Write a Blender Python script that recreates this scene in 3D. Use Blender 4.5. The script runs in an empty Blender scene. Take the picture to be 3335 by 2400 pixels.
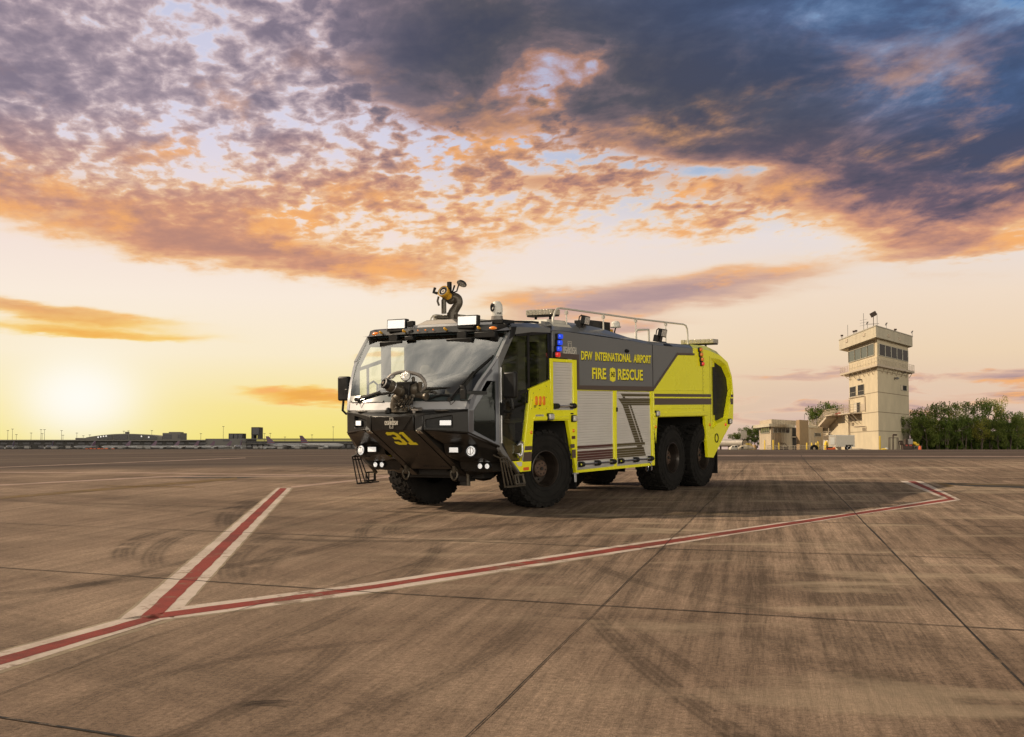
import bpy, bmesh, math, random
from mathutils import Matrix, Vector, noise
from mathutils.geometry import tessellate_polygon
R = math.radians
sc = bpy.context.scene
COL = sc.collection
random.seed(31)

# ------------------------------------------------------------------ camera
F = 4360.69 / 3335.0                      # focal length in picture widths
PITCH = R(3.4514)
CAMZ = 1.72
cd = bpy.data.cameras.new('camera'); cam = bpy.data.objects.new('camera', cd); COL.objects.link(cam)
cd.sensor_width = 36; cd.sensor_fit = 'HORIZONTAL'; cd.lens = 36 * F
cd.clip_start = 0.1; cd.clip_end = 9000
cam.location = (0, 0, CAMZ); cam.rotation_euler = (R(90) + PITCH, 0, 0)
sc.camera = cam
sc.render.resolution_x = 1024; sc.render.resolution_y = 737
sc.view_settings.view_transform = 'Standard'; sc.view_settings.look = 'None'
sc.view_settings.exposure = 0.0; sc.view_settings.gamma = 1.0
sc.render.engine = 'CYCLES'

# ------------------------------------------------------------------ node helpers
def lin(c):
    return tuple(((v / 255) / 12.92 if v / 255 <= .04045 else ((v / 255 + .055) / 1.055) ** 2.4) for v in c) + (1,)

class NT:
    def __init__(s, tree): s.t = tree; s.n = tree.nodes; s.l = tree.links
    def new(s, t, **k):
        n = s.n.new(t)
        for a, b in k.items(): setattr(n, a, b)
        return n
    def put(s, sock, v):
        if v is None: return
        if isinstance(v, bpy.types.NodeSocket): s.l.new(v, sock)
        else: sock.default_value = v
    def m(s, op, a, b=None, c=None, clamp=False):
        n = s.new('ShaderNodeMath', operation=op, use_clamp=clamp)
        for i, v in enumerate((a, b, c)): s.put(n.inputs[i], v)
        return n.outputs[0]
    def add(s, a, b): return s.m('ADD', a, b)
    def sub(s, a, b): return s.m('SUBTRACT', a, b)
    def mul(s, a, b): return s.m('MULTIPLY', a, b)
    def mapr(s, v, a, b, c=0., d=1., smooth=True):
        n = s.new('ShaderNodeMapRange', interpolation_type='SMOOTHSTEP' if smooth else 'LINEAR')
        if not smooth: n.clamp = True
        for i, x in enumerate((v, a, b, c, d)): s.put(n.inputs[i], x)
        return n.outputs[0]
    def vec(s, x, y, z):
        n = s.new('ShaderNodeCombineXYZ')
        for i, v in enumerate((x, y, z)): s.put(n.inputs[i], v)
        return n.outputs[0]
    def vm(s, op, a, b=None, sc=None):
        n = s.new('ShaderNodeVectorMath', operation=op)
        s.put(n.inputs[0], a)
        if b is not None: s.put(n.inputs[1], b)
        if sc is not None: s.put(n.inputs[3], sc)
        return n.outputs[1] if op in ('LENGTH', 'DOT_PRODUCT', 'DISTANCE') else n.outputs[0]
    def noise(s, v, scale, detail=4, rough=.5, dist=0., col=False):
        n = s.new('ShaderNodeTexNoise')
        if v is not None: s.l.new(v, n.inputs['Vector'])
        n.inputs['Scale'].default_value = scale; n.inputs['Detail'].default_value = detail
        n.inputs['Roughness'].default_value = rough; n.inputs['Distortion'].default_value = dist
        return n.outputs['Color' if col else 'Fac']
    def ramp(s, f, stops, interp='LINEAR'):
        n = s.new('ShaderNodeValToRGB'); r = n.color_ramp; r.interpolation = interp
        while len(r.elements) < len(stops): r.elements.new(.5)
        for e, (p, c) in zip(r.elements, stops):
            e.position = p; e.color = c if not isinstance(c, (int, float)) else (c, c, c, 1)
        s.put(n.inputs[0], f); return n.outputs[0]
    def curve(s, f, pts, lo, hi, vlo, vhi):
        """piecewise curve: pts (x, y) in real units"""
        n = s.new('ShaderNodeFloatCurve'); c = n.mapping.curves[0]
        P = [((x - lo) / (hi - lo), (y - vlo) / (vhi - vlo)) for x, y in pts]
        while len(c.points) < len(P): c.points.new(.5, .5)
        for q, (x, y) in zip(c.points, P): q.location = (x, y)
        n.mapping.update()
        t = s.m('DIVIDE', s.sub(f, lo), hi - lo, clamp=True)
        s.put(n.inputs['Value'], t)
        return s.add(s.mul(n.outputs[0], vhi - vlo), vlo)
    def mix(s, f, a, b, mode='MIX'):
        n = s.new('ShaderNodeMix', data_type='RGBA', blend_type=mode)
        s.put(n.inputs[0], f); s.put(n.inputs[6], a); s.put(n.inputs[7], b)
        return n.outputs[2]

# ------------------------------------------------------------------ world
SUN = Vector((-1.638, .318, .992)).normalized()
world = bpy.data.worlds.new('World'); sc.world = world; world.use_nodes = True
w = NT(world.node_tree)
for n in list(w.n): w.n.remove(n)
out = w.new('ShaderNodeOutputWorld')
tc = w.new('ShaderNodeTexCoord').outputs['Generated']
sp = w.new('ShaderNodeSeparateXYZ'); w.l.new(tc, sp.inputs[0])
dx, dy, dz = sp.outputs
az0 = w.mul(w.m('ARCTAN2', dx, dy), 57.2958)
el0 = w.mul(w.m('ARCSINE', dz), 57.2958)
# cloud deck coordinates: the direction met by a plane high above
zz = w.add(w.m('MAXIMUM', dz, 0.), .11)
cp = w.vec(w.m('DIVIDE', dx, zz), w.m('DIVIDE', dy, zz), 0.)
wn = w.noise(cp, 1.3, 5, .55, col=True)
ws = w.new('ShaderNodeSeparateColor'); w.l.new(wn, ws.inputs[0])
wn2 = w.noise(cp, 5.5, 4, .55, col=True)
ws2 = w.new('ShaderNodeSeparateColor'); w.l.new(wn2, ws2.inputs[0])
az = w.add(az0, w.add(w.mul(w.sub(ws.outputs[0], .5), 4.), w.mul(w.sub(ws2.outputs[0], .5), 2.)))
el = w.add(el0, w.add(w.mul(w.sub(ws.outputs[1], .5), 3.0), w.mul(w.sub(ws2.outputs[1], .5), 2.2)))
# clear air
cl = w.ramp(w.m('DIVIDE', el0, 20., clamp=True), [(0, lin((246, 228, 112))), (.09, lin((250, 230, 146))), (.2, lin((253, 237, 204))), (.32, lin((253, 237, 220))), (.46, lin((246, 226, 218))), (.65, lin((222, 216, 232))), (1, lin((196, 200, 226)))])
cr = w.ramp(w.m('DIVIDE', el0, 20., clamp=True), [(0, lin((206, 174, 172))), (.09, lin((224, 194, 174))), (.2, lin((240, 214, 182))), (.32, lin((244, 222, 200))), (.45, lin((235, 224, 222))), (.6, lin((150, 178, 210))), (1, lin((62, 112, 172)))])
clear = w.mix(w.mapr(az0, -9., 14.), cl, cr)
# sun glow low in the left
dg = w.m('SQRT', w.add(w.m('POWER', w.m('DIVIDE', w.sub(az0, -17.9), 1.45), 2.), w.m('POWER', w.sub(el0, 2.1), 2.)))
glow = w.add(w.mul(w.m('EXPONENT', w.mul(w.mul(dg, dg), -.45)), .60), w.mul(w.m('EXPONENT', w.mul(dg, -.34)), .80))
clear = w.mix(w.sub(1., w.m('EXPONENT', w.mul(w.mul(glow, glow), -1.5))), clear, (1.05, 1.02, .96, 1))
# cover
bm_ = w.curve(az, [(-25, 9.6), (-21, 9.1), (-12.6, 7.7), (-4.3, 7.0), (0, 8.1), (4, 8.6), (10, 8.4), (16, 7.6), (21, 8.3), (25, 9)], -25, 25, 5, 25)
bd_ = w.curve(az, [(-25, 24), (-12, 22), (-8.6, 18.6), (-7.2, 15.4), (-2.6, 13.2), (3.2, 12.1), (8, 10.9), (13, 9.4), (17.7, 7.2), (20, 7.6), (25, 8.4)], -25, 25, 5, 25)
mack = w.mapr(w.sub(el, bm_), -1.0, 2.8)
dark = w.mapr(w.sub(el, bd_), -1.2, 3.0)
cpr = w.vec(w.add(w.m('DIVIDE', dx, zz), w.mul(w.m('DIVIDE', dy, zz), .12)), w.mul(w.m('DIVIDE', dy, zz), .62), 0.)
n1 = w.noise(cpr, 7.5, 8, .58, .2)
n2 = w.noise(cpr, 24., 5, .52, .25)
n4 = w.noise(cpr, 4.0, 9, .60, .35)
n3 = w.noise(cpr, 2.4, 5, .5)
cells = w.add(w.mul(w.sub(n1, .5), 1.1), w.mul(w.sub(n2, .5), 1.15))
dm = w.mul(mack, w.add(w.mapr(az0, -12., 2., .34, .22), w.add(w.mul(w.mapr(el0, 8., 14., .62, 1.), w.add(w.mul(w.sub(n2, .5), 1.6), w.mul(w.sub(n1, .5), 1.35))), w.mul(w.sub(n3, .5), 1.5))))
hi_ = w.mapr(el, 9., 19.)
dd = w.mul(dark, w.add(.72, w.add(w.mul(w.sub(n4, .5), 2.6), w.add(w.mul(w.sub(n3, .5), 1.0), w.mul(w.sub(n2, .5), .4)))))
dens = w.m('MAXIMUM', dm, dd)
stx = w.vec(w.mul(az0, .10), w.mul(el0, .62), 0.)
nst = w.noise(stx, 2.2, 6, .6, .6)
for (a0, e0, ra, re, rot, amp) in [(-18.6, 9.9, 9.5, 1.15, -.13, .34), (-10, 8.2, 7, .6, -.12, .45), (-21, 16, 4, 1.8, 0, .30), (-19, 5.5, 5.0, .36, -.07, .46), (-17.5, 4.75, 4.0, .24, -.04, .42),
                                   (-8.6, 2.1, 2.6, .36, -.04, .60), (6.8, 6.5, 6.3, .70, .14, .62), (1, 6.4, 4, .4, .05, .26), (4.5, 5.0, 3.2, .3, .1, .34),
                                   (20.8, 3.0, 3.0, .26, .06, .48), (17.5, 1.9, 6, .45, .03, .28), (12, 3.1, 2.6, .22, 0, .42), (-5.3, 3.9, 1.2, .2, 0, .4),
                                   (16.5, 13.5, 7, 3.0, -.1, .22), (21, 18, 4, 2.2, .3, -.40), (8, 15.5, 6, 1.6, -.2, .22), (1.5, 11.2, 4, .5, -.05, .30), (-6.5, 17.6, 4.5, 2.2, -.3, .26), (-12, 14, 3, 2, .4, -.12), (1.9, 16.3, 2.2, .7, -.3, -.42), (4, 17.7, 9, 1.5, 0, .12), (9.5, 11.7, 3.2, .35, -.06, -.5), (20, 7.6, 2.8, .3, .05, -.35), (-17, 12.5, 4.5, 2, 0, .12)]:
    ca, sa = math.cos(rot), math.sin(rot)
    aa = w.sub(w.mul(az, .5), a0); aa = w.sub(w.add(w.mul(az, .5), w.mul(az0, .5)), a0)
    ee = w.sub(w.add(w.mul(el, .35), w.mul(el0, .65)), e0)
    pu = w.m('DIVIDE', w.add(w.mul(aa, ca), w.mul(ee, sa)), ra)
    pv = w.m('DIVIDE', w.sub(w.mul(ee, ca), w.mul(aa, sa)), re)
    g = w.m('EXPONENT', w.mul(w.add(w.mul(pu, pu), w.mul(pv, pv)), -1.))
    dens = w.add(dens, w.mul(g, w.mul(w.add(w.mul(nst, 1.6), .2), amp) if amp > 0 else amp))
hz = w.mul(w.mul(w.mapr(az0, 2., 12.), w.mapr(el0, 4.2, 2.4)), w.mapr(nst, .46, .72))
dens = w.add(dens, w.mul(hz, .5))
cap = w.mapr(w.add(az, w.mul(el, .30)), -10., 3., .56, 1.05)
dens = w.m('MAXIMUM', dens, 0.)
dens = w.mul(cap, w.m('TANH', w.m('DIVIDE', dens, cap)))
dens = w.m('MULTIPLY', dens, 1.18)
# colour by thickness: sun-lit thin edges, dull cores
lowc = w.ramp(dens, [(0, lin((252, 236, 220))), (.14, lin((250, 222, 188))), (.30, lin((242, 190, 140))), (.48, lin((214, 154, 124))), (.66, lin((176, 130, 120))), (.85, lin((112, 94, 108))), (1, lin((84, 80, 98)))])
lyel = w.ramp(dens, [(0, lin((254, 240, 200))), (.2, lin((253, 218, 130))), (.5, lin((246, 180, 84))), (.8, lin((222, 150, 84))), (1, lin((190, 130, 90)))])
higl = w.ramp(dens, [(0, lin((240, 236, 246))), (.15, lin((228, 216, 224))), (.30, lin((208, 188, 192))), (.45, lin((172, 154, 164))), (.62, lin((134, 122, 138))), (1, lin((98, 94, 114)))])
higr = w.ramp(dens, [(0, lin((226, 222, 236))), (.2, lin((190, 180, 200))), (.40, lin((176, 132, 116))), (.58, lin((118, 104, 110))), (.8, lin((86, 84, 94))), (1, lin((72, 74, 90)))])
blue = w.mapr(w.add(w.mul(az, .6), el), 18., 27., 0., .9)
higr = w.mix(blue, higr, w.ramp(dens, [(0, lin((140, 178, 215))), (.4, lin((90, 128, 172))), (.7, lin((72, 96, 136))), (1, lin((62, 78, 110)))]))
hig = w.mix(w.mapr(az, -10., -1.), higl, higr)
cc = w.mix(w.mapr(el, 9.5, 14.5), lowc, hig)
cc = w.mix(w.mapr(w.sub(el0, w.mapr(az0, -3., 3., 0., 2.0)), 6.6, 4.6), cc, w.mix(w.mapr(az0, -6., 2.), lyel, w.ramp(dens, [(0, lin((245, 220, 190))), (.3, lin((226, 188, 164))), (.6, lin((190, 158, 154))), (1, lin((156, 134, 144)))])))
# warm flecks where the low sun catches the deck
fl = w.mul(w.mapr(w.noise(cpr, 3.1, 6, .6), .50, .68), w.mapr(el, 18.5, 11., 0., .85))
cc = w.mix(w.mul(fl, w.mul(w.mapr(dens, .12, .35), w.mapr(dens, 1.0, .6))), cc, lin((252, 180, 108)))
sky = w.mix(w.mapr(dens, .02, .32), clear, cc)
# the rest of the vault, outside the photograph: dim base for two added bright patches
back = w.ramp(w.m('DIVIDE', el0, 90., clamp=True), [(0, (.13, .11, .10, 1)), (.2, (.12, .11, .105, 1)), (1, (.07, .075, .09, 1))])
bn = w.noise(tc, 2.6, 6, .6, .4); bn3 = w.noise(tc, 7., 5, .6, .4)
# bright cloud patch added high on the left for the windscreen to reflect
lf2 = w.mul(w.mapr(w.m('COSINE', w.mul(w.sub(az0, -75.), .0174533)), .72, .95), w.mul(w.mapr(el0, 24., 40.), w.mapr(el0, 80., 64.)))
back = w.mix(lf2, back, w.mix(w.mapr(w.add(w.mul(bn, .5), w.mul(bn3, .5)), .42, .58), (2.5, 2.25, 1.85, 1), (1.2, 1.15, 1.02, 1)))
# bright lobe added low behind the camera to light the engine's near side
lobe = w.mul(w.mapr(w.m('COSINE', w.mul(w.sub(az0, 155.), .0174533)), .30, .75), w.mapr(el0, 24., 11.))
back = w.mix(lobe, back, (4.1, 3.75, 3.15, 1))
absaz = w.m('ABSOLUTE', az0)
bf = w.m('MAXIMUM', w.mapr(absaz, 26., 60.), w.mapr(el0, 24., 40.))
sky = w.mix(bf, sky, back)
below = w.mapr(el0, 0., -1.5)
sky = w.mix(below, sky, (.12, .10, .08, 1))
bg = w.new('ShaderNodeBackground'); w.l.new(sky, bg.inputs[0]); bg.inputs[1].default_value = 1.0
nis = w.new('ShaderNodeTexSky', sky_type='NISHITA'); nis.sun_disc = False
nis.sun_elevation = math.asin(SUN.z); nis.sun_rotation = math.atan2(SUN.x, SUN.y)
bg2 = w.new('ShaderNodeBackground'); w.l.new(nis.outputs[0], bg2.inputs[0]); bg2.inputs[1].default_value = 0.05
ms = w.new('ShaderNodeMixShader'); ms.inputs[0].default_value = .04
w.l.new(bg.outputs[0], ms.inputs[1]); w.l.new(bg2.outputs[0], ms.inputs[2]); w.l.new(ms.outputs[0], out.inputs[0])

sd = bpy.data.lights.new('sun', 'SUN'); so = bpy.data.objects.new('sun', sd); COL.objects.link(so)
sd.energy = 5.0; sd.angle = R(.6); sd.color = (1, .80, .58)
so.rotation_euler = (-SUN).to_track_quat('-Z', 'Y').to_euler(); so.location = (-30, 5, 40)

# ------------------------------------------------------------------ materials
def mat(name, col, rough=.5, metal=0., coat=0., emit=None, estr=1., spec=.5, noise_amt=0., nscale=3., bump=0., bscale=60., alpha=None):
    m = bpy.data.materials.new(name); m.use_nodes = True
    t = NT(m.node_tree); b = t.n['Principled BSDF']
    c = col if len(col) == 4 else tuple(col) + (1,)
    b.inputs['Base Color'].default_value = c
    b.inputs['Roughness'].default_value = rough; b.inputs['Metallic'].default_value = metal
    b.inputs['Coat Weight'].default_value = coat; b.inputs['Coat Roughness'].default_value = .06
    b.inputs['Specular IOR Level'].default_value = spec
    if emit:
        b.inputs['Emission Color'].default_value = tuple(emit[:3]) + (1,); b.inputs['Emission Strength'].default_value = estr
    co = t.new('ShaderNodeTexCoord').outputs['Object']
    if noise_amt:
        n = t.noise(co, nscale, 6, .62)
        k = t.mapr(n, .3, .7, 1 - noise_amt, 1 + noise_amt * .6, smooth=False)
        t.l.new(t.mix(1., c, t.vec(k, k, k), 'MULTIPLY'), b.inputs['Base Color'])
        t.l.new(t.mapr(n, .3, .7, max(.02, rough - .08), min(1, rough + .12), smooth=False), b.inputs['Roughness'])
    if bump:
        bn = t.new('ShaderNodeBump'); bn.inputs['Strength'].default_value = bump; bn.inputs['Distance'].default_value = .02
        t.l.new(t.noise(co, bscale, 3), bn.inputs['Height']); t.l.new(bn.outputs[0], b.inputs['Normal'])
    return m

def glassmat(name, tint, refl=1.45, dark=0.):
    m = bpy.data.materials.new(name); m.use_nodes = True; t = NT(m.node_tree)
    for n in list(t.n): t.n.remove(n)
    o = t.new('ShaderNodeOutputMaterial')
    tr = t.new('ShaderNodeBsdfTransparent'); tr.inputs[0].default_value = tint + (1,)
    df = t.new('ShaderNodeBsdfDiffuse'); df.inputs[0].default_value = (.03, .035, .035, 1)
    gl = t.new('ShaderNodeBsdfGlossy'); gl.inputs['Roughness'].default_value = .02
    ge = t.new('ShaderNodeNewGeometry'); cs = t.m('ABSOLUTE', t.vm('DOT_PRODUCT', ge.outputs['Incoming'], ge.outputs['Normal']))
    f0 = ((refl - 1) / (refl + 1)) ** 2; fo = t.add(t.mul(t.m('POWER', t.sub(1., cs), 5.), 1 - f0), f0)
    m1 = t.new('ShaderNodeMixShader'); m1.inputs[0].default_value = dark
    t.l.new(tr.outputs[0], m1.inputs[1]); t.l.new(df.outputs[0], m1.inputs[2])
    m2 = t.new('ShaderNodeMixShader'); t.l.new(fo, m2.inputs[0])
    t.l.new(m1.outputs[0], m2.inputs[1]); t.l.new(gl.outputs[0], m2.inputs[2]); t.l.new(m2.outputs[0], o.inputs[0])
    return m

M = {}
M['yellow'] = mat('lime_paint', (.88, .84, .012), .26, 0, .6, noise_amt=.015, nscale=1.5)
M['grey'] = mat('grey_paint', (.165, .168, .170), .36, .2, .4, noise_amt=.015, nscale=1.2)
M['silver'] = mat('silver_paint', (.42, .42, .43), .38, .15, .4, noise_amt=.05)
M['pillar'] = mat('pillar_paint', (.105, .112, .130), .42, .25, .4, noise_amt=.03)
M['black'] = mat('black_panel', (.013, .0115, .010), .34, 0, .12, spec=.3, noise_amt=.25, nscale=4, bump=.05, bscale=300)
M['plastic'] = mat('black_plastic', (.009, .009, .009), .45, spec=.3, noise_amt=.2, nscale=6)
M['chassis'] = mat('dark_steel', (.018, .016, .014), .65, .2, noise_amt=.4, nscale=5)
M['gun'] = mat('anodised_brown', (.090, .075, .055), .40, .4, noise_amt=.3, nscale=9)
M['hose'] = mat('grey_hose', (.22, .20, .18), .5, .4)
M['rubber'] = mat('tyre_rubber', (.0125, .0112, .010), .85, 0, spec=.2, noise_amt=.6, nscale=4, bump=.15, bscale=80)
M['rim'] = mat('wheel_paint', (.035, .026, .020), .4, .4, .2, noise_amt=.3, nscale=8)
M['hub'] = mat('rusty_hub', (.10, .06, .04), .6, .4, noise_amt=.5, nscale=20)
M['alu'] = mat('brushed_aluminium', (.60, .60, .60), .36, .55, noise_amt=.1, nscale=3)
M['shutter'] = mat('shutter_slats', (.66, .63, .59), .40, .2, noise_amt=.05, nscale=2)
M['chrome'] = mat('chrome', (.75, .75, .75), .12, 1.)
M['trim'] = mat('reflective_trim', (.095, .068, .056), .35, .2, .3)
M['maroon'] = mat('maroon_stripe', (.075, .018, .018), .35, .1, .3)
M['olive'] = mat('olive_stripe', (.075, .060, .018), .35, .1, .3)
M['text'] = mat('yellow_lettering', (.88, .78, .03), .35)
M['num'] = mat('yellow_number', (.98, .86, .03), .5)
M['tshadow'] = mat('lettering_outline', (.008, .008, .008), .5)
M['white'] = mat('white_plastic', (.62, .60, .54), .4, noise_amt=.06)
M['cream'] = mat('cream_tube', (.55, .52, .44), .4, .1, .2)
M['lamp'] = mat('lit_lamp', (.8, .8, .8), .3, emit=(1, .97, .92), estr=.6)
_l = NT(M['lamp'].node_tree); _c = _l.new('ShaderNodeTexCoord').outputs['Object']; _s = _l.new('ShaderNodeSeparateXYZ'); _l.l.new(_c, _s.inputs[0])
_w = _l.mul(_l.m('SINE', _l.mul(_s.outputs[1], 230.)), _l.m('SINE', _l.mul(_s.outputs[2], 150.))); _l.l.new(_l.mapr(_w, -.8, .8, .18, .62), _l.n['Principled BSDF'].inputs['Emission Strength'])
M['lampd'] = mat('unlit_lamp', (.60, .58, .54), .2, .3, .5, bump=.6, bscale=90)
M['amber'] = mat('amber_lens', (.75, .20, .01), .25, 0, .6, emit=(1, .28, .02), estr=.07)
M['red'] = mat('red_lens', (.6, .02, .015), .25, 0, .6, emit=(1, .04, .03), estr=.3)
M['blue'] = mat('blue_lens', (.01, .05, .7), .25, 0, .6, emit=(.02, .10, 1), estr=.5)
M['clear'] = mat('clear_lens', (.36, .33, .26), .15, .1, .6, bump=.5, bscale=60)
M['gold'] = mat('yellow_nozzle', (.62, .33, .02), .4, .1, .2)
M['seat'] = mat('grey_seat', (.06, .055, .05), .8)
M['orange'] = mat('orange_paint', (.7, .12, .02), .5)
M['wind'] = glassmat('windscreen_glass', (.97, .97, .94), 2.7)
M['dglass'] = glassmat('door_glass', (.88, .90, .84), 1.6, .0)
M['cglass'] = glassmat('corner_glass', (.45, .50, .44), 1.33, .25)
M['frit'] = mat('glass_border', (.035, .045, .045), .15, 0, .5)

# ------------------------------------------------------------------ mesh builder
def cat(pts, n=5):
    P = [Vector(q) for q in pts]; P = [P[0] * 2 - P[1]] + P + [P[-1] * 2 - P[-2]]; out_ = []
    for i in range(1, len(P) - 2):
        for k in range(n):
            t_ = k / n; a, b_, c, d = P[i - 1:i + 3]
            out_.append(.5 * ((2 * b_) + (c - a) * t_ + (2 * a - 5 * b_ + 4 * c - d) * t_ ** 2 + (3 * b_ - a - 3 * c + d) * t_ ** 3))
    return out_ + [P[-2]]
class MB:
    def __init__(s): s.v = []; s.f = []
    def face(s, pts):
        b = len(s.v); s.v += [tuple(p) for p in pts]; s.f.append(tuple(range(b, b + len(pts)))); return s
    def box(s, x0, x1, y0, y1, z0, z1, M4=None):
        b = len(s.v)
        P = [(x, y, z) for x in (x0, x1) for y in (y0, y1) for z in (z0, z1)]
        if M4 is not None: P = [tuple(M4 @ Vector(p)) for p in P]
        s.v += P
        for f in ((0, 1, 3, 2), (4, 6, 7, 5), (0, 4, 5, 1), (2, 3, 7, 6), (0, 2, 6, 4), (1, 5, 7, 3)): s.f.append(tuple(b + i for i in f))
        return s
    def hexa(s, P):
        """8 points: 4 bottom loop, 4 top loop"""
        b = len(s.v); s.v += [tuple(p) for p in P]
        for f in ((3, 2, 1, 0), (4, 5, 6, 7), (0, 1, 5, 4), (1, 2, 6, 5), (2, 3, 7, 6), (3, 0, 4, 7)): s.f.append(tuple(b + i for i in f))
        return s
    def grid(s, rows, closed=False):
        b = len(s.v); n = len(rows[0])
        for r in rows: s.v += [tuple(p) for p in r]
        for i in range(len(rows) - 1):
            for j in range(n if closed else n - 1):
                k = (j + 1) % n
                s.f.append((b + i * n + j, b + i * n + k, b + (i + 1) * n + k, b + (i + 1) * n + j))
        return s
    def prism(s, outer, mp, w0, w1, holes=()):
        loops = [list(outer)] + [list(h) for h in holes]
        tri = tessellate_polygon([[Vector((u, v, 0)) for u, v in L] for L in loops])
        flat = [p for L in loops for p in L]; b = len(s.v); n = len(flat)
        s.v += [tuple(mp(u, v, w0)) for u, v in flat] + [tuple(mp(u, v, w1)) for u, v in flat]
        for t in tri:
            s.f.append(tuple(b + i for i in t)); s.f.append(tuple(b + n + i for i in reversed(t)))
        o = 0
        for L in loops:
            m_ = len(L)
            for i in range(m_):
                j = (i + 1) % m_; s.f.append((b + o + i, b + o + j, b + n + o + j, b + n + o + i))
            o += m_
        return s
    def tube(s, pts, r, n=8, cap=True):
        P = [Vector(p) for p in pts]; rr = r if isinstance(r, (list, tuple)) else [r] * len(P)
        rings = []; up = None
        for i, p in enumerate(P):
            d = (P[min(i + 1, len(P) - 1)] - P[max(i - 1, 0)])
            d = d.normalized() if d.length > 1e-9 else Vector((0, 0, 1))
            if up is None: a = d.orthogonal().normalized()
            else:
                a = (up - d * up.dot(d)); a = a.normalized() if a.length > 1e-6 else d.orthogonal().normalized()
            up = a; c = d.cross(a)
            rings.append([p + (a * math.cos(2 * math.pi * k / n) + c * math.sin(2 * math.pi * k / n)) * rr[i] for k in range(n)])
        b = len(s.v); s.grid(rings, True)
        if cap:
            s.f.append(tuple(b + k for k in reversed(range(n)))); e = b + (len(rings) - 1) * n; s.f.append(tuple(e + k for k in range(n)))
        return s
    def cyl(s, p0, p1, r, r1=None, n=16): return s.tube([p0, p1], [r, r if r1 is None else r1], n)
    def lathe(s, prof, c, ax, n=24, cap=False):
        """prof: (along, radius)"""
        ax = Vector(ax).normalized(); a = ax.orthogonal().normalized(); d = ax.cross(a); c = Vector(c); rings = []
        for h, r in prof:
            rings.append([c + ax * h + (a * math.cos(2 * math.pi * k / n) + d * math.sin(2 * math.pi * k / n)) * max(r, .0004) for k in range(n)])
        b = len(s.v); s.grid(rings, True)
        if cap:
            s.f.append(tuple(b + k for k in reversed(range(n)))); e = b + (len(rings) - 1) * n; s.f.append(tuple(e + k for k in range(n)))
        return s
    def sphere(s, c, r, sx=1, sy=1, sz=1, n=12):
        rows = []
        for i in range(n // 2 + 1):
            t = math.pi * i / (n // 2)
            rows.append([(c[0] + sx * r * max(math.sin(t), .002) * math.cos(2 * math.pi * k / n), c[1] + sy * r * max(math.sin(t), .002) * math.sin(2 * math.pi * k / n), c[2] + sz * r * math.cos(t)) for k in range(n)])
        return s.grid(rows, True)
    def mirror(s):
        b = len(s.v); s.v += [(x, -y, z) for x, y, z in list(s.v)]
        s.f += [tuple(b + i for i in reversed(f)) for f in list(s.f)]; return s
    def mesh(s, name, mt, smooth=35, recalc=True):
        me = bpy.data.meshes.new(name); me.from_pydata(s.v, [], s.f); me.materials.append(mt)
        bm = bmesh.new(); bm.from_mesh(me)
        if recalc: bmesh.ops.recalc_face_normals(bm, faces=bm.faces)
        if smooth:
            for f in bm.faces: f.smooth = True
            lim = R(smooth)
            for e in bm.edges:
                e.smooth = (len(e.link_faces) == 2 and e.calc_face_angle(9) < lim)
        bm.to_mesh(me); bm.free(); return me
    def build(s, name, mt, parent=None, bev=0., smooth=35, recalc=True, label=None):
        o = bpy.data.objects.new(name, s.mesh(name, mt, smooth, recalc)); COL.objects.link(o)
        if parent is not None: o.parent = parent
        if bev:
            b = o.modifiers.new('bevel', 'BEVEL'); b.width = bev; b.segments = 2; b.limit_method = 'ANGLE'; b.angle_limit = R(40)
        if label: o['label'] = label
        return o

def tag(o, label=None, cat=None, group=None, kind=None):
    if label: o['label'] = label
    if cat: o['category'] = cat
    if group: o['group'] = group
    if kind: o['kind'] = kind
    return o
def empty(name, loc=(0, 0, 0), rz=0):
    o = bpy.data.objects.new(name, None); COL.objects.link(o); o.location = loc; o.rotation_euler = (0, 0, rz); o.empty_display_size = .2; return o
def copy_tree(o, parent=None):
    c = o.copy(); COL.objects.link(c)
    if parent is not None: c.parent = parent
    for ch in list(o.children): copy_tree(ch, c)
    return c
def text_obj(name, s, size, mt, parent, M4, ext=.002, off=0., sx=1., align='CENTER', spacing=1.):
    c = bpy.data.curves.new(name, 'FONT'); c.body = s; c.size = size; c.extrude = ext; c.offset = off
    c.align_x = align; c.align_y = 'CENTER'; c.space_character = spacing; c.resolution_u = 4
    t = bpy.data.objects.new('tmp', c); COL.objects.link(t)
    me = bpy.data.meshes.new_from_object(t.evaluated_get(bpy.context.evaluated_depsgraph_get()))
    bpy.data.objects.remove(t); bpy.data.curves.remove(c)
    me.transform(M4 @ Matrix.Diagonal((sx, 1, 1, 1))); me.materials.clear(); me.materials.append(mt); me.name = name
    o = bpy.data.objects.new(name, me); COL.objects.link(o); o.parent = parent; return o
def split_words(o, n):
    """one object per word: cut the lettering mesh at its widest gaps"""
    me = o.data; X_ = sorted((v.co.x, v.index) for v in me.vertices); g = sorted(((X_[i + 1][0] - X_[i][0], (X_[i + 1][0] + X_[i][0]) / 2) for i in range(len(X_) - 1)), reverse=True)[:n - 1]
    cuts = [-1e9] + sorted(c for _, c in g) + [1e9]; res = []
    for a, b_ in zip(cuts, cuts[1:]):
        bm = bmesh.new(); bm.from_mesh(me); bmesh.ops.delete(bm, geom=[v for v in bm.verts if not (a <= v.co.x < b_)], context='VERTS')
        m2 = bpy.data.meshes.new(me.name); bm.to_mesh(m2); bm.free()
        for mt_ in me.materials: m2.materials.append(mt_)
        q = bpy.data.objects.new(o.name.split('.')[0], m2); COL.objects.link(q); q.parent = o.parent; res.append(q)
    bpy.data.objects.remove(o); return res
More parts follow.
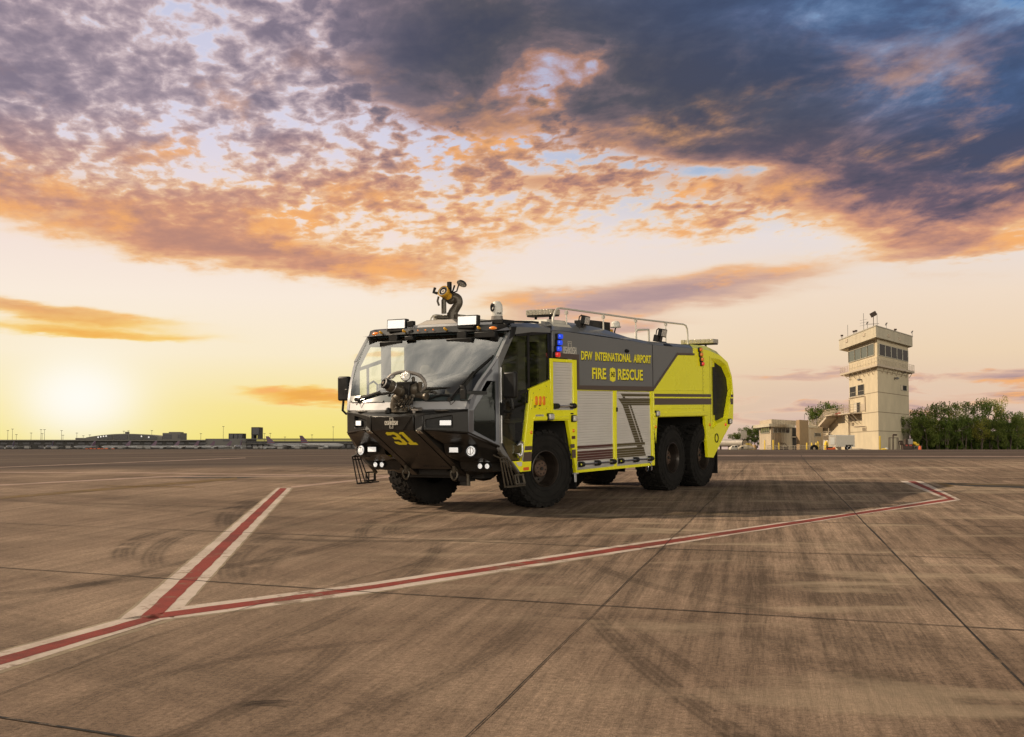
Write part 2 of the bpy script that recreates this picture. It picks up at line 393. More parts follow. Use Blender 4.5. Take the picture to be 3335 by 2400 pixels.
def axes(o, X, Y, Z):
    return Matrix(((X[0], Y[0], Z[0], o[0]), (X[1], Y[1], Z[1], o[1]), (X[2], Y[2], Z[2], o[2]), (0, 0, 0, 1)))

# apron plane: the near pavement rises gently away from the camera to a crest
TR = Matrix(((-0.520393, 0.853855, -0.011063, -0.5942), (-0.853362, -0.520476, -0.029636, 24.265), (-0.031063, -0.005982, 0.9995, -1.0117 + CAMZ), (0, 0, 0, 1)))
AN = Vector((-0.011063, -0.029636, 0.9995)); AP = TR.translation.copy()
ZF = CAMZ - .05
def apron_z(x, y): return AP.z - (AN.x * (x - AP.x) + AN.y * (y - AP.y)) / AN.z
def ground_z(x, y):
    a = apron_z(x, y); k = .12
    h = max(k - abs(a - ZF), 0) / k
    z = min(a, ZF) - h * h * k * .25
    return max(z, -3.)
def ray(px, py):
    a = (px - 1667.5) / 4360.69; b = (py - 1200) / 4360.69
    return Vector((a, math.cos(PITCH) + b * math.sin(PITCH), math.sin(PITCH) - b * math.cos(PITCH)))
def W(px, py, Y):
    d = ray(px, py); return Vector((0, 0, CAMZ)) + d * (Y / d.y)
def G(px, py, h=0.):
    d = ray(px, py); o = Vector((0, 0, CAMZ)); P0 = AP + AN * h
    return o + d * (AN.dot(P0 - o) / AN.dot(d))

# ================================================================== GROUND
def smooth_steps(a, b, n, p=1.6):
    return [a + (b - a) * (i / n) ** p for i in range(n + 1)]
ys = [-60, -30, -10] + [i * 2.5 for i in range(0, 15)] + [38 + i for i in range(0, 50)] + smooth_steps(92, 6000, 22, 2.4)
xs = [-6000, -3000, -1500, -800, -400, -200, -120, -80, -60] + [i * 4 for i in range(-14, 15)] + [60, 80, 120, 200, 400, 800, 1500, 3000, 6000]
gm = bpy.data.materials.new('airfield_concrete'); gm.use_nodes = True
t = NT(gm.node_tree); b = t.n['Principled BSDF']
pos = t.new('ShaderNodeTexCoord').outputs['Object']
spn = t.new('ShaderNodeSeparateXYZ'); t.l.new(pos, spn.inputs[0]); gx, gy, gz = spn.outputs
J1 = (G(2621, 1500) - G(2930, 1823)).normalized()           # direction of the long joints
ang = math.atan2(J1.x, J1.y)
ca, sa = math.cos(ang), math.sin(ang)
u = t.sub(t.mul(gx, ca), t.mul(gy, sa)); v = t.add(t.mul(gx, sa), t.mul(gy, ca))   # u across, v along
A2 = R(-52); u2 = t.sub(t.mul(gx, math.cos(A2)), t.mul(gy, math.sin(A2))); v2 = t.add(t.mul(gx, math.sin(A2)), t.mul(gy, math.cos(A2)))
blot = t.noise(t.vec(t.mul(gx, 1.), t.mul(gy, .6), 0.), .35, 7, .6)
blot2 = t.noise(t.vec(t.mul(u, 1.), t.mul(v, .22), 3.), 1.6, 6, .62, .4)
blot3 = t.noise(t.vec(t.mul(u2, 1.), t.mul(v2, .10), 7.), 1.1, 6, .6, .3)
strk = t.noise(t.vec(t.mul(u, 1.), t.mul(v, .035), 0.), 34., 7, .78)
strk2 = t.noise(t.vec(t.mul(u, 1.), t.mul(v, .02), 5.), 6., 3, .6)
grain = t.noise(pos, 26., 6, .80)
grit = t.noise(pos, 120., 3, .7)
base = t.ramp(blot, [(.30, (.140, .095, .066, 1)), (.50, (.208, .147, .104, 1)), (.70, (.300, .218, .156, 1))])
side = t.mapr(t.add(gx, t.mul(gy, .25)), 0., 7.)
def dark_by(col, f, amt):
    k = t.mapr(f, 0, 1, 1., 1 - amt, smooth=False)
    return t.mix(1., col, t.vec(k, k, k), 'MULTIPLY')
base = dark_by(base, t.mapr(blot3, .46, .66), .24)
base = dark_by(base, t.mul(t.mapr(blot2, .44, .66), t.mapr(side, 0, 1, .5, 1.)), .22)
k = t.mapr(t.mul(t.add(t.mul(t.sub(strk, .5), 1.), t.mul(t.sub(strk2, .5), .9)), t.mapr(side, 0, 1, .45, 1.)), -.18, .18, .60, 1.40, smooth=False)
base = t.mix(1., base, t.vec(k, k, k), 'MULTIPLY')
k = t.mapr(t.add(t.mul(t.sub(grain, .5), 1.1), t.mul(t.sub(grit, .5), .9)), -.24, .24, .50, 1.52, smooth=False)
base = t.mix(1., base, t.vec(k, k, k), 'MULTIPLY')
# rubber marks: arcs laid down by turning wheels
def arc(col, pts, wid, amt, seed):
    (x1, y1), (x2, y2), (x3, y3) = [(p.x, p.y) for p in pts]
    a = x1 * (y2 - y3) - y1 * (x2 - x3) + x2 * y3 - x3 * y2
    bx = (x1 * x1 + y1 * y1) * (y3 - y2) + (x2 * x2 + y2 * y2) * (y1 - y3) + (x3 * x3 + y3 * y3) * (y2 - y1)
    by = (x1 * x1 + y1 * y1) * (x2 - x3) + (x2 * x2 + y2 * y2) * (x3 - x1) + (x3 * x3 + y3 * y3) * (x1 - x2)
    cx, cy = -bx / (2 * a), -by / (2 * a); r = math.hypot(x1 - cx, y1 - cy)
    d = t.vm('DISTANCE', t.vec(gx, gy, 0.), (cx, cy, 0))
    off = t.m('ABSOLUTE', t.sub(d, r))
    band = t.mapr(off, wid, wid * .45)
    dm = t.vm('DISTANCE', t.vec(gx, gy, 0.), (x2, y2, 0))
    L = math.hypot(x1 - x3, y1 - y3) * .5
    band = t.mul(band, t.mapr(dm, L * 1.25, L * .75))
    ribs = t.mapr(t.m('SINE', t.mul(off, 6.2832 / (wid * .42))), -1, 1, .55, 1, smooth=False)
    nn = t.mapr(t.noise(t.vec(gx, gy, seed), 1.3, 6, .7), .34, .50)
    return dark_by(col, t.mul(t.mul(band, ribs), nn), amt)
gp = lambda *q: [G(x, y) for x, y in q]
for i, (q, wd, am) in enumerate([
    (gp((1900, 1960), (2150, 2210), (2470, 2440)), .13, .45), (gp((1980, 1990), (2250, 2180), (2560, 2400)), .08, .3),
    (gp((412, 1830), (430, 1770), (500, 1738)), .22, .5), (gp((505, 1850), (520, 1780), (610, 1735)), .20, .45), (gp((745, 1710), (760, 1665), (850, 1622)), .32, .5),
    (gp((770, 1900), (780, 1800), (900, 1740)), .22, .4), (gp((840, 1900), (900, 1800), (1000, 1760)), .25, .35),
    (gp((0, 1950), (400, 1880), (760, 1760)), .15, .40), (gp((100, 1925), (700, 1850), (1250, 1700)), .2, .4), (gp((1050, 1760), (1500, 1760), (2300, 1690)), .22, .45),
    (gp((1400, 1730), (2100, 1680), (3000, 1650)), .25, .5), (gp((560, 2400), (900, 2250), (1130, 2060)), .14, .35), (gp((760, 2310), (860, 2290), (930, 2330)), .12, .75), (gp((900, 2420), (1500, 2180), (1750, 1950)), .12, .3),
    (gp((2450, 1990), (2900, 2230), (3300, 2330)), .3, .3), (gp((2500, 1860), (2900, 1900), (3335, 1960)), .2, .25), (gp((1900, 1740), (2100, 1900), (2350, 1960)), .12, .3), (gp((1270, 1740), (1330, 1690), (1480, 1660)), .16, .5), (gp((1180, 1760), (1240, 1690), (1400, 1650)), .14, .5), (gp((640, 1700), (900, 1640), (1240, 1625)), .10, .4), (gp((1000, 2050), (1300, 1900), (1420, 1740)), .12, .35), (gp((150, 2400), (600, 2180), (1100, 2100)), .1, .3)]):
    base = arc(base, q, wd, am, i * 3.1)
# lighter worn bars across the right-hand slabs, dark spots of oil
wb = t.noise(t.vec(t.mul(u, .35), t.mul(v, .9), 11.), 1.0, 4, .6)
base = t.mix(t.mul(t.mapr(wb, .52, .66), t.mul(side, .6)), base, (.37, .29, .20, 1))
sp_ = t.mapr(t.noise(pos, 2.3, 2, .5), .74, .80)
base = dark_by(base, sp_, .6)
# asphalt beyond the concrete
asp = t.mapr(t.add(gy, t.mul(t.sub(t.noise(pos, .25, 4), .5), 3.)), 40., 44.)
asn = t.noise(t.vec(t.mul(gx, .02), t.mul(gy, .5), 0.), 1.6, 5, .6)
acol = t.ramp(asn, [(.35, (.062, .045, .036, 1)), (.52, (.085, .063, .050, 1)), (.68, (.14, .105, .080, 1))])
base = t.mix(asp, base, acol)
t.l.new(base, b.inputs['Base Color'])
t.l.new(t.mapr(blot, .3, .7, .85, .95, smooth=False), b.inputs['Roughness'])
b.inputs['Specular IOR Level'].default_value = .12
bn = t.new('ShaderNodeBump'); bn.inputs['Strength'].default_value = .6; bn.inputs['Distance'].default_value = .012
t.l.new(t.add(t.mul(strk, .8), t.add(grit, t.mul(grain, .6))), bn.inputs['Height']); t.l.new(bn.outputs[0], b.inputs['Normal'])
gmb = MB().grid([[(x, y, ground_z(x, y)) for x in xs] for y in ys])
tag(gmb.build('ground', gm, smooth=60), kind='structure')

def sheet(name, polys, mt, h):
    m = MB()
    for P in polys:
        Q = [G(x, y, h) for x, y in P]; D = []
        for i in range(len(Q)):
            a, b_ = Q[i], Q[(i + 1) % len(Q)]; L = (b_ - a).length; n = min(160, max(1, int(L / .22))); s_ = (b_ - a).cross(AN).normalized() if L > .01 else AN
            for k in range(n):
                p_ = a.lerp(b_, k / n); D.append(p_ + (s_ * (.010 * noise.noise(p_ * 3.) + .012 * noise.noise(p_ * 11.)) if 0 < k else Vector()))
        b0 = len(m.v); m.v += [tuple(q_) for q_ in D]
        for tr_ in tessellate_polygon([D]): m.f.append(tuple(b0 + i for i in tr_))
    o = m.build(name, mt, smooth=0, recalc=False); return tag(o, kind='structure')
def paint(name, c1, c2, amt=.5, holes=.0):
    m = bpy.data.materials.new(name); m.use_nodes = True; q = NT(m.node_tree); bb = q.n['Principled BSDF']
    co = q.new('ShaderNodeTexCoord').outputs['Object']
    n_ = q.add(q.mul(q.noise(co, 1.2, 6, .65), .6), q.mul(q.noise(co, 26., 4, .7), .4))
    q.l.new(q.mix(q.mapr(n_, .42, .62, 0., amt), c1, c2), bb.inputs['Base Color']); bb.inputs['Roughness'].default_value = .7
    wr = q.mapr(q.add(q.mul(q.noise(co, 5., 8, .75), .6), q.mul(q.noise(co, .8, 3, .6), .4)), .55, .60)
    _bs = bb.inputs["Base Color"].links[0].from_socket; q.l.new(q.mix(q.mul(wr, .75), _bs, (.17, .12, .08, 1)), bb.inputs['Base Color']); bb.inputs['Specular IOR Level'].default_value = .15
    bm = q.new('ShaderNodeBump'); bm.inputs['Strength'].default_value = .4; bm.inputs['Distance'].default_value = .01
    q.l.new(q.noise(co, 120., 3, .7), bm.inputs['Height']); q.l.new(bm.outputs[0], bb.inputs['Normal'])
    return m
Pw = paint('white_paint', (.50, .42, .36, 1), (.26, .20, .15, 1), .55)
Pb = paint('old_cream_paint', (.30, .24, .16, 1), (.17, .13, .09, 1), .8)
Pr = paint('red_paint', (.235, .042, .030, 1), (.11, .030, .022, 1), .8)
Po = paint('ochre_paint', (.16, .10, .035, 1), (.09, .065, .04, 1), .6)
Pk = paint('joint_sealant', (.022, .020, .018, 1), (.05, .04, .03, 1), .5)
Pd = paint('dark_blotch', (.035, .032, .026, 1), (.08, .065, .045, 1), .9)  # dark tone for the black stain and the right-hand patch
CU = [(598, 1974.3), (1200, 1898), (2000, 1777.8), (2783, 1667.8), (3068, 1622.4)]
CLo = [(3130, 1628), (2789, 1678), (2000, 1803), (1200, 1931), (562, 2015)]
sheet('marking_border', [[(378, 2017), (900, 1588), (957, 1588), (606, 1976), (598, 1978), (455, 2012)], [(-300, 2199), (392, 2012), (400, 2022), (-300, 2212)], [(-300, 2270), (540, 2018), (600, 2010), (540, 2027), (-300, 2286)], [(600, 2009), (1200, 1930), (2000, 1802), (2000, 1806), (1200, 1935), (560, 2019)]], Pb, .0015)
sheet('marking_white', [[(391, 2016), (904.5, 1588), (951, 1588), (593, 1982), (578, 1995), (535, 2012)], CU + CLo, [(-300, 2204.8), (394, 2015.6), (480, 2000), (575, 2013), (529, 2018.4), (-300, 2276)],
                      [(2930, 1566), (3000.6, 1566), (3129, 1627), (3069, 1622)]], Pw, .003)
sheet('marking_red', [[(455, 2010), (912.7, 1589.3), (934.8, 1589.3), (535, 1993.6), (513, 2014.5), (480, 2012)], [(510, 1999), (535, 1993.6), (1200, 1907), (2000, 1784), (2783, 1670), (3089, 1623.6), (3112, 1626.5), (2789, 1676), (2000, 1796), (1200, 1919), (513, 2014), (470, 2016)],
                    [(-300, 2220.5), (460.5, 2012.5), (500, 1999), (519, 2013), (500, 2019), (-300, 2253)], [(2956.5, 1567), (2980, 1567), (3112, 1625.6), (3089, 1623.6)]], Pr, .0045)
def line(a, b_, w): return [(a[0], a[1] - w / 2), (b_[0], b_[1] - w / 2), (b_[0], b_[1] + w / 2), (a[0], a[1] + w / 2)]
sheet('faint_lines', [line((948, 1586), (1330, 1546), 5), line((-300, 1595), (524, 1552.5), 3.4), line((524, 1552.5), (1300, 1549), 2.6), line((-300, 1536), (500, 1540), 2), line((500, 1540), (1300, 1551), 2), line((-300, 1533), (800, 1491), 1.3), line((2300, 1484), (3600, 1487), 1.6)], paint('faded_pink_paint', (.38, .27, .22, 1), (.22, .16, .12, 1), .8), .0018)
sheet('taxi_line', [line((-300, 1645.5), (772, 1558), 7), line((340, 1582), (635, 1586), 2.5)], Po, .0035)
sheet('dark_patch', [[(518, 1553.5), (650, 1548), (904, 1551), (772, 1558), (606, 1557)]], Pd, .0014)
sheet('dark_patch', [[(3020, 1570), (3340, 1578), (3500, 1582), (3340, 1590), (3130, 1582)]], Pd, .0014)  # patch darker than the pavement around it
sheet('yellow_line', [[(3048, 1572), (3068, 1572), (3110, 1582), (3085, 1586)], line((3110, 1576), (3335, 1580), 2)], Po, .0035)
def strip(pts, wm):
    """constant-width strip on the pavement through pixel-measured ground points"""
    P = [G(x, y, .0) for x, y in pts]; out_ = []
    N = []
    for i in range(len(P) - 1):
        k = max(2, int((P[i + 1] - P[i]).length / .8))
        for j in range(k): N.append(P[i].lerp(P[i + 1], j / k))
    N.append(P[-1]); m = []
    for i, p in enumerate(N):
        d = (N[min(i + 1, len(N) - 1)] - N[max(i - 1, 0)]).normalized(); s_ = d.cross(AN).normalized()
        wv = wm * (.75 + .5 * noise.noise(p * 1.7)); off = s_ * .012 * noise.noise(p * .9)
        m.append((p + off + s_ * wv / 2 + AN * .006, p + off - s_ * wv / 2 + AN * .006))
    return m
jm = MB()
for pts, wd in [([(1460, 2460), (1522, 2400), (2450, 1500), (2484, 1467)], .012), ([(3560, 2465), (3335, 2236), (2930, 1823), (2621, 1500), (2607, 1480)], .026), ([(2745, 1482), (2800, 1500), (3335, 1680), (3700, 1800)], .018),
                ([(-400, 1822), (0, 1849), (1200, 1929), (3335, 2054), (3700, 2076)], .034), ([(-400, 1688), (0, 1704), (1200, 1751), (2000, 1783), (3335, 1824), (3700, 1835)], .036),
                ([(-400, 1622), (0, 1632), (1200, 1665), (3335, 1718)], .040), ([(-400, 2280), (0, 2338), (408, 2400), (700, 2445)], .040), ([(-200, 2335), (0, 2261), (496, 2073.5), (827, 1974), (1037, 1919), (1200, 1875), (1900, 1700)], .009), ([(-400, 1590), (1200, 1618), (3335, 1650)], .02)]:
    L = strip(pts, wd)
    jm.grid(L)
tag(jm.build('pavement_joints', Pk, smooth=0, recalc=False), kind='structure')

# ================================================================== BUILDINGS
dLv = Vector((.039, 1, 0)).normalized(); dRv = Vector((.504, .864, 0)).normalized()
class Face:
    """an upright wall plane through P along d"""
    def __init__(s, P, d):
        s.P = Vector((P.x, P.y, 0)); s.d = d; n = Vector((d.y, -d.x, 0)).normalized()
        if n.dot(s.P) > 0: n = -n
        s.n = n
    def hit(s, px, py=1400):
        r = ray(px, py); o = Vector((0, 0, CAMZ)); q = s.n.dot(s.P - Vector((0, 0, 0))) / s.n.dot(Vector((r.x, r.y, 0)))
        return o + r * q
    def s_of(s, px): h = s.hit(px); return (Vector((h.x, h.y, 0)) - s.P).dot(s.d)
    def at(s, a, z, out=0.): p = s.P + s.d * a + s.n * out; return Vector((p.x, p.y, z))
    def rect(s, mb, x0, x1, yt, yb, o0, o1):
        """panel between pixel columns x0..x1; yt, yb measured at x0; from o0 to o1 outwards"""
        a0, a1 = s.s_of(x0), s.s_of(x1); zt, zb = s.hit(x0, yt).z, s.hit(x0, yb).z
        mb.hexa([s.at(a0, zb, o0), s.at(a1, zb, o0), s.at(a1, zb, o1), s.at(a0, zb, o1), s.at(a0, zt, o0), s.at(a1, zt, o0), s.at(a1, zt, o1), s.at(a0, zt, o1)])
        return a0, a1, zb, zt
    def tube(s, mb, pts, r, out, n=6): mb.tube([s.at(s.s_of(x), s.hit(x, y).z, out) for x, y in pts], r, n)
def para(cx, Y, xl, xr, yt, yb, dl=dLv, dr=dRv):
    """footprint with its near corner at pixel column cx, depth Y; left and right arms end at columns xl, xr"""
    C_ = W(cx, yb, Y); zt = W(cx, yt, Y).z; zb = C_.z
    FL, FR = Face(C_, dl), Face(C_, dr)
    L = FL.at(FL.s_of(xl), zb); Rr = FR.at(FR.s_of(xr), zb); B = L + (Rr - C_)
    P = [Vector((p.x, p.y, zb)) for p in (C_, Rr, B, L)]
    return P, zb, zt, FL, FR
def slab(mb, P, zb, zt): mb.hexa([Vector((p.x, p.y, zb)) for p in P] + [Vector((p.x, p.y, zt)) for p in P])
def wallmat(name, col, seams=0., amt=.12, axis='Z', sc_=1.):
    m = mat(name, col, .8, noise_amt=amt, nscale=.35 * sc_)
    if seams: seams = 5.2
    if seams:
        q = NT(m.node_tree); bb = q.n['Principled BSDF']; co = q.new('ShaderNodeTexCoord').outputs['Object']
        s3 = q.new('ShaderNodeSeparateXYZ'); q.l.new(co, s3.inputs[0])
        ln = q.m('SINE', q.mul(q.add(s3.outputs[0], s3.outputs[1]), seams)); bm = q.new('ShaderNodeBump'); bm.inputs['Strength'].default_value = .9; bm.inputs['Distance'].default_value = .06
        _b = bb.inputs['Base Color'].links[0].from_socket; _k = q.mapr(ln, .4, 1., 1., .72); q.l.new(q.mix(1., _b, q.vec(_k, _k, _k), 'MULTIPLY'), bb.inputs['Base Color']); q.l.new(ln, bm.inputs['Height']); q.l.new(bm.outputs[0], bb.inputs['Normal'])
    return m
B = {}
B['conc'] = wallmat('cream_precast', (.52, .44, .30), 0, .12)
B['conc2'] = wallmat('seam', (.20, .155, .10))
B['fascia'] = wallmat('ribbed_cream_metal', (.52, .46, .34), 18.)
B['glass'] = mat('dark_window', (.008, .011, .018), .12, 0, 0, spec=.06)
B['glass_sky'] = mat('sky_lit_window', (.035, .045, .038), .2, 0, 0, spec=.12)  # left-face panes: the sky's reflection put into a lighter glass colour
B['frame'] = mat('window_frame', (.35, .32, .25), .5)
B['rail'] = mat('cream_rail', (.46, .38, .28), .5)
B['dark'] = mat('dark_opening', (.010, .009, .008), .8)
B['brick'] = wallmat('tan_brick', (.30, .20, .10), 0, .2, sc_=4)
B['metal'] = wallmat('cream_siding', (.46, .38, .27), 14.)
B['trailer'] = mat('white_trailer_skin', (.58, .52, .42), .5, noise_amt=.08)
B['yel'] = mat('safety_yellow', (.72, .48, .03), .5, noise_amt=.1)
B['grey'] = mat('plain_grey', (.22, .21, .20), .5, .3, noise_amt=.15)
B['rust'] = mat('brown_steel', (.06, .035, .022), .7, noise_amt=.3)
B['redp'] = mat('faded_red', (.40, .05, .03), .6)
B['alu'] = mat('bare_aircraft_skin', (.42, .38, .32), .4, .4, noise_amt=.15)
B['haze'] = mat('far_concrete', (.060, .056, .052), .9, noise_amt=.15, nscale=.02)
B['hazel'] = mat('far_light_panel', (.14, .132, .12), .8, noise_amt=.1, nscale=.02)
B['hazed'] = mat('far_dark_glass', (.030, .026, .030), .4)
B['tail'] = mat('tail_stripe_red', (.15, .035, .04), .5)
B['tailb'] = mat('tail_blue', (.05, .06, .12), .5)
B['plane'] = mat('airliner_grey', (.28, .28, .28), .4, .2)

# ---- the tower
TW = empty('control_tower', W(2862, 1467, 242))
tag(TW, 'cream concrete airfield tower with dark cab windows, balcony and roof antennas', 'control tower')
def reparent(o, root):
    o.data.transform(Matrix.Translation(-root.location)); o.parent = root; return o
def tpart(name, mb, mt, root=None, bev=0., smooth=30, label=None, par=None):
    root = root or TW
    o = mb.build(name, mt, smooth=smooth, label=label); o.data.transform(Matrix.Translation(-root.location)); o.parent = par or root; return o
P, zb, zt, FL, FR = para(2862, 242, 2768, 2962, 1100, 1468)
m = MB(); slab(m, P, zb - .6, zt); wall = tpart('wall', m, B['conc'])
m = MB()
for yy in (1206, 1276, 1341, 1403):
    for Fc, xa in ((FL, 2768.5), (FR, 2961.5)):
        z = W(2862, yy, 242).z; a0, a1 = 0., Fc.s_of(xa)
        m.hexa([Fc.at(a0, z - .06, -.05), Fc.at(a1, z - .06, -.05), Fc.at(a1, z - .06, .012), Fc.at(a0, z - .06, .012), Fc.at(a0, z + .06, -.05), Fc.at(a1, z + .06, -.05), Fc.at(a1, z + .06, .012), Fc.at(a0, z + .06, .012)])
tpart('panel_joint', m, B['conc2'])
# cab glazing
for Fc, x0, x1, yt, yb, n, gl in ((FL, 2852.5, 2763.5 + 5, 1116, 1152, 4, 'glass_sky'), (FR, 2866, 2960, 1119, 1154, 5, 'glass')):
    a0, a1 = Fc.s_of(x0), Fc.s_of(x1); z1, z0 = W(2862, yt, 242).z, W(2862, yb, 242).z
    for i in range(n):
        b0, b1 = a0 + (a1 - a0) * (i + .04) / n, a0 + (a1 - a0) * (i + .96) / n
        m = MB().hexa([Fc.at(b0, z0, -.1), Fc.at(b1, z0, -.1), Fc.at(b1, z0, .06), Fc.at(b0, z0, .06), Fc.at(b0, z1, -.1), Fc.at(b1, z1, -.1), Fc.at(b1, z1, .06), Fc.at(b0, z1, .06)])
        tpart('cab_window', m, B[gl])
    m = MB()
    for i in range(n + 1):
        b = a0 + (a1 - a0) * i / n
        m.tube([Fc.at(b, z0 - .1, .08), Fc.at(b, z1 + .1, .08)], .10, 4)
    for z in (z0 - .08, z1 + .08): m.tube([Fc.at(a0, z, .07), Fc.at(a1, z, .07)], .09, 4)
    tpart('window_frame', m, B['frame'])
P, zb, zt, fl, fr = para(2853, 238, 2737, 2977, 1062, 1097)
m = MB(); slab(m, P, zb, zt); tpart('roof_fascia', m, B['fascia'])
cen = sum((p for p in P), Vector()) / 4
m = MB(); slab(m, [p + (p - cen) * .012 for p in P], zt, zt + .18); tpart('roof_edge', m, B['frame'])
for Fc, x0, x1, yt, yb in ((fl, 2823, 2816, 1082, 1092), (fl, 2766, 2759, 1102, 1112), (fr, 2896, 2904, 1088, 1099), (fr, 2931, 2938, 1099, 1110)):
    m = MB(); Fc.rect(m, x0, x1, yt, yb, -.05, .1); tpart('scupper', m, B['rail'])
# balcony
P, zb, zt, fl, fr = para(2857, 238.5, 2738, 2982, 1184, 1191)
m = MB(); slab(m, P, zb, zt); tpart('balcony_deck', m, B['rail'])
m = MB(); H = 1.15
for Fc, xe in ((fl, 2738), (fr, 2982)):
    ae = Fc.s_of(xe)
    for k in range(5): m.tube([Fc.at(0, zt + H * (k + 1) / 5, -.05), Fc.at(ae, zt + H * (k + 1) / 5, -.05)], .035 if k == 4 else .02, 4)
    for i in range(15): m.tube([Fc.at(ae * i / 14, zt, -.05), Fc.at(ae * i / 14, zt + H, -.05)], .03, 4)
# short return rails at both ends
for Fc, xe, dd_ in ((fl, 2738, dRv), (fr, 2982, dLv)):
    ae = Fc.s_of(xe); p = Fc.at(ae, zt, -.05)
    for k in range(5): m.tube([p + Vector((0, 0, H * (k + 1) / 5)), p + dd_ * 4 + Vector((0, 0, H * (k + 1) / 5))], .025, 4)
tpart('balcony_railing', m, B['rail'])
for Fc, Fw, x0, x1, sx_ in ((fl, FL, 2745, 2832, 13), (fr, FR, 2972, 2880, -8)):
    for i in range(7):
        x = x0 + (x1 - x0) * i / 6; p_ = Fc.hit(x, 1190); p_.z = zb; q_ = Fw.hit(min(max(x + sx_, 2769), 2958), 1200)
        q_.z = zb - 1.0 - (.2 if Fc is fl else .0) - abs(q_.y - 238) * .0
        tpart('balcony_brace', MB().tube([p_, q_ + Fw.n * .1], .07, 4), B['rail'])
# openings, doors and fittings
def tw_win(Fc, x0, x1, yt, yb, mt='dark', name='window', fr=True, root=None, bars=0):
    m = MB(); a0, a1, z0, z1 = Fc.rect(m, x0, x1, yt, yb, -.1, .03); o = tpart(name, m, B[mt], root)
    if fr:
        m = MB(); c = [(a0, z0), (a1, z0), (a1, z1), (a0, z1)]
        for i in range(4): m.tube([Fc.at(c[i][0], c[i][1], .05), Fc.at(c[(i + 1) % 4][0], c[(i + 1) % 4][1], .05)], .07, 4)
        for k in range(bars):
            zz_ = z0 + (z1 - z0) * .42; m.tube([Fc.at(a0, zz_, .05), Fc.at(a1, zz_, .05)], .04, 4)
        for k in range(2 if bars else 0):
            a = a0 + (a1 - a0) * (k + 1) / 3; m.tube([Fc.at(a, z0, .05), Fc.at(a, z0 + (z1 - z0) * .42, .05)], .03, 4)
        tpart('frame', m, B['frame'], root, par=o) if False else tpart('window_frame', m, B['frame'], root)
    return o
tw_win(FL, 2790, 2771, 1257, 1290, bars=1); tw_win(FL, 2817, 2797, 1250, 1285, bars=1)
tw_win(FR, 2936, 2955, 1254, 1271); m = MB(); FR.rect(m, 2936, 2941, 1254, 1271, .03, .12); tpart('shutter', m, B['rail'])
tw_win(FL, 2803, 2783, 1310, 1342, name='door_opening')
m = MB(); FL.rect(m, 2793, 2784, 1313, 1343, .03, .12); tpart('door_leaf', m, B['trailer'])
m = MB(); FL.rect(m, 2819, 2807, 1313, 1337, 0, .12); tpart('louvre', m, B['rail'])
m = MB(); FL.rect(m, 2781, 2775, 1376, 1386, 0, .1); tpart('vent', m, B['conc2'])
m = MB(); FL.rect(m, 2820, 2810, 1392, 1402, 0, .1); tpart('vent', m, B['conc2'])
m = MB(); FL.rect(m, 2807, 2766, 1343, 1347, 0, 2.2); tpart('landing', m, B['rail'])
m = MB()
a0, a1 = FL.s_of(2807), FL.s_of(2766); z0 = FL.hit(2807, 1343).z
for k in range(5): m.tube([FL.at(a0, z0 + .3 * (k + 1), 0), FL.at(a0, z0 + .3 * (k + 1), 2.1), FL.at(a1, z0 + .3 * (k + 1), 2.1)], .035, 4)
for i in range(8): a = a0 + (a1 - a0) * i / 7; m.tube([FL.at(a, z0, 2.1), FL.at(a, z0 + 1.5, 2.1)], .035, 4)
tpart('landing_railing', m, B['rail'])
for i in range(4):
    a = a0 + (a1 - a0) * i / 3.4; tpart('landing_brace', MB().tube([FL.at(a, z0 - .2, 1.9), FL.at(a, z0 - 2.2, .1)], .08, 4), B['rail'])
m = MB()
FL.tube(m, [(2768, 1297), (2817, 1288), (2820, 1290), (2821, 1340)], .10, .12); FL.tube(m, [(2783, 1389), (2820, 1387), (2822, 1389), (2823, 1402)], .09, .12)
FL.tube(m, [(2769, 1302), (2769, 1464)], .10, .14)
tpart('drain_pipe', m, B['rail'])
for Fc, x, y in ((FL, 2807, 1236), (FR, 2913, 1232)):
    h = Fc.hit(x, y); m = MB(); m.sphere(h + Fc.n * .5, .45, 1, 1, .5); m.tube([h, h + Fc.n * .5], .1, 5); tpart('wall_lamp', m, B['grey'])
m = MB(); FR.rect(m, 2939, 2946, 1207, 1215, 0, .5); tpart('ac_box', m, B['rust'])
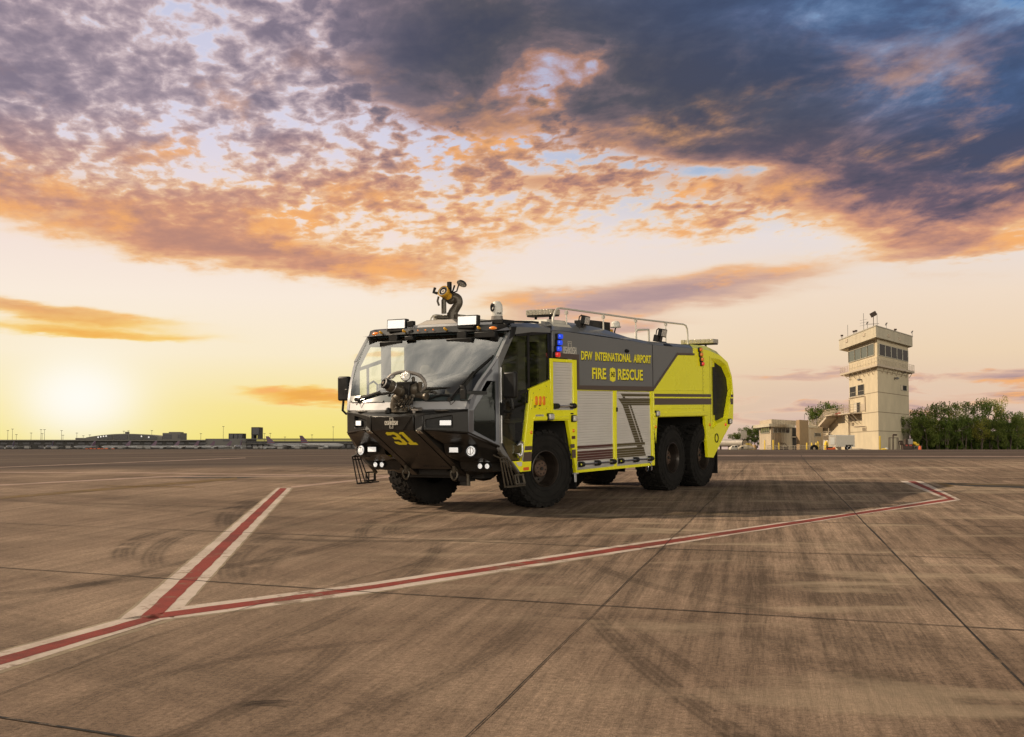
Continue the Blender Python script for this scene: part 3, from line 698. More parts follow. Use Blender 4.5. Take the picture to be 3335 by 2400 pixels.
# roof gear
for i, (x, y, kind) in enumerate([(2742, 1100, 'c'), (2761, 1096, 'a'), (2781, 1087, 'c'), (2788, 1085, 'c'), (2813, 1072, 't'), (2825, 1068, 'd'), (2845, 1063, 'p'), (2857, 1062, 'a'), (2887, 1071, 'd'), (2916, 1081, 'c'), (2971, 1096, 'd')]):
    Fc = fl if x < 2855 else fr
    F2 = Face(W(2853, 1062, 238.3), dLv if x < 2855 else dRv)
    p = F2.hit(x, y); m = MB()
    if kind == 'a': m.tube([p - Vector((0, 0, .3)), p + Vector((0, 0, 2.3))], .05, 5); nm = 'whip_antenna'
    elif kind == 't':
        m.tube([p - Vector((0, 0, .3)), p + Vector((0, 0, 3.0))], .05, 5)
        for k in range(3): m.tube([p + Vector((-.7, 0, .6 + .5 * k)), p + Vector((.7, 0, .9 + .5 * k))], .03, 4)
        nm = 'whip_antenna'
    elif kind == 'c': m.tube([p - Vector((0, 0, .3)), p + Vector((0, 0, .5))], .06, 5); m.box(p.x - .22, p.x + .22, p.y - .2, p.y + .2, p.z + .3, p.z + .6); nm = 'roof_camera'
    elif kind == 'd': m.tube([p - Vector((0, 0, .3)), p + Vector((0, 0, .8))], .05, 5); m.lathe([(0, .34), (.12, .2), (.2, .05)], p + Vector((0, 0, .9)), (-.6, .4, .5), 10); nm = 'antenna_dish'
    else:
        m.tube([p - Vector((0, 0, .3)), p + Vector((0, 0, 1.8))], .06, 5); m.tube([p + Vector((-1, 0, .4)), p + Vector((1, 0, .5))], .05, 4)
        m.box(-.55, .55, -.2, .2, -.4, .4, Matrix.Translation(p + Vector((0, 0, 2.2))) @ Matrix.Rotation(R(-28), 4, 'Y')); nm = 'roof_floodlight'
    tpart(nm, m, B['rust' if kind in 'cp' else 'grey'])
# annexe and its stair
AX = empty('tower_annexe', W(2768, 1467, 268)); tag(AX, 'low cream concrete annexe with outside stair at the foot of the tower', 'building')
dA = Vector((.076, 1, 0)).normalized()
C_ = FL.at(FL.s_of(2767), W(2862, 1468, 242).z, .25); FA = Face(C_, dA)
aL = FA.s_of(2669); zt = FA.hit(2669, 1362.5).z
P = [FA.at(0, C_.z), FA.at(aL, C_.z), FA.at(aL, C_.z) + Vector((9, 0, 0)), FA.at(0, C_.z) + Vector((3, 0, 0))]
m = MB(); slab(m, P, C_.z - .6, zt); tpart('wall', m, B['conc'], AX)
fx = Face(FA.at(aL, 0, 0), Vector((1, 0, 0)))
m = MB(); FA.rect(m, 2677, 2697, 1421, 1466, 0, .1); tpart('door', m, B['trailer'], AX)
m = MB(); FA.rect(m, 2676, 2678, 1418, 1466, .1, .3); FA.rect(m, 2676, 2699, 1418, 1421, .1, .3); tpart('door_frame', m, B['rust'], AX)
def rail_run(m, Fc, x0, y0, x1, y1, out, h=1.5, nb=5, np_=6, r=.045):
    A, B_ = Fc.at(Fc.s_of(x0), Fc.hit(x0, y0).z, out), Fc.at(Fc.s_of(x1), Fc.hit(x1, y1).z, out)
    for k in range(nb): v_ = Vector((0, 0, h * (k + 1) / nb)); m.tube([A + v_, B_ + v_], r, 4)
    for i in range(np_ + 1): p = A.lerp(B_, i / np_); m.tube([p, p + Vector((0, 0, h))], r, 4)
m = MB()
rail_run(m, FA, 2673, 1361, 2762, 1348, .0, 1.1, 5, 12); rail_run(m, FA, 2728, 1354, 2762, 1349, 2.4, 1.2, 4, 4)
tpart('roof_railing', m, B['rail'], AX)
m = MB(); FA.rect(m, 2727, 2752, 1353, 1356, 0, 2.6); tpart('stair_landing', m, B['rail'], AX)
m = MB(); FA.rect(m, 2673, 2697, 1386, 1388, 0, 2.6); tpart('stair_landing', m, B['rail'], AX)
def stair(x0, y0, x1, y1, o0, o1, name='stair_flight'):
    m = MB(); A, B_ = [(FA.s_of(x), FA.hit(x, y).z) for x, y in ((x0, y0), (x1, y1))]; n = 14
    for i in range(n):
        f = i / n; a = A[0] + (B_[0] - A[0]) * f; z = A[1] + (B_[1] - A[1]) * f; a2 = A[0] + (B_[0] - A[0]) * (i + 1) / n; z2 = A[1] + (B_[1] - A[1]) * (i + 1) / n
        m.hexa([FA.at(a, z - .5, o0), FA.at(a2, z2 - .5, o0), FA.at(a2, z2 - .5, o1), FA.at(a, z - .5, o1), FA.at(a, z, o0), FA.at(a2, z, o0), FA.at(a2, z, o1), FA.at(a, z, o1)])
    tpart(name, m, B['rail'], AX)
stair(2729, 1355, 2699, 1387, .1, 2.4); stair(2697, 1387, 2738, 1425, 2.6, 4.4)
m = MB(); rail_run(m, FA, 2729, 1355, 2699, 1387, 2.4, 1.3, 4, 6); rail_run(m, FA, 2697, 1387, 2738, 1425, 4.4, 1.4, 5, 7); rail_run(m, FA, 2673, 1387, 2697, 1387, 2.5, 1.3, 5, 3); rail_run(m, FA, 2738, 1424, 2764, 1424, 3.5, 1.2, 3, 3)
tpart('stair_railing', m, B['rail'], AX)
m = MB(); FA.tube(m, [(2674, 1392), (2694, 1420)], .10, 2.5); FA.tube(m, [(2690, 1400), (2706, 1420)], .10, 2.5); FA.tube(m, [(2697, 1410), (2697, 1466)], .12, 2.5); tpart('stair_support', m, B['rust'], AX)
h = FA.hit(2687, 1417); m = MB().box(h.x - .9, h.x - .2, h.y - .4, h.y + .2, h.z, h.z + .5); tpart('wall_lamp', m, B['rust'], AX)
h = FA.hit(2748, 1347); m = MB(); m.sphere((h.x - .9, h.y, h.z - .1), .42, 1, 1, 1.1, 8); m.sphere((h.x - 1.5, h.y, h.z - .2), .36, 1.2, 1, .8, 8); o = m.build('red_tarpaulin', B['redp']); tag(o, 'red cloth bundle on the upper landing of the outside stair', 'tarpaulin')

# ---- low building left of the tower
LB = empty('airfield_office', W(2512, 1466, 232)); tag(LB, 'low cream ribbed-metal building with strip windows and flat roof left of the tower', 'building')
P, zb, zt, F1, F2 = para(2512, 232, 2473, 2592, 1388, 1466)
m = MB(); slab(m, P, zb - .6, zt); tpart('wall', m, B['metal'], LB)
for Fc, x0, x1, yt, yb, n, gl in ((F1, 2507, 2478, 1391, 1409, 4, 'glass_sky'), (F2, 2518, 2570, 1391, 1409, 4, 'glass')):
    a0, a1 = Fc.s_of(x0), Fc.s_of(x1); z1, z0 = W(2512, yt, 232).z, W(2512, yb, 232).z
    for i in range(n):
        b0, b1 = a0 + (a1 - a0) * (i + .05) / n, a0 + (a1 - a0) * (i + .95) / n
        m = MB().hexa([Fc.at(b0, z0, -.1), Fc.at(b1, z0, -.1), Fc.at(b1, z0, .05), Fc.at(b0, z0, .05), Fc.at(b0, z1, -.1), Fc.at(b1, z1, -.1), Fc.at(b1, z1, .05), Fc.at(b0, z1, .05)])
        tpart('window', m, B[gl], LB)
    m = MB()
    for i in range(n + 1): b = a0 + (a1 - a0) * i / n; m.tube([Fc.at(b, z0, .07), Fc.at(b, z1, .07)], .06, 4)
    for z in (z0, z1): m.tube([Fc.at(a0, z, .07), Fc.at(a1, z, .07)], .07, 4)
    tpart('window_frame', m, B['frame'], LB)
P, zb, zt, F3, F4 = para(2505, 229, 2453, 2590, 1379, 1389)
m = MB(); slab(m, P, zb, zt); tpart('eave', m, B['fascia'], LB)
P, zb, zt, F5, F6 = para(2513, 236, 2474, 2594, 1365, 1381)
m = MB(); slab(m, P, zb, zt); tpart('upper_storey', m, B['metal'], LB)
P, zb, zt, F7, F8 = para(2605, 228, 2593, 2633, 1367, 1466)
m = MB(); slab(m, P, zb - .5, zt); tpart('brick_tower', m, B['brick'], LB)
P, zb, zt, F9, F10 = para(2634, 246, 2630, 2680, 1388, 1466)
m = MB(); slab(m, P, zb - .5, zt); tpart('rear_wing', m, B['metal'], LB)
tw_win(F10, 2652, 2672, 1409, 1422, 'glass', root=LB)
P, zb, zt, fa, fb = para(2630, 243, 2629, 2664, 1384, 1392)
m = MB(); slab(m, P, zb, zt); tpart('wing_eave', m, B['fascia'], LB)
m = MB(); F2.rect(m, 2580, 2592, 1393, 1421, -.1, .05); tpart('door_recess', m, B['dark'], LB)
m = MB(); F2.rect(m, 2580, 2592, 1425, 1465, -.1, .05); tpart('door_recess', m, B['dark'], LB)
m = MB(); F2.rect(m, 2578, 2592, 1421, 1425, 0, 1.2); tpart('balcony', m, B['rail'], LB)
m = MB(); rail_run(m, F2, 2579, 1421, 2592, 1421, 1.1, 1.1, 4, 4, .04); tpart('balcony_railing', m, B['redp'], LB)
m = MB().tube([W(2620, 1367, 232), W(2620, 1347, 232)], .05, 5); tpart('roof_aerial', m, B['grey'], LB)

# ---- bollards, rail fence and clutter
def bx(px0, px1, yt, yb, Y, dep):
    a, b_ = W(px0, yt, Y), W(px1, yb, Y); return (a.x, b_.x, Y, Y + dep, b_.z, a.z)
bl = None
blab = ['leftmost yellow bollard before the white wall of the low building', 'second yellow bollard from the left, at the corner of the low building', 'yellow bollard at the left end of the rail fence', 'yellow bollard just right of the brick block', 'yellow bollard behind the black tyre', 'yellow bollard directly left of the tallest one by the annexe', 'tallest yellow bollard of the group beside the annexe door']
for i, (x, y) in enumerate([(2491, 1435), (2518.5, 1434), (2536.6, 1443), (2627.8, 1443), (2643.7, 1443), (2658, 1443), (2664.4, 1438)]):
    p = W(x, 1466, 212); hgt = (1466 - y) * 212 / 4361
    m = MB().lathe([(0, .11), (hgt - .1, .11), (hgt, .05)], (0, 0, 0), (0, 0, 1), 10, True)
    o = m.build('bollard', B['yel']); o.location = (p.x, p.y, ground_z(p.x, p.y) - .02); tag(o, blab[i], 'bollard', 'yellow bollards by the low building')
o = MB().lathe([(0, .22), (4.2 * .52 - .1, .22), (2.3, .1)], (0, 0, 0), (0, 0, 1), 10, True); hgt = 2.3
p = W(2866.5, 1466, 236); o = MB().box(-.11, .11, -.1, .1, 0, 2.4).build('corner_guard', B['yel']); o.location = (p.x, p.y, ground_z(p.x, p.y) - .02); tag(o, 'yellow corner guard standing against the tower corner', 'corner guard')
m = MB()
for y in (1451, 1456, 1461): m.tube([W(2498 if y > 1452 else 2500, y, 214), W(2694, y, 214)], .04, 5)
for k in range(12): x = 2498 + k * 17.8; m.tube([W(x, 1450.5, 214), W(x, 1466.5, 214)], .045, 5)
tag(m.build('rail_fence', B['rail']), 'low tube rail fence running in front of the low building', 'fence')
# cargo trailer
TLR = empty('cargo_trailer', W(2735, 1466, 216)); tag(TLR, 'white box cargo trailer parked at the foot of the tower', 'trailer')
P, zb, zt, Fa, Fb = para(2723, 214, 2699, 2783, 1419, 1455, Vector((-.95, .6, 0)).normalized(), Vector((.93, 1.0, 0)).normalized())
m = MB(); slab(m, P, zb, zt); tpart('body', m, B['trailer'], TLR)
m = MB(); slab(m, [p + (p - sum(P, Vector()) / 4) * .02 for p in P], zt, zt + .12); tpart('roof', m, B['white'] if 'white' in B else M['white'], TLR)
m = MB(); Fa.rect(m, 2718, 2704, 1424, 1447, 0, .05); tpart('front_panel', m, M['white'], TLR)
for x in (2757, 2768):
    h = Fb.hit(x, 1459); m = MB().lathe([(-.15, .33), (.12, .36), (.16, .2)], h, Fb.n, 16, True); wo = tpart('wheel', m, M['rubber'], TLR)
    m = MB().lathe([(.15, .17), (.2, .12), (.2, .01)], h, Fb.n, 12); tpart('rim', m, M['alu'], TLR, par=wo)
m = MB(); Fb.rect(m, 2753, 2773, 1448.5, 1451, 0, .25); tpart('mudguard', m, B['dark'], TLR)
m = MB().tube([W(2711, 1457, 214), W(2692, 1457, 213)], .10, 5); m.tube([W(2694, 1450, 213), W(2694, 1465.5, 213)], .08, 5); tpart('drawbar', m, B['dark'], TLR)
# portable toilet, barrel, tyres, tarps, tanks
m = MB(); r_ = bx(2689, 2698, 1436, 1466, 222, 1.2); m.prism([(r_[0], r_[4]), (r_[1], r_[4]), (r_[1], r_[5] - .5), ((r_[0] + r_[1]) / 2, r_[5]), (r_[0], r_[5] - .5)], lambda u_, v_, w_: (u_, w_, v_), 222, 223.2)
tag(m.build('portable_toilet', B['yel']), 'yellow portable toilet between the annexe door and the white trailer', 'portable toilet')
p = W(2706, 1462, 218); m = MB().cyl((p.x - .7, p.y, p.z), (p.x + .7, p.y, p.z), .28); tag(m.build('orange_barrel', M['orange']), 'orange barrel lying under the drawbar of the white trailer', 'barrel')
p = W(2652, 1461, 210); m = MB()
m.lathe([(-.28, .25), (-.3, .6), (0, .62), (.3, .6), (.28, .25)], p, (0, 1, .0), 18); o = m.build('lying_tyre', M['rubber']); tag(o, 'big black tyre standing by the rail fence behind two bollards', 'tyre')
# stripped jeep frame
m = MB()
q = [(2536, 1443), (2556, 1443), (2563, 1452), (2569, 1455), (2569, 1463), (2529, 1463), (2529, 1456), (2536, 1455), (2536, 1443)]
for Y in (216, 217.6): m.tube([W(x, y, Y) for x, y in q], .07, 5)
for x, y in q[:5]: m.tube([W(x, y, 216), W(x, y, 217.6)], .06, 5)
for x in (2543, 2551): m.tube([W(x, 1443, 216), W(x, 1456, 216)], .05, 4)
m.box(*bx(2530, 2568, 1456, 1461, 216, 1.5))
J = m.build('jeep_hulk', B['rust']); tag(J, 'stripped dark jeep frame behind the rail fence', 'jeep')
for x in (2536, 2562):
    p = W(x, 1462.5, 215.9); MB().lathe([(-.1, .12), (-.1, .24), (.1, .24), (.1, .12)], p, (0, 1, 0), 14).build('wheel', M['rubber'], J)
# derelict airliner section, small plane hulk, white hulk
AF = empty('aircraft_wreck', W(2385, 1455, 250)); tag(AF, 'weathered grey airliner fuselage section with upright tail engine pod', 'aircraft wreck')
p, q_ = W(2330, 1443, 262), W(2427, 1443, 250); r = 12 * 250 / 4361
m = MB().tube([p, p.lerp(q_, .5), p.lerp(q_, .93), q_], [r, r, r * 1.0, r * .97], 20); tpart('fuselage', m, B['alu'], AF)
m = MB().lathe([(0, r * .98), (.2, r * .9), (-.3, r * .7), (-.4, .02)], q_, (q_ - p), 20); tpart('bulkhead', m, B['dark'], AF)
m = MB(); m.grid([[W(2411 + 2 * math.sin(i / 6 * 3.1), 1429 - i * 4.3, 251 - d) for d in (0, 2.6)] + [W(2431 + 1.5 * math.sin(i / 6 * 3.1), 1429 - i * 4.3, 251 - d) for d in (2.6, 0)] for i in range(7)], True); tpart('tail_pod', m, B['alu'], AF)
m = MB(); m.box(*bx(2411, 2433, 1402, 1403.5, 249, 2.6)); tpart('pod_cap', m, B['rust'], AF)
m = MB()
for x in (2345, 2372, 2400, 2420): m.box(*bx(x, x + 5, 1452, 1465, 250, .5))
tpart('cradle', m, B['rust'], AF)
m = MB(); pr = [(2379, 1465), (2379, 1458), (2388, 1452), (2392, 1450), (2402, 1450), (2406, 1456), (2412, 1460), (2411, 1465)]
m.prism([(W(x, y, 226).x, W(x, y, 226).z) for x, y in pr], lambda a, b_, c: (a, c, b_), 226, 228)
CH = m.build('car_hulk', B['trailer'], bev=.08); tag(CH, 'small white rounded car hulk in front of the airliner fuselage section', 'car')
for x0, x1 in ((2385, 2389), (2394, 2401)): m = MB().box(*bx(x0, x1, 1451.5, 1456.5, 225.95, .1)); m.build('window', B['dark'], CH)
m = MB(); m.tube([W(2405, 1461, 224), W(2415, 1457, 224.2), (W(2430, 1456, 224.5)), W(2445, 1458, 224.8), W(2459, 1461, 225)], [.15, .38, .42, .3, .08], 10)
PH = m.build('light_plane_hulk', B['metal']); tag(PH, 'faded olive light aircraft fuselage lying beside the white hulk', 'aircraft wreck')
m = MB().box(*bx(2415, 2421, 1455, 1460, 223.6, .2)); m.build('hatch', B['dark'], PH)
m = MB()
for y in (1444, 1448): m.tube([W(2430, y, 232), W(2442, y, 232), W(2458, y + 9, 232)], .05, 4)
for x, y0, y1 in ((2430, 1443, 1460), (2436, 1443, 1460), (2442, 1443, 1460), (2450, 1449, 1462), (2458, 1453, 1464)): m.tube([W(x, y0, 232), W(x, y1, 232)], .05, 4)
m.box(*bx(2430, 2458, 1462, 1464, 231.6, 1.6))
tag(m.build('boarding_stair', B['yel']), 'yellow boarding stair beside the low building', 'stair')
tag(MB().box(*bx(2458, 2463, 1448, 1464, 230, 1)).build('timber_crate', mat('timber', (.30, .17, .05), .8, noise_amt=.3), bev=.03), 'tall orange timber crate against the left wall of the low building', 'crate')
# pipe rig and equipment at the right foot of the tower
Yq = 232
m = MB(); m.tube([W(2895, 1466, Yq), W(2895, 1425.5, Yq), W(2925, 1426, Yq), W(2925, 1466, Yq)], .09, 5); m.tube([W(2908.5, 1466, Yq), W(2908.5, 1416, Yq)], .12, 5); m.tube([W(2908, 1416, Yq), W(2921, 1416, Yq)], .16, 5); m.tube([W(2899, 1466, Yq), W(2899, 1427, Yq)], .05, 4); m.tube([W(2921, 1466, Yq), W(2921, 1427, Yq)], .05, 4)
tag(m.build('pipe_rig', B['rust']), 'rusty steel pipe frame standing against the shaded tower wall', 'pipe frame')
PU = empty('pump_unit', W(2948, 1466, Yq)); tag(PU, 'dark red and black pump machinery on a skid at the tower foot', 'machine')
m = MB(); m.box(*bx(2943, 2972, 1447, 1462, Yq, 1.2)); m.box(*bx(2949, 2958, 1430, 1447, Yq + .1, .8)); m.cyl(W(2932, 1443, Yq), W(2940, 1443, Yq), .32); m.tube([W(2927, 1441, Yq), W(2930, 1436, Yq), W(2938, 1436, Yq), W(2942, 1447, Yq)], .10, 6)
for x in (2928, 2934, 2940): m.tube([W(x, 1442, Yq), W(x + 3, 1466, Yq)], .07, 5)
tpart('engine', m, B['rust'], PU)
m = MB(); m.box(*bx(2950, 2956, 1448, 1452, Yq - .1, .1)); m.box(*bx(2962, 2971, 1448, 1452, Yq - .1, .1)); tpart('red_panel', m, B['redp'], PU)
m = MB(); m.box(*bx(2960, 2973, 1430, 1446, Yq - .5, .5)); tpart('control_cabinet', m, B['grey'], PU)
m = MB(); m.box(*bx(2945, 2970, 1462, 1466, Yq, 1.2)); tpart('skid', m, B['dark'], PU)
m = MB(); m.box(*bx(2975, 3002, 1452, 1453.5, Yq, 1.2)); 
for x in (2977, 2989, 3000): m.box(*bx(x, x + 1.2, 1453, 1466, Yq, 1.1))
m.box(*bx(2977, 3000, 1462, 1463, Yq, 1.1))
tag(m.build('work_bench', B['grey']), 'grey metal work bench right of the pump machinery', 'bench')
m = MB(); m.sphere(W(2978, 1443, Yq), .38, 1.2, .8, .7, 8); m.sphere(W(2986, 1448, Yq), .30, 1.4, 1, .7, 8); m.box(*bx(2985, 2994, 1446, 1451, Yq + .2, .6)); tag(m.build('yellow_hose_pile', B['yel'], smooth=60), 'yellow gear heaped on the grey work bench', 'equipment pile')
m = MB(); m.lathe([(0, .28), (.7, .2), (.75, .02)], W(2996, 1466, Yq - 1), (0, 0, 1), 10); tag(m.build('orange_bucket', M['orange']), 'orange bucket on the ground in front of the work bench', 'bucket')
m = MB(); m.sphere(W(2880, 1464, Yq), .45, 1.4, 1, .5, 10); tag(m.build('hose_coil', B['yel']), 'yellow hose coil on the ground at the tower corner', 'hose')
m = MB(); m.sphere(W(2887, 1462, Yq), .3, 1.2, 1, .8, 8); tag(m.build('white_sack', M['white']), 'small white sack resting behind the yellow hose coil', 'sack')
m = MB(); m.sphere(W(2793, 1466, 210), 1.0, 1.7, 1, .3, 14); m.sphere(W(2815, 1466, 210), .8, 1.6, 1, .28, 14); tag(m.build('tarpaulin_heap', B['metal'], smooth=60), 'cream tarpaulin heap on the ground beside the trailer', 'tarpaulin')

# ================================================================== TREES
def leafmat(name, c1, c2, c3):
    m = bpy.data.materials.new(name); m.use_nodes = True; q = NT(m.node_tree); bb = q.n['Principled BSDF']
    co = q.new('ShaderNodeTexCoord').outputs['Object']
    n_ = q.noise(co, 1.1, 4, .6); n2_ = q.noise(co, 9., 2, .6)
    q.l.new(q.ramp(q.add(q.mul(n_, .7), q.mul(n2_, .3)), [(.35, c1), (.5, c2), (.65, c3)]), bb.inputs['Base Color'])
    bb.inputs['Roughness'].default_value = .6; bb.inputs['Specular IOR Level'].default_value = .3
    tr = q.new('ShaderNodeBsdfTranslucent'); tr.inputs[0].default_value = tuple(v * 1.3 for v in c2[:3]) + (1,)
    mx = q.new('ShaderNodeMixShader'); mx.inputs[0].default_value = .3
    o = q.n['Material Output']; q.l.new(bb.outputs[0], mx.inputs[1]); q.l.new(tr.outputs[0], mx.inputs[2]); q.l.new(mx.outputs[0], o.inputs[0]); return m
LF = [leafmat('leaf_green', (.045, .075, .012, 1), (.10, .145, .024, 1), (.19, .23, .045, 1)), leafmat('leaf_olive', (.05, .075, .012, 1), (.12, .155, .028, 1), (.22, .24, .055, 1)), leafmat('leaf_yellowish', (.11, .12, .016, 1), (.22, .21, .03, 1), (.32, .29, .06, 1))]
BK = mat('bark', (.10, .075, .055), .9, noise_amt=.3)
def tree_meshes(seed, h, w, mt, low=.25, nleaf=2600, ls=.26):
    rd = random.Random(seed); tr = MB(); lf = MB()
    blobs = []
    nst = rd.choice([1, 2, 3])
    for s in range(nst):
        bx_ = (rd.random() - .5) * w * .35; p = Vector((bx_ * .4, (rd.random() - .5) * .5, -.3)); pts = [p.copy()]
        H = h * (.62 + .2 * rd.random())
        for i in range(1, 6): pts.append(Vector((bx_ * (.4 + i * .2) + (rd.random() - .5) * .4, (rd.random() - .5) * .6, H * i / 5)))
        tr.tube(pts, [.20 * (1 - i / 6.5) * h / 8 for i in range(6)], 7)
        for k in range(9):
            b0 = pts[rd.randint(2, 5)]; a = rd.random() * 6.28; L = w * (.25 + .25 * rd.random())
            e = b0 + Vector((math.cos(a) * L, math.sin(a) * L, L * (.3 + .7 * rd.random())))
            if e.z > h * .95: e.z = h * .9
            mid = b0.lerp(e, .5) + Vector((0, 0, -.1)); tr.tube([b0, mid, e], [.07, .045, .015], 5)
            blobs.append((e, w * (.10 + .10 * rd.random())))
    for k in range(16):
        a = rd.random() * 6.28; rr = w * .5 * math.sqrt(rd.random()) * .85; zz_ = h * (low + (1 - low) * rd.random() ** .8)
        shr = math.sqrt(max(.08, 1 - ((zz_ / h - .55) / .5) ** 2))
        blobs.append((Vector((math.cos(a) * rr * shr, math.sin(a) * rr * shr, zz_ * .95)), w * (.09 + .12 * rd.random())))
    per = max(8, int(nleaf / len(blobs)))
    for c, r in blobs:
        for i in range(int(per * (.6 + .8 * rd.random()))):
            d = Vector((rd.gauss(0, 1), rd.gauss(0, 1), rd.gauss(0, .75)))
            d = d.normalized() * r * (.35 + .75 * rd.random() ** .6)
            p = c + d
            if p.z < .4: continue
            s = ls * (.5 + rd.random()); a = Vector((rd.gauss(0, 1), rd.gauss(0, 1), rd.gauss(0, 1))).normalized(); b_ = a.orthogonal().normalized(); c_ = a.cross(b_)
            an = rd.random() * 6.28; u_ = (b_ * math.cos(an) + c_ * math.sin(an)) * s * .5; v_ = (c_ * math.cos(an) - b_ * math.sin(an)) * s * .36
            lf.face([p - u_, p + v_ * .9, p + u_, p - v_ * .9])
    return tr, lf
def place_tree(protos, i, px, ytop, Y, wpx, label, group):
    tr, lf, mt, h, w_ = protos[i]
    p = W(px, 1467, Y); hh = (W(px, ytop, Y).z - ground_z(p.x, p.y)) * 1.10
    e = empty('tree', (p.x, p.y, ground_z(p.x, p.y))); tag(e, label, 'tree', group)
    e.rotation_euler = (0, 0, random.random() * 6.28); s = hh / h; sw = (wpx * Y / 4361) / w_; e.scale = (sw, sw, s)
    for nm, me in (('trunk', tr), ('crown', lf)):
        o = bpy.data.objects.new(nm, me); COL.objects.link(o); o.parent = e
protos = []
for i, (h, w_, low, k, ls) in enumerate([(9, 6, .35, 0, .30), (8, 5.5, .12, 1, .28), (9, 6.5, .30, 2, .28), (7, 5, .08, 0, .28), (10, 7, .3, 1, .30)]):
    tr, lf = tree_meshes(50 + i, h, w_, None, low, [2600, 4200, 2800, 4000, 2900][i], ls)
    protos.append((tr.mesh('trunk', BK), lf.mesh('crown', LF[k], smooth=0, recalc=False), LF[k], h, w_))
ords = ['nearest the tower', 'second from the tower', 'third from the tower', 'fourth from the tower', 'fifth from the tower', 'sixth from the tower', 'seventh from the tower', 'eighth from the tower', 'ninth from the tower', 'tenth from the tower', 'eleventh from the tower', 'last at the right edge of the photo']
tall = [(2978, 1345), (3012, 1336), (3045, 1334), (3080, 1322), (3112, 1328), (3150, 1324), (3187, 1320), (3225, 1312), (3262, 1311), (3295, 1350), (3325, 1354), (3360, 1352)]
for i, (x, y) in enumerate(tall):
    place_tree(protos, [0, 2, 4, 0, 2, 4, 0, 4, 2, 0, 4, 2][i], x, y, 275 + (i % 3) * 6, 64 + (i % 4) * 8, 'tall airy tree behind the thicket, ' + ords[i], 'tall trees behind the tower')
low_ = [2972, 2998, 3026, 3055, 3084, 3113, 3142, 3170, 3199, 3228, 3257, 3286, 3315, 3345]
ords2 = ['first by the tower', 'second', 'third', 'fourth', 'fifth', 'sixth', 'seventh', 'eighth', 'ninth', 'tenth', 'eleventh', 'twelfth', 'thirteenth', 'last at the right edge']
for i, x in enumerate(low_):
    place_tree(protos, [1, 3, 1, 2, 3, 1, 3, 1, 2, 3, 1, 3, 1, 2][i], x, 1372 + (i * 37 % 17) - 6, 256 + (i % 2) * 5, 52 + (i % 3) * 8, 'bushy dense tree of the front thicket right of the tower, ' + ords2[i], 'bushy trees of the front thicket')
for x, y, wp, lb in ((2655, 1340, 58, 'green tree rising behind the low building, left of its neighbour'), (2690, 1322, 66, 'green tree behind the annexe roof railing'), (2720, 1330, 60, 'green tree behind the upper stair landing'), (2422, 1398, 44, 'round green tree behind the airliner tail pod'), (2446, 1405, 40, 'green tree between the tail pod and the low building'), (2462, 1396, 40, 'green tree against the left wall of the low building'), (2392, 1418, 40, 'small tree above the airliner fuselage section'), (2404, 1412, 34, 'small green tree just left of the airliner tail pod')):
    place_tree(protos, random.choice([0, 1, 3]), x, y, 300, wp, lb, 'trees behind the low buildings')
for i, (azd, dist, ht) in enumerate([(98, 80, 9), (105, 78, 10), (112, 82, 9), (119, 80, 9), (47, 75, 8), (52, 68, 10), (57, 72, 9), (62, 64, 10), (67, 70, 11), (72, 66, 9), (78, 72, 10), (84, 70, 9), (91, 75, 10)]):  # first four extend the belt, added to darken the corner window's reflection
    tr, lf, mt_, h_, w_ = protos[[1, 3, 1, 3, 1, 3, 0, 1, 2, 3, 1, 4, 3][i]]
    x_, y_ = dist * math.sin(R(azd)), dist * math.cos(R(azd))
    e = empty('tree', (x_, y_, ground_z(x_, y_))); tag(e, ['first', 'second', 'third', 'fourth', 'fifth', 'sixth', 'seventh', 'eighth', 'ninth', 'tenth', 'eleventh', 'twelfth', 'thirteenth'][i] + ' tree of the belt outside the right edge of the photo', 'tree', 'trees outside the right edge'); e.rotation_euler = (0, 0, i * 1.3); e.scale = (1.5, 1.5, ht / h_)
    for nm, me in (('trunk', tr), ('crown', lf)):
        o = bpy.data.objects.new(nm, me); COL.objects.link(o); o.parent = e
# undergrowth closing the thicket
ug = MB(); rd = random.Random(5)
for i in range(9000):
    Y = 262 + rd.random() * 22; x = 2968 + rd.random() * 420; p = W(x, 1467, Y); z = ground_z(p.x, p.y) + rd.random() ** 1.3 * 3.6
    s = .34 * (.5 + rd.random()); a = Vector((rd.gauss(0, 1), rd.gauss(0, 1), rd.gauss(0, 1))).normalized(); b_ = a.orthogonal().normalized() * s; c_ = a.cross(b_).normalized() * s * .8; p = Vector((p.x, p.y, z))
    ug.face([p - b_, p + c_, p + b_, p - c_])
tag(ug.build('undergrowth', LF[0], smooth=0, recalc=False), 'dark undergrowth filling the space beneath the thicket', 'undergrowth', kind='stuff')

# ================================================================== TERMINAL, far left
YT = 1500
def tb(px0, px1, yt, yb, Y=YT, dep=60, drop=2.):
    a, b_ = W(px0, yt, Y), W(px1, yb, Y); return (min(a.x, b_.x), max(a.x, b_.x), Y, Y + dep, b_.z - drop, a.z)
def L1(X, Y): return (X / 3.9103, 1360 + Y / 3.9103)
def L2(X, Y): return (540 + X / 3.78, 1360 + Y / 3.78)
TM = empty('terminal_building', W(400, 1466, YT)); tag(TM, 'long low dark airport terminal with arched glazed hall on the horizon', 'terminal')
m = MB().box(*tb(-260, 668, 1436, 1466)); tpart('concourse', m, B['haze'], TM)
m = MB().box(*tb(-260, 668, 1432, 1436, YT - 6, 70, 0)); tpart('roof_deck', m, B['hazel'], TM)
m = MB()
for k in range(26): x = -250 + k * 36; m.box(*tb(x, x + 22, 1441, 1447, YT - 1, 4, 0))
tpart('window_band', m, B['hazed'], TM)
m = MB()
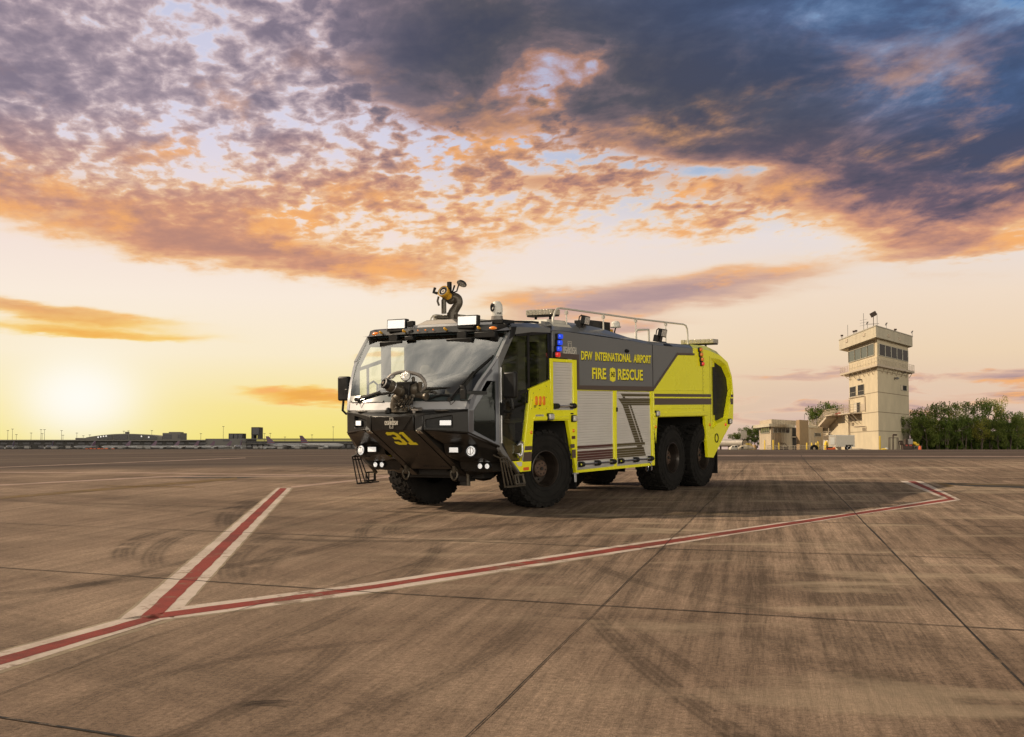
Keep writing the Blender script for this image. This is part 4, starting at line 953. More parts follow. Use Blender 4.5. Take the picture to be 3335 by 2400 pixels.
for k in range(20): x = -240 + k * 45 + (k * 13 % 9); m.box(*tb(x, x + 18 + (k * 7 % 14), 1450, 1461, YT - 2, 4, 0))
tpart('gate_opening', m, B['hazed'], TM)
arch = [(1095, 285)] + [(1095 + (2065 - 1095) * i / 16, 205 + 42 * abs((i / 16 - .53) / .5) ** 2) for i in range(17)] + [(2065, 285)]
m = MB().prism([(W(*L1(*q), YT + 4).x, W(*L1(*q), YT + 4).z) for q in arch], lambda a, b_, c: (a, c, b_), YT + 4, YT + 60); tpart('arched_hall', m, B['hazel'], TM)
for x0, x1 in ((1245, 1428), (1452, 1622), (1650, 1820), (1840, 1996)):
    f0, f1 = [205 + 42 * abs(((x - 1095) / 970 - .53) / .5) ** 2 + 12 for x in (x0, x1)]
    q = [(x0, 278), (x0, f0), ((x0 + x1) / 2, min(f0, f1, (f0 + f1) / 2 - 1)), (x1, f1), (x1, 278)]
    m = MB().prism([(W(*L1(*k_), YT + 3).x, W(*L1(*k_), YT + 3).z) for k_ in q], lambda a, b_, c: (a, c, b_), YT + 3, YT + 5); tpart('hall_window', m, B['hazed'], TM)
for X, Yp in ((1250, 250), (1284, 243), (1318, 238), (1352, 235), (1802, 238), (1895, 250)):
    p = W(*L1(X, Yp), YT + 2); m = MB().sphere(p, .9, n=8); tpart('lit_lamp', m, M['lamp'], TM)
m = MB().box(*tb(*[L1(1593, 0)[0], L1(1617, 0)[0]], L1(0, 180)[1], L1(0, 206)[1], YT + 20, 10, 0)); tpart('roof_plant', m, B['hazel'], TM)
m = MB().box(*tb(L1(960, 0)[0], L1(1100, 0)[0], L1(0, 258)[1], 1433, YT + 30, 10, 0)); tpart('roof_plant', m, B['hazel'], TM)
m = MB().box(*tb(L1(2070, 0)[0], L1(2300, 0)[0] - 1, L1(0, 195)[1], 1434, YT + 5, 30, 0)); tpart('hotel_block', m, B['hazel'], TM); m = MB().box(*tb(L1(2150, 0)[0], 584, L1(0, 182)[1], 1412, YT + 8, 20, 0)); tpart('hotel_block', m, B['hazel'], TM)
m = MB().box(*tb(L1(2078, 0)[0], L1(2182, 0)[0], L1(0, 212)[1], L1(0, 268)[1], YT + 4, 3, 0)); tpart('hotel_window', m, B['hazed'], TM); tpart('hotel_window', MB().box(*tb(580, 586, 1415, 1427, YT + 4, 3, 0)), B['hazed'], TM)
EC = empty('concourse_east', W(900, 1466, YT)); tag(EC, 'long grey concourse with light upper band between the terminal and the fire engine', 'terminal')
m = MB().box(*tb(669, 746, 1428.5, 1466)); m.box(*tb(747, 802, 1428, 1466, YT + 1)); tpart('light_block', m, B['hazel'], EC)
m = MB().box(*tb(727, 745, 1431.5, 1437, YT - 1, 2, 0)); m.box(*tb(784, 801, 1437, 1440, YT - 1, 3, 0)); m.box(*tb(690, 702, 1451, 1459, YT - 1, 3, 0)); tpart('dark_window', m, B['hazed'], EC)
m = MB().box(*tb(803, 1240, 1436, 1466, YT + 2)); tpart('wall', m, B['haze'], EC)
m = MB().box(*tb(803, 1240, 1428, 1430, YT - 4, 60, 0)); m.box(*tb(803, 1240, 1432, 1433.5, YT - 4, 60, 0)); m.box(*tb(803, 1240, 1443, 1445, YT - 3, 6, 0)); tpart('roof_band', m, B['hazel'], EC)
m = MB().box(*tb(803, 1240, 1438, 1441, YT, 4, 0))
for k in range(24): x = 806 + k * 18; m.box(*tb(x, x + 12, 1448, 1458, YT, 4, 0))
tpart('window_band', m, B['hazed'], EC)
def far(name, polys, mt, label, cat, Y=YT + 80):
    m = MB()
    for r_ in polys: m.box(*tb(r_[0], r_[1], r_[2], r_[3], Y, 20, 0))
    return tag(m.build(name, mt), label, cat)
o = far('parking_block', [(744.5, 790.5, 1411.5, 1430)], B['haze'], 'small dark block with two windows standing on the horizon left of the slab tower', 'building')
m = MB()
for k in range(3): m.box(*tb(747 + k * 14.6, 759 + k * 14.6, 1414, 1427.5, YT + 78, 3, 0))
m.build('window', B['hazed'], o)
o = far('slab_tower', [(818.5, 846, 1391, 1417), (818.5, 826, 1417, 1430), (838, 846, 1417, 1430)], B['haze'], 'tall dark slab tower with an opening at its foot on the horizon', 'building')
m = MB().box(*tb(822, 843, 1393, 1414, YT + 78, 3, 0)); m.build('glazing', B['hazed'], o)
# light masts
mast = None
for i, (x, y) in enumerate([(25, 1402), (40, 1397), (53, 1415), (101, 1410), (133, 1399), (137, 1412), (144.5, 1399), (200, 1402), (205, 1417), (250, 1410), (271, 1419), (403, 1404), (418, 1403), (494, 1402), (595, 1411), (654, 1412), (727, 1389), (861, 1412), (880, 1411), (1016, 1416), (292, 1416), (928, 1423), (1085, 1390)]):
    p = W(x, 1433, YT + 70); hgt = W(x, y, YT + 70).z - p.z; m = MB(); m.tube([(0, 0, -8), (0, 0, hgt)], [.3, .18], 5); m.box(-1.3, 1.3, -.3, .3, hgt - .3, hgt + .2)
    o = m.build('light_mast', B['haze']); o.location = p; tag(o, 'thin light mast rising above the terminal roof line on the horizon', 'light mast', 'light masts along the terminal')
# airliners on the stand
def airliner():
    e = empty('parked_airliner')
    m = MB().tube([(0, 0, 4.2), (1.5, 0, 3.9), (4, 0, 3.7), (8, 0, 3.7), (28, 0, 3.7), (34, 0, 4.3), (39, 0, 5.2)], [.1, 1.0, 1.7, 2.0, 2.0, 1.2, .3], 14); m.build('fuselage', B['plane'], e)
    m = MB()
    for s in (-1, 1): m.hexa([(14, s * 1.8, 2.9), (21, s * 1.8, 2.9), (25.5, s * 17, 4.1), (23.5, s * 17, 4.1), (14, s * 1.8, 3.4), (21, s * 1.8, 3.2), (25.5, s * 17, 4.3), (23.5, s * 17, 4.3)]); m.hexa([(33, s * .8, 4.6), (37, s * .8, 4.6), (39, s * 6, 5.2), (37.5, s * 6, 5.2), (33, s * .8, 4.9), (37, s * .8, 4.8), (39, s * 6, 5.3), (37.5, s * 6, 5.3)])
    m.build('wing', B['plane'], e)
    m = MB()
    for s in (-1, 1): m.cyl((12.5, s * 5.4, 2.2), (16.5, s * 5.4, 2.2), 1.1, .8, 10)
    m.build('engine', B['plane'], e)
    f = MB().prism([(31, 5.0), (38.5, 5.4), (40.5, 12.2), (37.8, 12.2)], lambda a, b_, c: (a, c, b_), -.2, .2).build('tail_fin', B['tailb'], e)
    m = MB()
    for k in range(4):
        z0 = 6.0 + k * 1.55; m.prism([(32.2 + k * 1.45, z0), (38.7 + k * .45, z0), (38.9 + k * .45, z0 + .75), (32.9 + k * 1.45, z0 + .75)], lambda a, b_, c: (a, c, b_), -.28, .28)
    m.build('stripe', B['tail'], f)
    m = MB()
    for x, y in ((4.5, 0), (20, 2.6), (20, -2.6)): m.tube([(x, y, 3), (x, y, .5)], .2, 5); m.cyl((x, y - .4, .6), (x, y + .4, .6), .6, n=10)
    m.build('landing_gear', B['dark'], e)
    return e
pl0 = airliner()
plist = [(20, 180, 95, 'airliner parked at the far left edge of the terminal'), (150, 150, 95, 'airliner seen tail-on left of the arched hall'), (240, 0, 60, 'airliner with dark fin in front of the concourse left of the arched hall'),
         (330, 0, 20, 'airliner beneath the left part of the arched hall'), (415, 0, 15, 'airliner beneath the right part of the arched hall'), (490, 0, 20, 'airliner just right of the arched hall'), (556, 0, 0, 'first of three airliners in a row right of the arched hall'), (608, 0, 0, 'middle one of three airliners in a row right of the arched hall'), (662, 0, 0, 'last of three airliners in a row, by the light concourse block'),
         (765, 0, 90, 'white airliner facing the runway head-on with both wings spread'), (835, 0, 20, 'airliner at the gate below the slab tower'), (1010, 0, 185, 'tall striped airliner tail left of the fire engine'), (1120, 0, 170, 'large airliner whose nose hides behind the fire engine')]
for i, (x, _, rot, lb) in enumerate(plist):
    e = pl0 if i == 0 else copy_tree(pl0)
    Y = {9: 1400, 10: 1450, 11: 1380, 12: 1340}.get(i, 1440)
    e.scale = (s_ := {9: .85, 11: 1.12, 12: 1.15, 10: .6}.get(i, .76), s_, s_)
    p = W(x, 1466, Y); e.location = (p.x, p.y, ZF - .3); e.rotation_euler = (0, 0, R(rot if i not in (9,) else 90)); tag(e, lb, 'airliner', 'airliners parked at the terminal')
    if i == 9: e.rotation_euler = (0, 0, R(90))
# service vehicles
sv = None
def service_truck():
    e = empty('service_truck'); MB().box(-2.6, 2.6, -1, 1, .9, 3.4).build('box_body', B['haze'] if False else B['grey'], e, bev=.1); MB().box(2.7, 4.4, -1, 1, .9, 2.6).build('cab', B['hazel'], e, bev=.2)
    m = MB()
    for x in (-1.6, 3.3):
        for y in (-.9, .9): m.cyl((x, y - .2, .5), (x, y + .2, .5), .5, n=10)
    m.build('wheel', M['rubber'], e); return e
sv = service_truck()
for i, (x, Y, rz, lb) in enumerate([(345, 900, 10, 'boxy service truck below the arched hall, left of two others'), (392, 900, 0, 'boxy service truck in the middle below the arched hall'), (455, 850, 0, 'pale service truck at the right below the arched hall'), (482, 850, 180, 'pale service truck next to the stand right of the arched hall'),
                             (832, 950, 0, 'white service truck beside the head-on airliner'), (852, 950, 90, 'dark service truck right of the white service truck'), (912, 950, 20, 'service truck alone on the stand below the slab tower'), (968, 950, 0, 'service truck left of the striped tail'), (88, 950, 0, 'service truck near the left end of the terminal'), (1045, 900, 0, 'service truck under the striped tail'), (176, 950, 30, 'service truck in front of the tail-on airliner'), (222, 950, 0, 'low service truck left of the dark finned airliner')]):
    e = sv if i == 0 else copy_tree(sv)
    e.scale = (.75, .75, .62 + .1 * (i % 3)); p = W(x, 1466, Y + 150); e.location = (p.x, p.y, ZF - .05); e.rotation_euler = (0, 0, R(rz)); tag(e, lb, 'truck', 'service trucks on the stand')
ct = None
olab = ['first', 'second', 'third', 'fourth', 'fifth', 'sixth', 'seventh']
for i, x in enumerate((283, 296, 309, 322, 334, 347, 368)):
    p = W(x, 1466, 1000)
    m = MB().box(-1.2, 1.2, -.8, .8, .35, 1.2 if i % 2 else .9); o = m.build('baggage_cart', M['orange'], bev=.08); o.location = (p.x, p.y, ZF); o.scale = (.8, .8, .7); tag(o, olab[i] + ' orange baggage cart from the left in the line below the arched hall', 'cart', 'orange baggage carts')
    m = MB()
    for xx in (-.8, .8): m.cyl((xx, -.85, .22), (xx, .85, .22), .22, n=8)
    m.build('wheel', B['dark'], o)

# ================================================================== FIRE ENGINE  (x forward, y to its left, z up; front axle at x = 0)
T = empty('fire_engine'); T.matrix_world = TR
tag(T, 'lime yellow and grey six wheel airport fire engine with black bumper numbered 31', 'fire engine')
def side(u_, v_, w_): return (u_, w_, v_)
def part(name, mb, mt, par=None, bev=0., smooth=35, label=None, recalc=True): return mb.build(name, M[mt], par or T, bev, smooth, recalc, label)
def panel(name, outer, mt, y0, y1, holes=(), bev=.006, par=None, label=None):
    o = part(name, MB().prism(outer, side, y0, y1, holes), mt, par, bev, label=label); return o
yl = lambda a, b_, n: [a + (b_ - a) * i / n for i in range(n + 1)]

# ---- wheels
def wheel(name, x, y, sgn, steer=0.):
    """outer face looks along +y * sgn"""
    e = empty(name); e.parent = T; e.location = (x, y, .685); e.rotation_euler = (0, 0, steer if sgn > 0 else math.pi + steer)
    n = 64; prof = []
    for a, r in [(-.26, .30), (-.285, .36), (-.30, .45), (-.295, .55), (-.275, .625), (-.262, .652), (.262, .652), (.275, .625), (.295, .55), (.30, .45), (.285, .36), (.26, .30), (.22, .285), (.10, .28)]: prof.append((a, r))
    m = MB().lathe(prof, (0, 0, 0), (0, 1, 0), n)
    # sidewall ribs
    for r, a in ((.585, .290), (.60, .287), (.615, .283), (.50, .301), (.385, .293)):
        m.lathe([(a - .004, r - .004), (a + .004, r), (a - .004, r + .004)], (0, 0, 0), (0, 1, 0), n)
    tyre = m.build('tyre', M['rubber'], e, smooth=30)
    # tread blocks
    m = MB(); K = 26
    def blk(a0, a1, y0, y1, r0, r1, sk=0.):
        q = []
        for r in (r0, r1):
            for (aa, yy) in ((a0, y0), (a1, y0), (a1 + sk, y1), (a0 + sk, y1)):
                q.append((math.cos(aa) * r, yy, math.sin(aa) * r))
        m.hexa(q)
    st = 2 * math.pi / K
    for k in range(K):
        a = k * st
        blk(a, a + st * .66, -.10, .02, .645, .684, st * .25); blk(a + st * .5, a + st * 1.12, .035, .135, .645, .684, st * -.25)
        blk(a + st * .35, a + st * .98, -.20, -.115, .645, .682, st * .3)
        for s_, o_ in ((1, 0.), (-1, .5)):
            a2 = a + o_ * st + st * .1
            y0, y1 = (.15, .268) if s_ > 0 else (-.268, -.215)
            blk(a2, a2 + st * (.60 if k % 2 else .70), y0, y1, .640, .681, 0)
            # shoulder lugs running down the sidewall
            q = []
            for aa in (a2, a2 + st * .5):
                q.append([(math.cos(aa) * r, s_ * yy, math.sin(aa) * r) for r, yy in ((.675, .262), (.62, .292), (.598, .284), (.64, .255))])
            m.hexa([q[0][0], q[0][1], q[0][2], q[0][3], q[1][0], q[1][1], q[1][2], q[1][3]])
    m.build('tread', M['rubber'], tyre, smooth=0, bev=.004)
    m = MB().lathe([(.262, .312), (.285, .318), (.29, .305), (.268, .292), (.20, .283), (.06, .275), (.03, .262), (.028, .12), (.028, .02)], (0, 0, 0), (0, 1, 0), 48)
    rim = m.build('rim', M['rim'], e, smooth=40)
    MB().lathe([(.02, .150), (.16, .146), (.178, .125), (.18, .02)], (0, 0, 0), (0, 1, 0), 32).build('hub', M['hub'], rim)
    m = MB()
    for k in range(10):
        a = k * math.pi / 5; m.cyl((math.cos(a) * .205, .02, math.sin(a) * .205), (math.cos(a) * .205, .065, math.sin(a) * .205), .017, n=6)
    for k in range(8):
        a = k * math.pi / 4 + .2; m.cyl((math.cos(a) * .095, .175, math.sin(a) * .095), (math.cos(a) * .095, .19, math.sin(a) * .095), .012, n=6)
    m.cyl((0, .175, 0), (0, .20, 0), .03, n=12)
    m.build('bolt', M['chassis'], rim)
    return e
ST = R(-17)
for nm, x, st in (('front_wheel', 0, ST), ('rear_wheel', -5.2, 0), ('rear_wheel', -6.81, 0)):
    wheel(nm, x, 1.17, 1, st); wheel(nm, x, -1.17, -1, st)

# ---- chassis and running gear
m = MB()
for s in (-1, 1): m.box(-7.3, 1.30, s * .42 - .05, s * .42 + .05, .78, 1.08)
for x in (1.3, -1.2, -2.6, -4.2, -6.0): m.box(x - .08, x + .08, -.42, .42, .80, 1.05)
m.box(-3.9, -1.3, -.40, .40, .66, .80)
part('chassis_frame', m, 'chassis', bev=.01)
for x in (0, -5.2, -6.81):
    m = MB(); m.cyl((x, -1.0, .685), (x, 1.0, .685), .10, n=12); m.sphere((x, .1, .70), .26, 1, 1.2, 1, 14)
    for s in (-1, 1): m.cyl((x, s * .7, .68), (x, s * .7, 1.25), .09, n=10); m.tube([(x, s * .75, .60), (x + .5, s * .45, .62), (x + .9, s * .42, .8)], .045, 6)
    part('axle', m, 'chassis')
m = MB(); m.cyl((-1.25, -.2, .72), (-3.8, -.2, .72), .07, n=10); m.box(-2.0, -1.2, .5, 1.2, .52, .60); m.box(-3.9, -2.4, -1.25, -.5, .55, .9); part('driveshaft', m, 'chassis')
m = MB(); m.box(.9, 1.22, -.62, .62, .60, .80); m.box(.85, 1.42, -1.3, 1.3, .95, 1.5); m.box(.75, 1.1, -.8, .8, .55, .66); m.box(.95, 1.2, .35, .55, .50, .64)
m.tube([(1.25, .2, .70), (1.1, .25, .55), (.9, .1, .52)], .05, 8); part('underbody_plate', m, 'chassis', bev=.01)
m = MB().tube([(1.30, .62, .66), (1.30, .62, .58), (1.295, .62, .44)], [.035, .025, .03], 8); part('drain_valve', m, 'gun')
# wheel-arch liners and body core
m = MB()
m.box(-.62, .60, -1.42, 1.42, 1.56, 1.75); m.box(-.95, -.66, -1.42, 1.42, .75, 1.8)
m.box(-4.16, -.95, -1.43, 1.43, .64, 3.0); m.box(-7.0, -4.16, -1.43, 1.43, 1.60, 2.95); m.box(-7.25, -6.9, -1.35, 1.35, .75, 2.9); m.box(-8.05, -7.2, -1.0, 1.0, 1.0, 2.75)
m.box(-.95, -.02, -1.43, 1.43, 1.75, 3.05)
part('inner_body', m, 'chassis', smooth=0)
m = MB()
for s in (-1, 1):
    m.hexa([(-4.40, s * 1.44, 1.50), (-4.25, s * 1.44, .62), (-4.25, s * .9, .62), (-4.40, s * .9, 1.50), (-4.30, s * 1.44, 1.52), (-4.17, s * 1.44, .62), (-4.17, s * .9, .62), (-4.30, s * .9, 1.52)])
part('arch_liner', m, 'chassis', smooth=0)
m = MB()
for s in (-1, 1): m.box(-1.02, -.99, s * 1.15 - .3, s * 1.15 + .3, .28, .62); m.box(-7.60, -7.57, s * 1.15 - .3, s * 1.15 + .3, .25, .75)
part('mud_flap', m, 'plastic')

# ---- side skins, both sides
for s in (1, -1):
    y0, y1 = s * 1.44, s * 1.50
    # grey upper panel
    g = [(-.10, 2.63), (-1.0, 2.62), (-1.0, 2.08), (-4.19, 2.07), (-4.19, 3.0), (-3.4, 3.04), (-.10, 3.12)]
    panel('grey_side_panel', g, 'grey', y0, y1)
    panel('grey_rear_panel', [(-4.205, 2.075), (-5.41, 2.83), (-6.28, 2.845), (-6.20, 3.0), (-4.205, 3.0)], 'grey', y0, y1)
    # reflective belt trim
    m = MB()
    for q in ([(-.10, 2.63), (-1.0, 2.62), (-1.0, 2.71), (-.10, 2.72)], [(-1.0, 2.08), (-1.07, 2.15), (-1.07, 2.71), (-1.0, 2.71)], [(-1.0, 2.07), (-4.19, 2.065), (-4.19, 2.155), (-1.07, 2.15)], [(-4.205, 2.065), (-5.43, 2.835), (-5.40, 2.875), (-4.205, 2.13)], [(-5.43, 2.835), (-6.28, 2.85), (-6.27, 2.89), (-5.40, 2.875)]):
        m.prism(q, side, s * 1.499, s * 1.509)
    part('belt_trim', m, 'trim')
    # yellow middle frame round the shutters
    panel('shutter_frame', [(-.02, 2.615), (-.985, 2.61), (-.985, 2.07), (-4.185, 2.06), (-4.215, .565), (-.915, .565), (-.62, 1.515), (-.02, 1.52)], 'yellow', y0, s * 1.505,
          holes=[[(-.12, 2.555), (-.855, 2.555), (-.845, 1.70), (-.11, 1.71)], [(-1.0, 2.055), (-2.45, 2.055), (-2.42, .625), (-.955, .615)], [(-2.575, 2.055), (-4.07, 2.05), (-4.12, .625), (-2.545, .62)]])
    # rear yellow quarter
    ye = [(-4.20, 2.06), (-5.42, 2.825), (-6.29, 2.84), (-6.21, 3.0), (-7.10, 2.98), (-7.75, 2.88), (-8.15, 2.74), (-8.39, 2.42), (-8.47, 2.03), (-8.42, 1.43), (-7.92, 1.11), (-7.24, .61), (-6.93, .63), (-6.80, 1.535), (-4.385, 1.535), (-4.36, 1.40), (-4.225, .59), (-4.215, .565)]
    ho = [(-7.16, 2.81), (-7.66, 2.79), (-8.02, 2.69), (-8.32, 2.42), (-8.385, 2.10), (-8.10, 1.46), (-7.50, 1.36), (-7.18, 1.22)]
    panel('rear_side_panel', ye, 'yellow', y0, s * 1.505, holes=[ho])
    # recess walls and louvre of the rear intake
    hi2 = [(-7.62, 2.72), (-7.75, 2.70), (-8.02, 2.63), (-8.30, 2.38), (-8.37, 2.10), (-8.09, 1.50), (-7.72, 1.43), (-7.60, 1.42)]
    m = MB().grid([[(u_, s * 1.50, v_) for u_, v_ in ho], [(u_, s * 1.40, v_) for u_, v_ in hi2]], True); part('intake_surround', m, 'yellow', smooth=0)
    m = MB().prism(hi2, side, s * 1.395, s * 1.0); o = part('intake_screen', m, 'plastic')
    m = MB()
    for k in range(9): m.box(-8.1, -7.5, s * 1.398 - .004, s * 1.398 + .004, 1.60 + k * .115, 1.61 + k * .115)
    part('louvre', m, 'chassis', o)
    m = MB()
    for x in (-7.50, -7.43, -7.36): m.tube([(x, s * (1.51 - (abs(x) - 7.18) * .2), 2.62), (x, s * (1.51 - (abs(x) - 7.18) * .2), 1.55)], .013, 6)
    part('grab_bar', m, 'chassis')
    # dark stripes
    m = MB()
    for a, b_, z0, z1 in ((-4.24, -7.15, 1.95, 2.012), (-4.24, -7.16, 1.785, 1.92), (-8.31, -8.435, 1.95, 2.012), (-8.27, -8.425, 1.785, 1.92), (-.72, -.86, 1.02, 1.09), (-.77, -.90, .84, .99)): m.box(a, b_, s * 1.504, s * 1.508, z0, z1)
    part('body_stripe', m, 'trim')
    m = MB(); m.box(-6.705, -6.713, s * 1.503, s * 1.507, 1.64, 2.98); m.box(-7.10, -7.108, s * 1.503, s * 1.507, 1.25, 2.85); part('panel_seam', m, 'tshadow')
    m = MB(); m.box(-4.24, -6.69, s * 1.503, s * 1.514, 2.085, 2.10); m.box(-4.24, -6.69, s * 1.503, s * 1.516, 1.70, 1.715); part('pressed_rib', m, 'yellow', bev=.004)
    m = MB()
    for k in range(14): m.cyl((-4.203 if k > 7 else -4.20, s * 1.504, .70 + k * .1), (-4.20, s * 1.509, .70 + k * .1), .008, n=6) if k < 9 else None
    for k in range(16): m.cyl((-6.75, s * 1.504, 1.66 + k * .085), (-6.75, s * 1.509, 1.66 + k * .085), .007, n=6)
    part('rivet', m, 'trim')
    # arch lip and fender flare
    m = MB(); m.box(-6.95, -4.20, s * 1.50, s * 1.53, 1.545, 1.63); m.box(-.66, .60, s * 1.50, s * 1.525, 1.535, 1.60); part('fender_flare', m, 'yellow', bev=.012)
    # ---- shutters
    def shutter(x0, x1, z0, z1, decals=()):
        m = MB(); n = int(round((z1 - z0) / .048)); dz_ = (z1 - z0) / n; rows = []
        for i in range(n):
            z = z0 + i * dz_
            rows += [[(x, s * 1.468, z) for x in (x0, x1)], [(x, s * 1.479, z + .003) for x in (x0, x1)], [(x, s * 1.480, z + dz_ * .5) for x in (x0, x1)], [(x, s * 1.479, z + dz_ - .003) for x in (x0, x1)], [(x, s * 1.468, z + dz_ - .0005) for x in (x0, x1)]]
        m.grid(rows); o = part('shutter', m, 'shutter', smooth=20)
        for mt, bands in decals:
            m = MB()
            for (za, zb_, fa_, fb_) in bands:
                for i in range(n):
                    a, b_ = z0 + i * dz_ + .0035, z0 + (i + 1) * dz_ - .0035
                    lo, hi3 = max(a, za), min(b_, zb_)
                    if hi3 - lo < .004: continue
                    m.face([(fa_(lo), s * 1.4835, lo), (fb_(lo), s * 1.4835, lo), (fb_(hi3), s * 1.4835, hi3), (fa_(hi3), s * 1.4835, hi3)])
            if m.f: part('shutter_stripe', m, mt, o, smooth=0)
        return o
    L_ = lambda za, xa, zb_, xb: (lambda z: xa + (xb - xa) * (z - za) / (zb_ - za))
    c_ = lambda v_: (lambda z: v_)
    def bar(x0, x1, z, par):
        m = MB(); m.cyl((x0, s * 1.555, z), (x1, s * 1.555, z), .017, n=10); part('grab_rail', m, 'chrome', par)
        m = MB()
        for x in ((x0 - .05, (x0 + x1) / 2, x1 + .05) if abs(x1 - x0) > 1 else (x0 - .04, x1 + .04)): m.cyl((x + .045, s * 1.545, z), (x - .045, s * 1.545, z), .048, n=12); m.box(x - .05, x + .05, s * 1.49, s * 1.55, z - .05, z + .05)
        part('rail_bracket', m, 'plastic', par, bev=.006)
    o = shutter(-.12, -.855, 1.70, 2.555); bar(-.12, -.82, 1.775, o); part('sill', MB().box(-.11, -.845, s * 1.47, s * 1.50, 1.70, 1.735), 'alu', o)
    o = shutter(-.955, -2.45, .62, 2.055, [('maroon', [(.985, 1.055, c_(-.96), c_(-2.42)), (.775, .95, c_(-.96), c_(-2.42))])]); bar(-1.02, -2.38, .715, o); part('sill', MB().box(-.955, -2.42, s * 1.485, s * 1.50, .62, .66), 'alu', o)
    zig = [(1.955, 2.01, L_(1.95, -2.85, 2.01, -2.77), c_(-4.06)), (1.78, 1.92, L_(1.78, -2.86, 1.92, -2.66), c_(-4.07)), (1.04, 1.78, L_(1.04, -3.40, 1.78, -2.86), L_(1.04, -3.62, 1.78, -3.10)), (1.04, 1.86, L_(1.04, -3.66, 1.86, -3.10), L_(1.04, -3.76, 1.86, -3.17)), (1.86, 1.955, L_(1.86, -2.9, 1.955, -2.86), L_(1.86, -3.02, 1.955, -2.95)),
           (.985, 1.045, c_(-2.555), c_(-3.82)), (.90, .985, L_(.9, -3.50, .985, -3.46), L_(.9, -3.74, .985, -3.68)), (.775, .95, c_(-2.555), L_(.775, -3.86, .95, -3.76))]
    o = shutter(-2.545, -4.09, .62, 2.05, [('olive', zig)]); bar(-2.62, -4.03, .715, o); part('sill', MB().box(-2.55, -4.11, s * 1.485, s * 1.50, .62, .66), 'alu', o)
    m = MB().box(-2.56, -2.53, s * 1.50, s * 1.53, 1.66, 1.74); part('shutter_latch', m, 'plastic')

# ---- roof and rear skins
m = MB(); sec = []
for x, zt_, yt_, zs_ in ((-.10, 3.24, 1.34, 3.12), (-.5, 3.26, 1.33, 3.115), (-1.9, 3.28, 1.30, 3.09), (-2.3, 3.25, 1.33, 3.08), (-3.3, 3.12, 1.39, 3.045), (-4.1, 3.07, 1.43, 3.0), (-6.20, 3.07, 1.43, 3.0)):
    sec.append([(x, -1.50, zs_), (x, -yt_, zt_), (x, 0, zt_ + .02), (x, yt_, zt_), (x, 1.50, zs_)])
m.grid(sec); m.face([sec[0][i] for i in range(5)]); part('grey_roof_skin', m, 'grey', smooth=20)
m = MB(); sec = []
for x, zt_, yt_, zs_ in ((-6.20, 3.085, 1.43, 3.0), (-7.1, 3.075, 1.42, 2.98), (-7.75, 2.98, 1.40, 2.86), (-8.17, 2.80, 1.38, 2.72), (-8.37, 2.44, 1.38, 2.40), (-8.46, 2.03, 1.40, 2.02), (-8.40, 1.43, 1.42, 1.43), (-7.94, 1.10, 1.44, 1.11)):
    sec.append([(x, -1.50, zs_), (x, -yt_, zt_), (x, 0, zt_), (x, yt_, zt_), (x, 1.50, zs_)])
m.grid(sec); part('rear_roof_skin', m, 'yellow', smooth=25)
m = MB().box(-6.245, -6.215, -1.506, 1.506, 2.85, 3.0); part('roof_seam', m, 'yellow')
m = MB()
for s in (1, -1): m.box(-4.206, -4.19, s * 1.495, s * 1.503, 2.16, 3.0)
part('panel_gap', m, 'tshadow')
m = MB().box(-.10, -.04, -1.49, 1.49, 1.55, 3.10); part('bulkhead', m, 'plastic', smooth=0)

# ---- lettering on both sides (the far side repeats it)
def sidemat(x, z, s=1, out=1.502): return axes((x, s * out, z), (-s, 0, 0), (0, 0, 1), (0, s, 0))
def word(nm, tx, size, x, z, sx, off, s, sh=.012):
    a_ = text_obj('lettering_shadow', tx, size, M['tshadow'], T, sidemat(x - .014 * s, z - sh, s, 1.502), .001, off + size * .012, sx)
    b_ = text_obj(nm, tx, size, M['text'], T, sidemat(x, z, s, 1.505), .001, off, sx)
    if ' ' in tx: split_words(a_, 3); split_words(b_, 3)
for s in (1, -1):
    word('lettering', 'DFW  INTERNATIONAL  AIRPORT', .215, -2.63, 2.690, .905, .006, s)
    word('lettering', 'FIRE', .285, -1.85, 2.365, 1.12, .008, s); word('lettering', 'RESCUE', .285, -3.17, 2.365, 1.12, .008, s)
    cx = -2.41
    q = []
    for k in range(32):
        a = k * math.pi / 16; r_ = .126 - .010 * math.cos(4 * a) + .008 * math.cos(8 * a)
        q.append((cx + r_ * math.cos(a), 2.365 + r_ * math.sin(a) * 1.12))
    part('fire_badge', MB().prism(q, side, s * 1.502, s * 1.507), 'text')
    text_obj('badge_number', '343', .135, M['tshadow'], T, sidemat(cx, 2.365, s, 1.5085), .001, .004, .85)
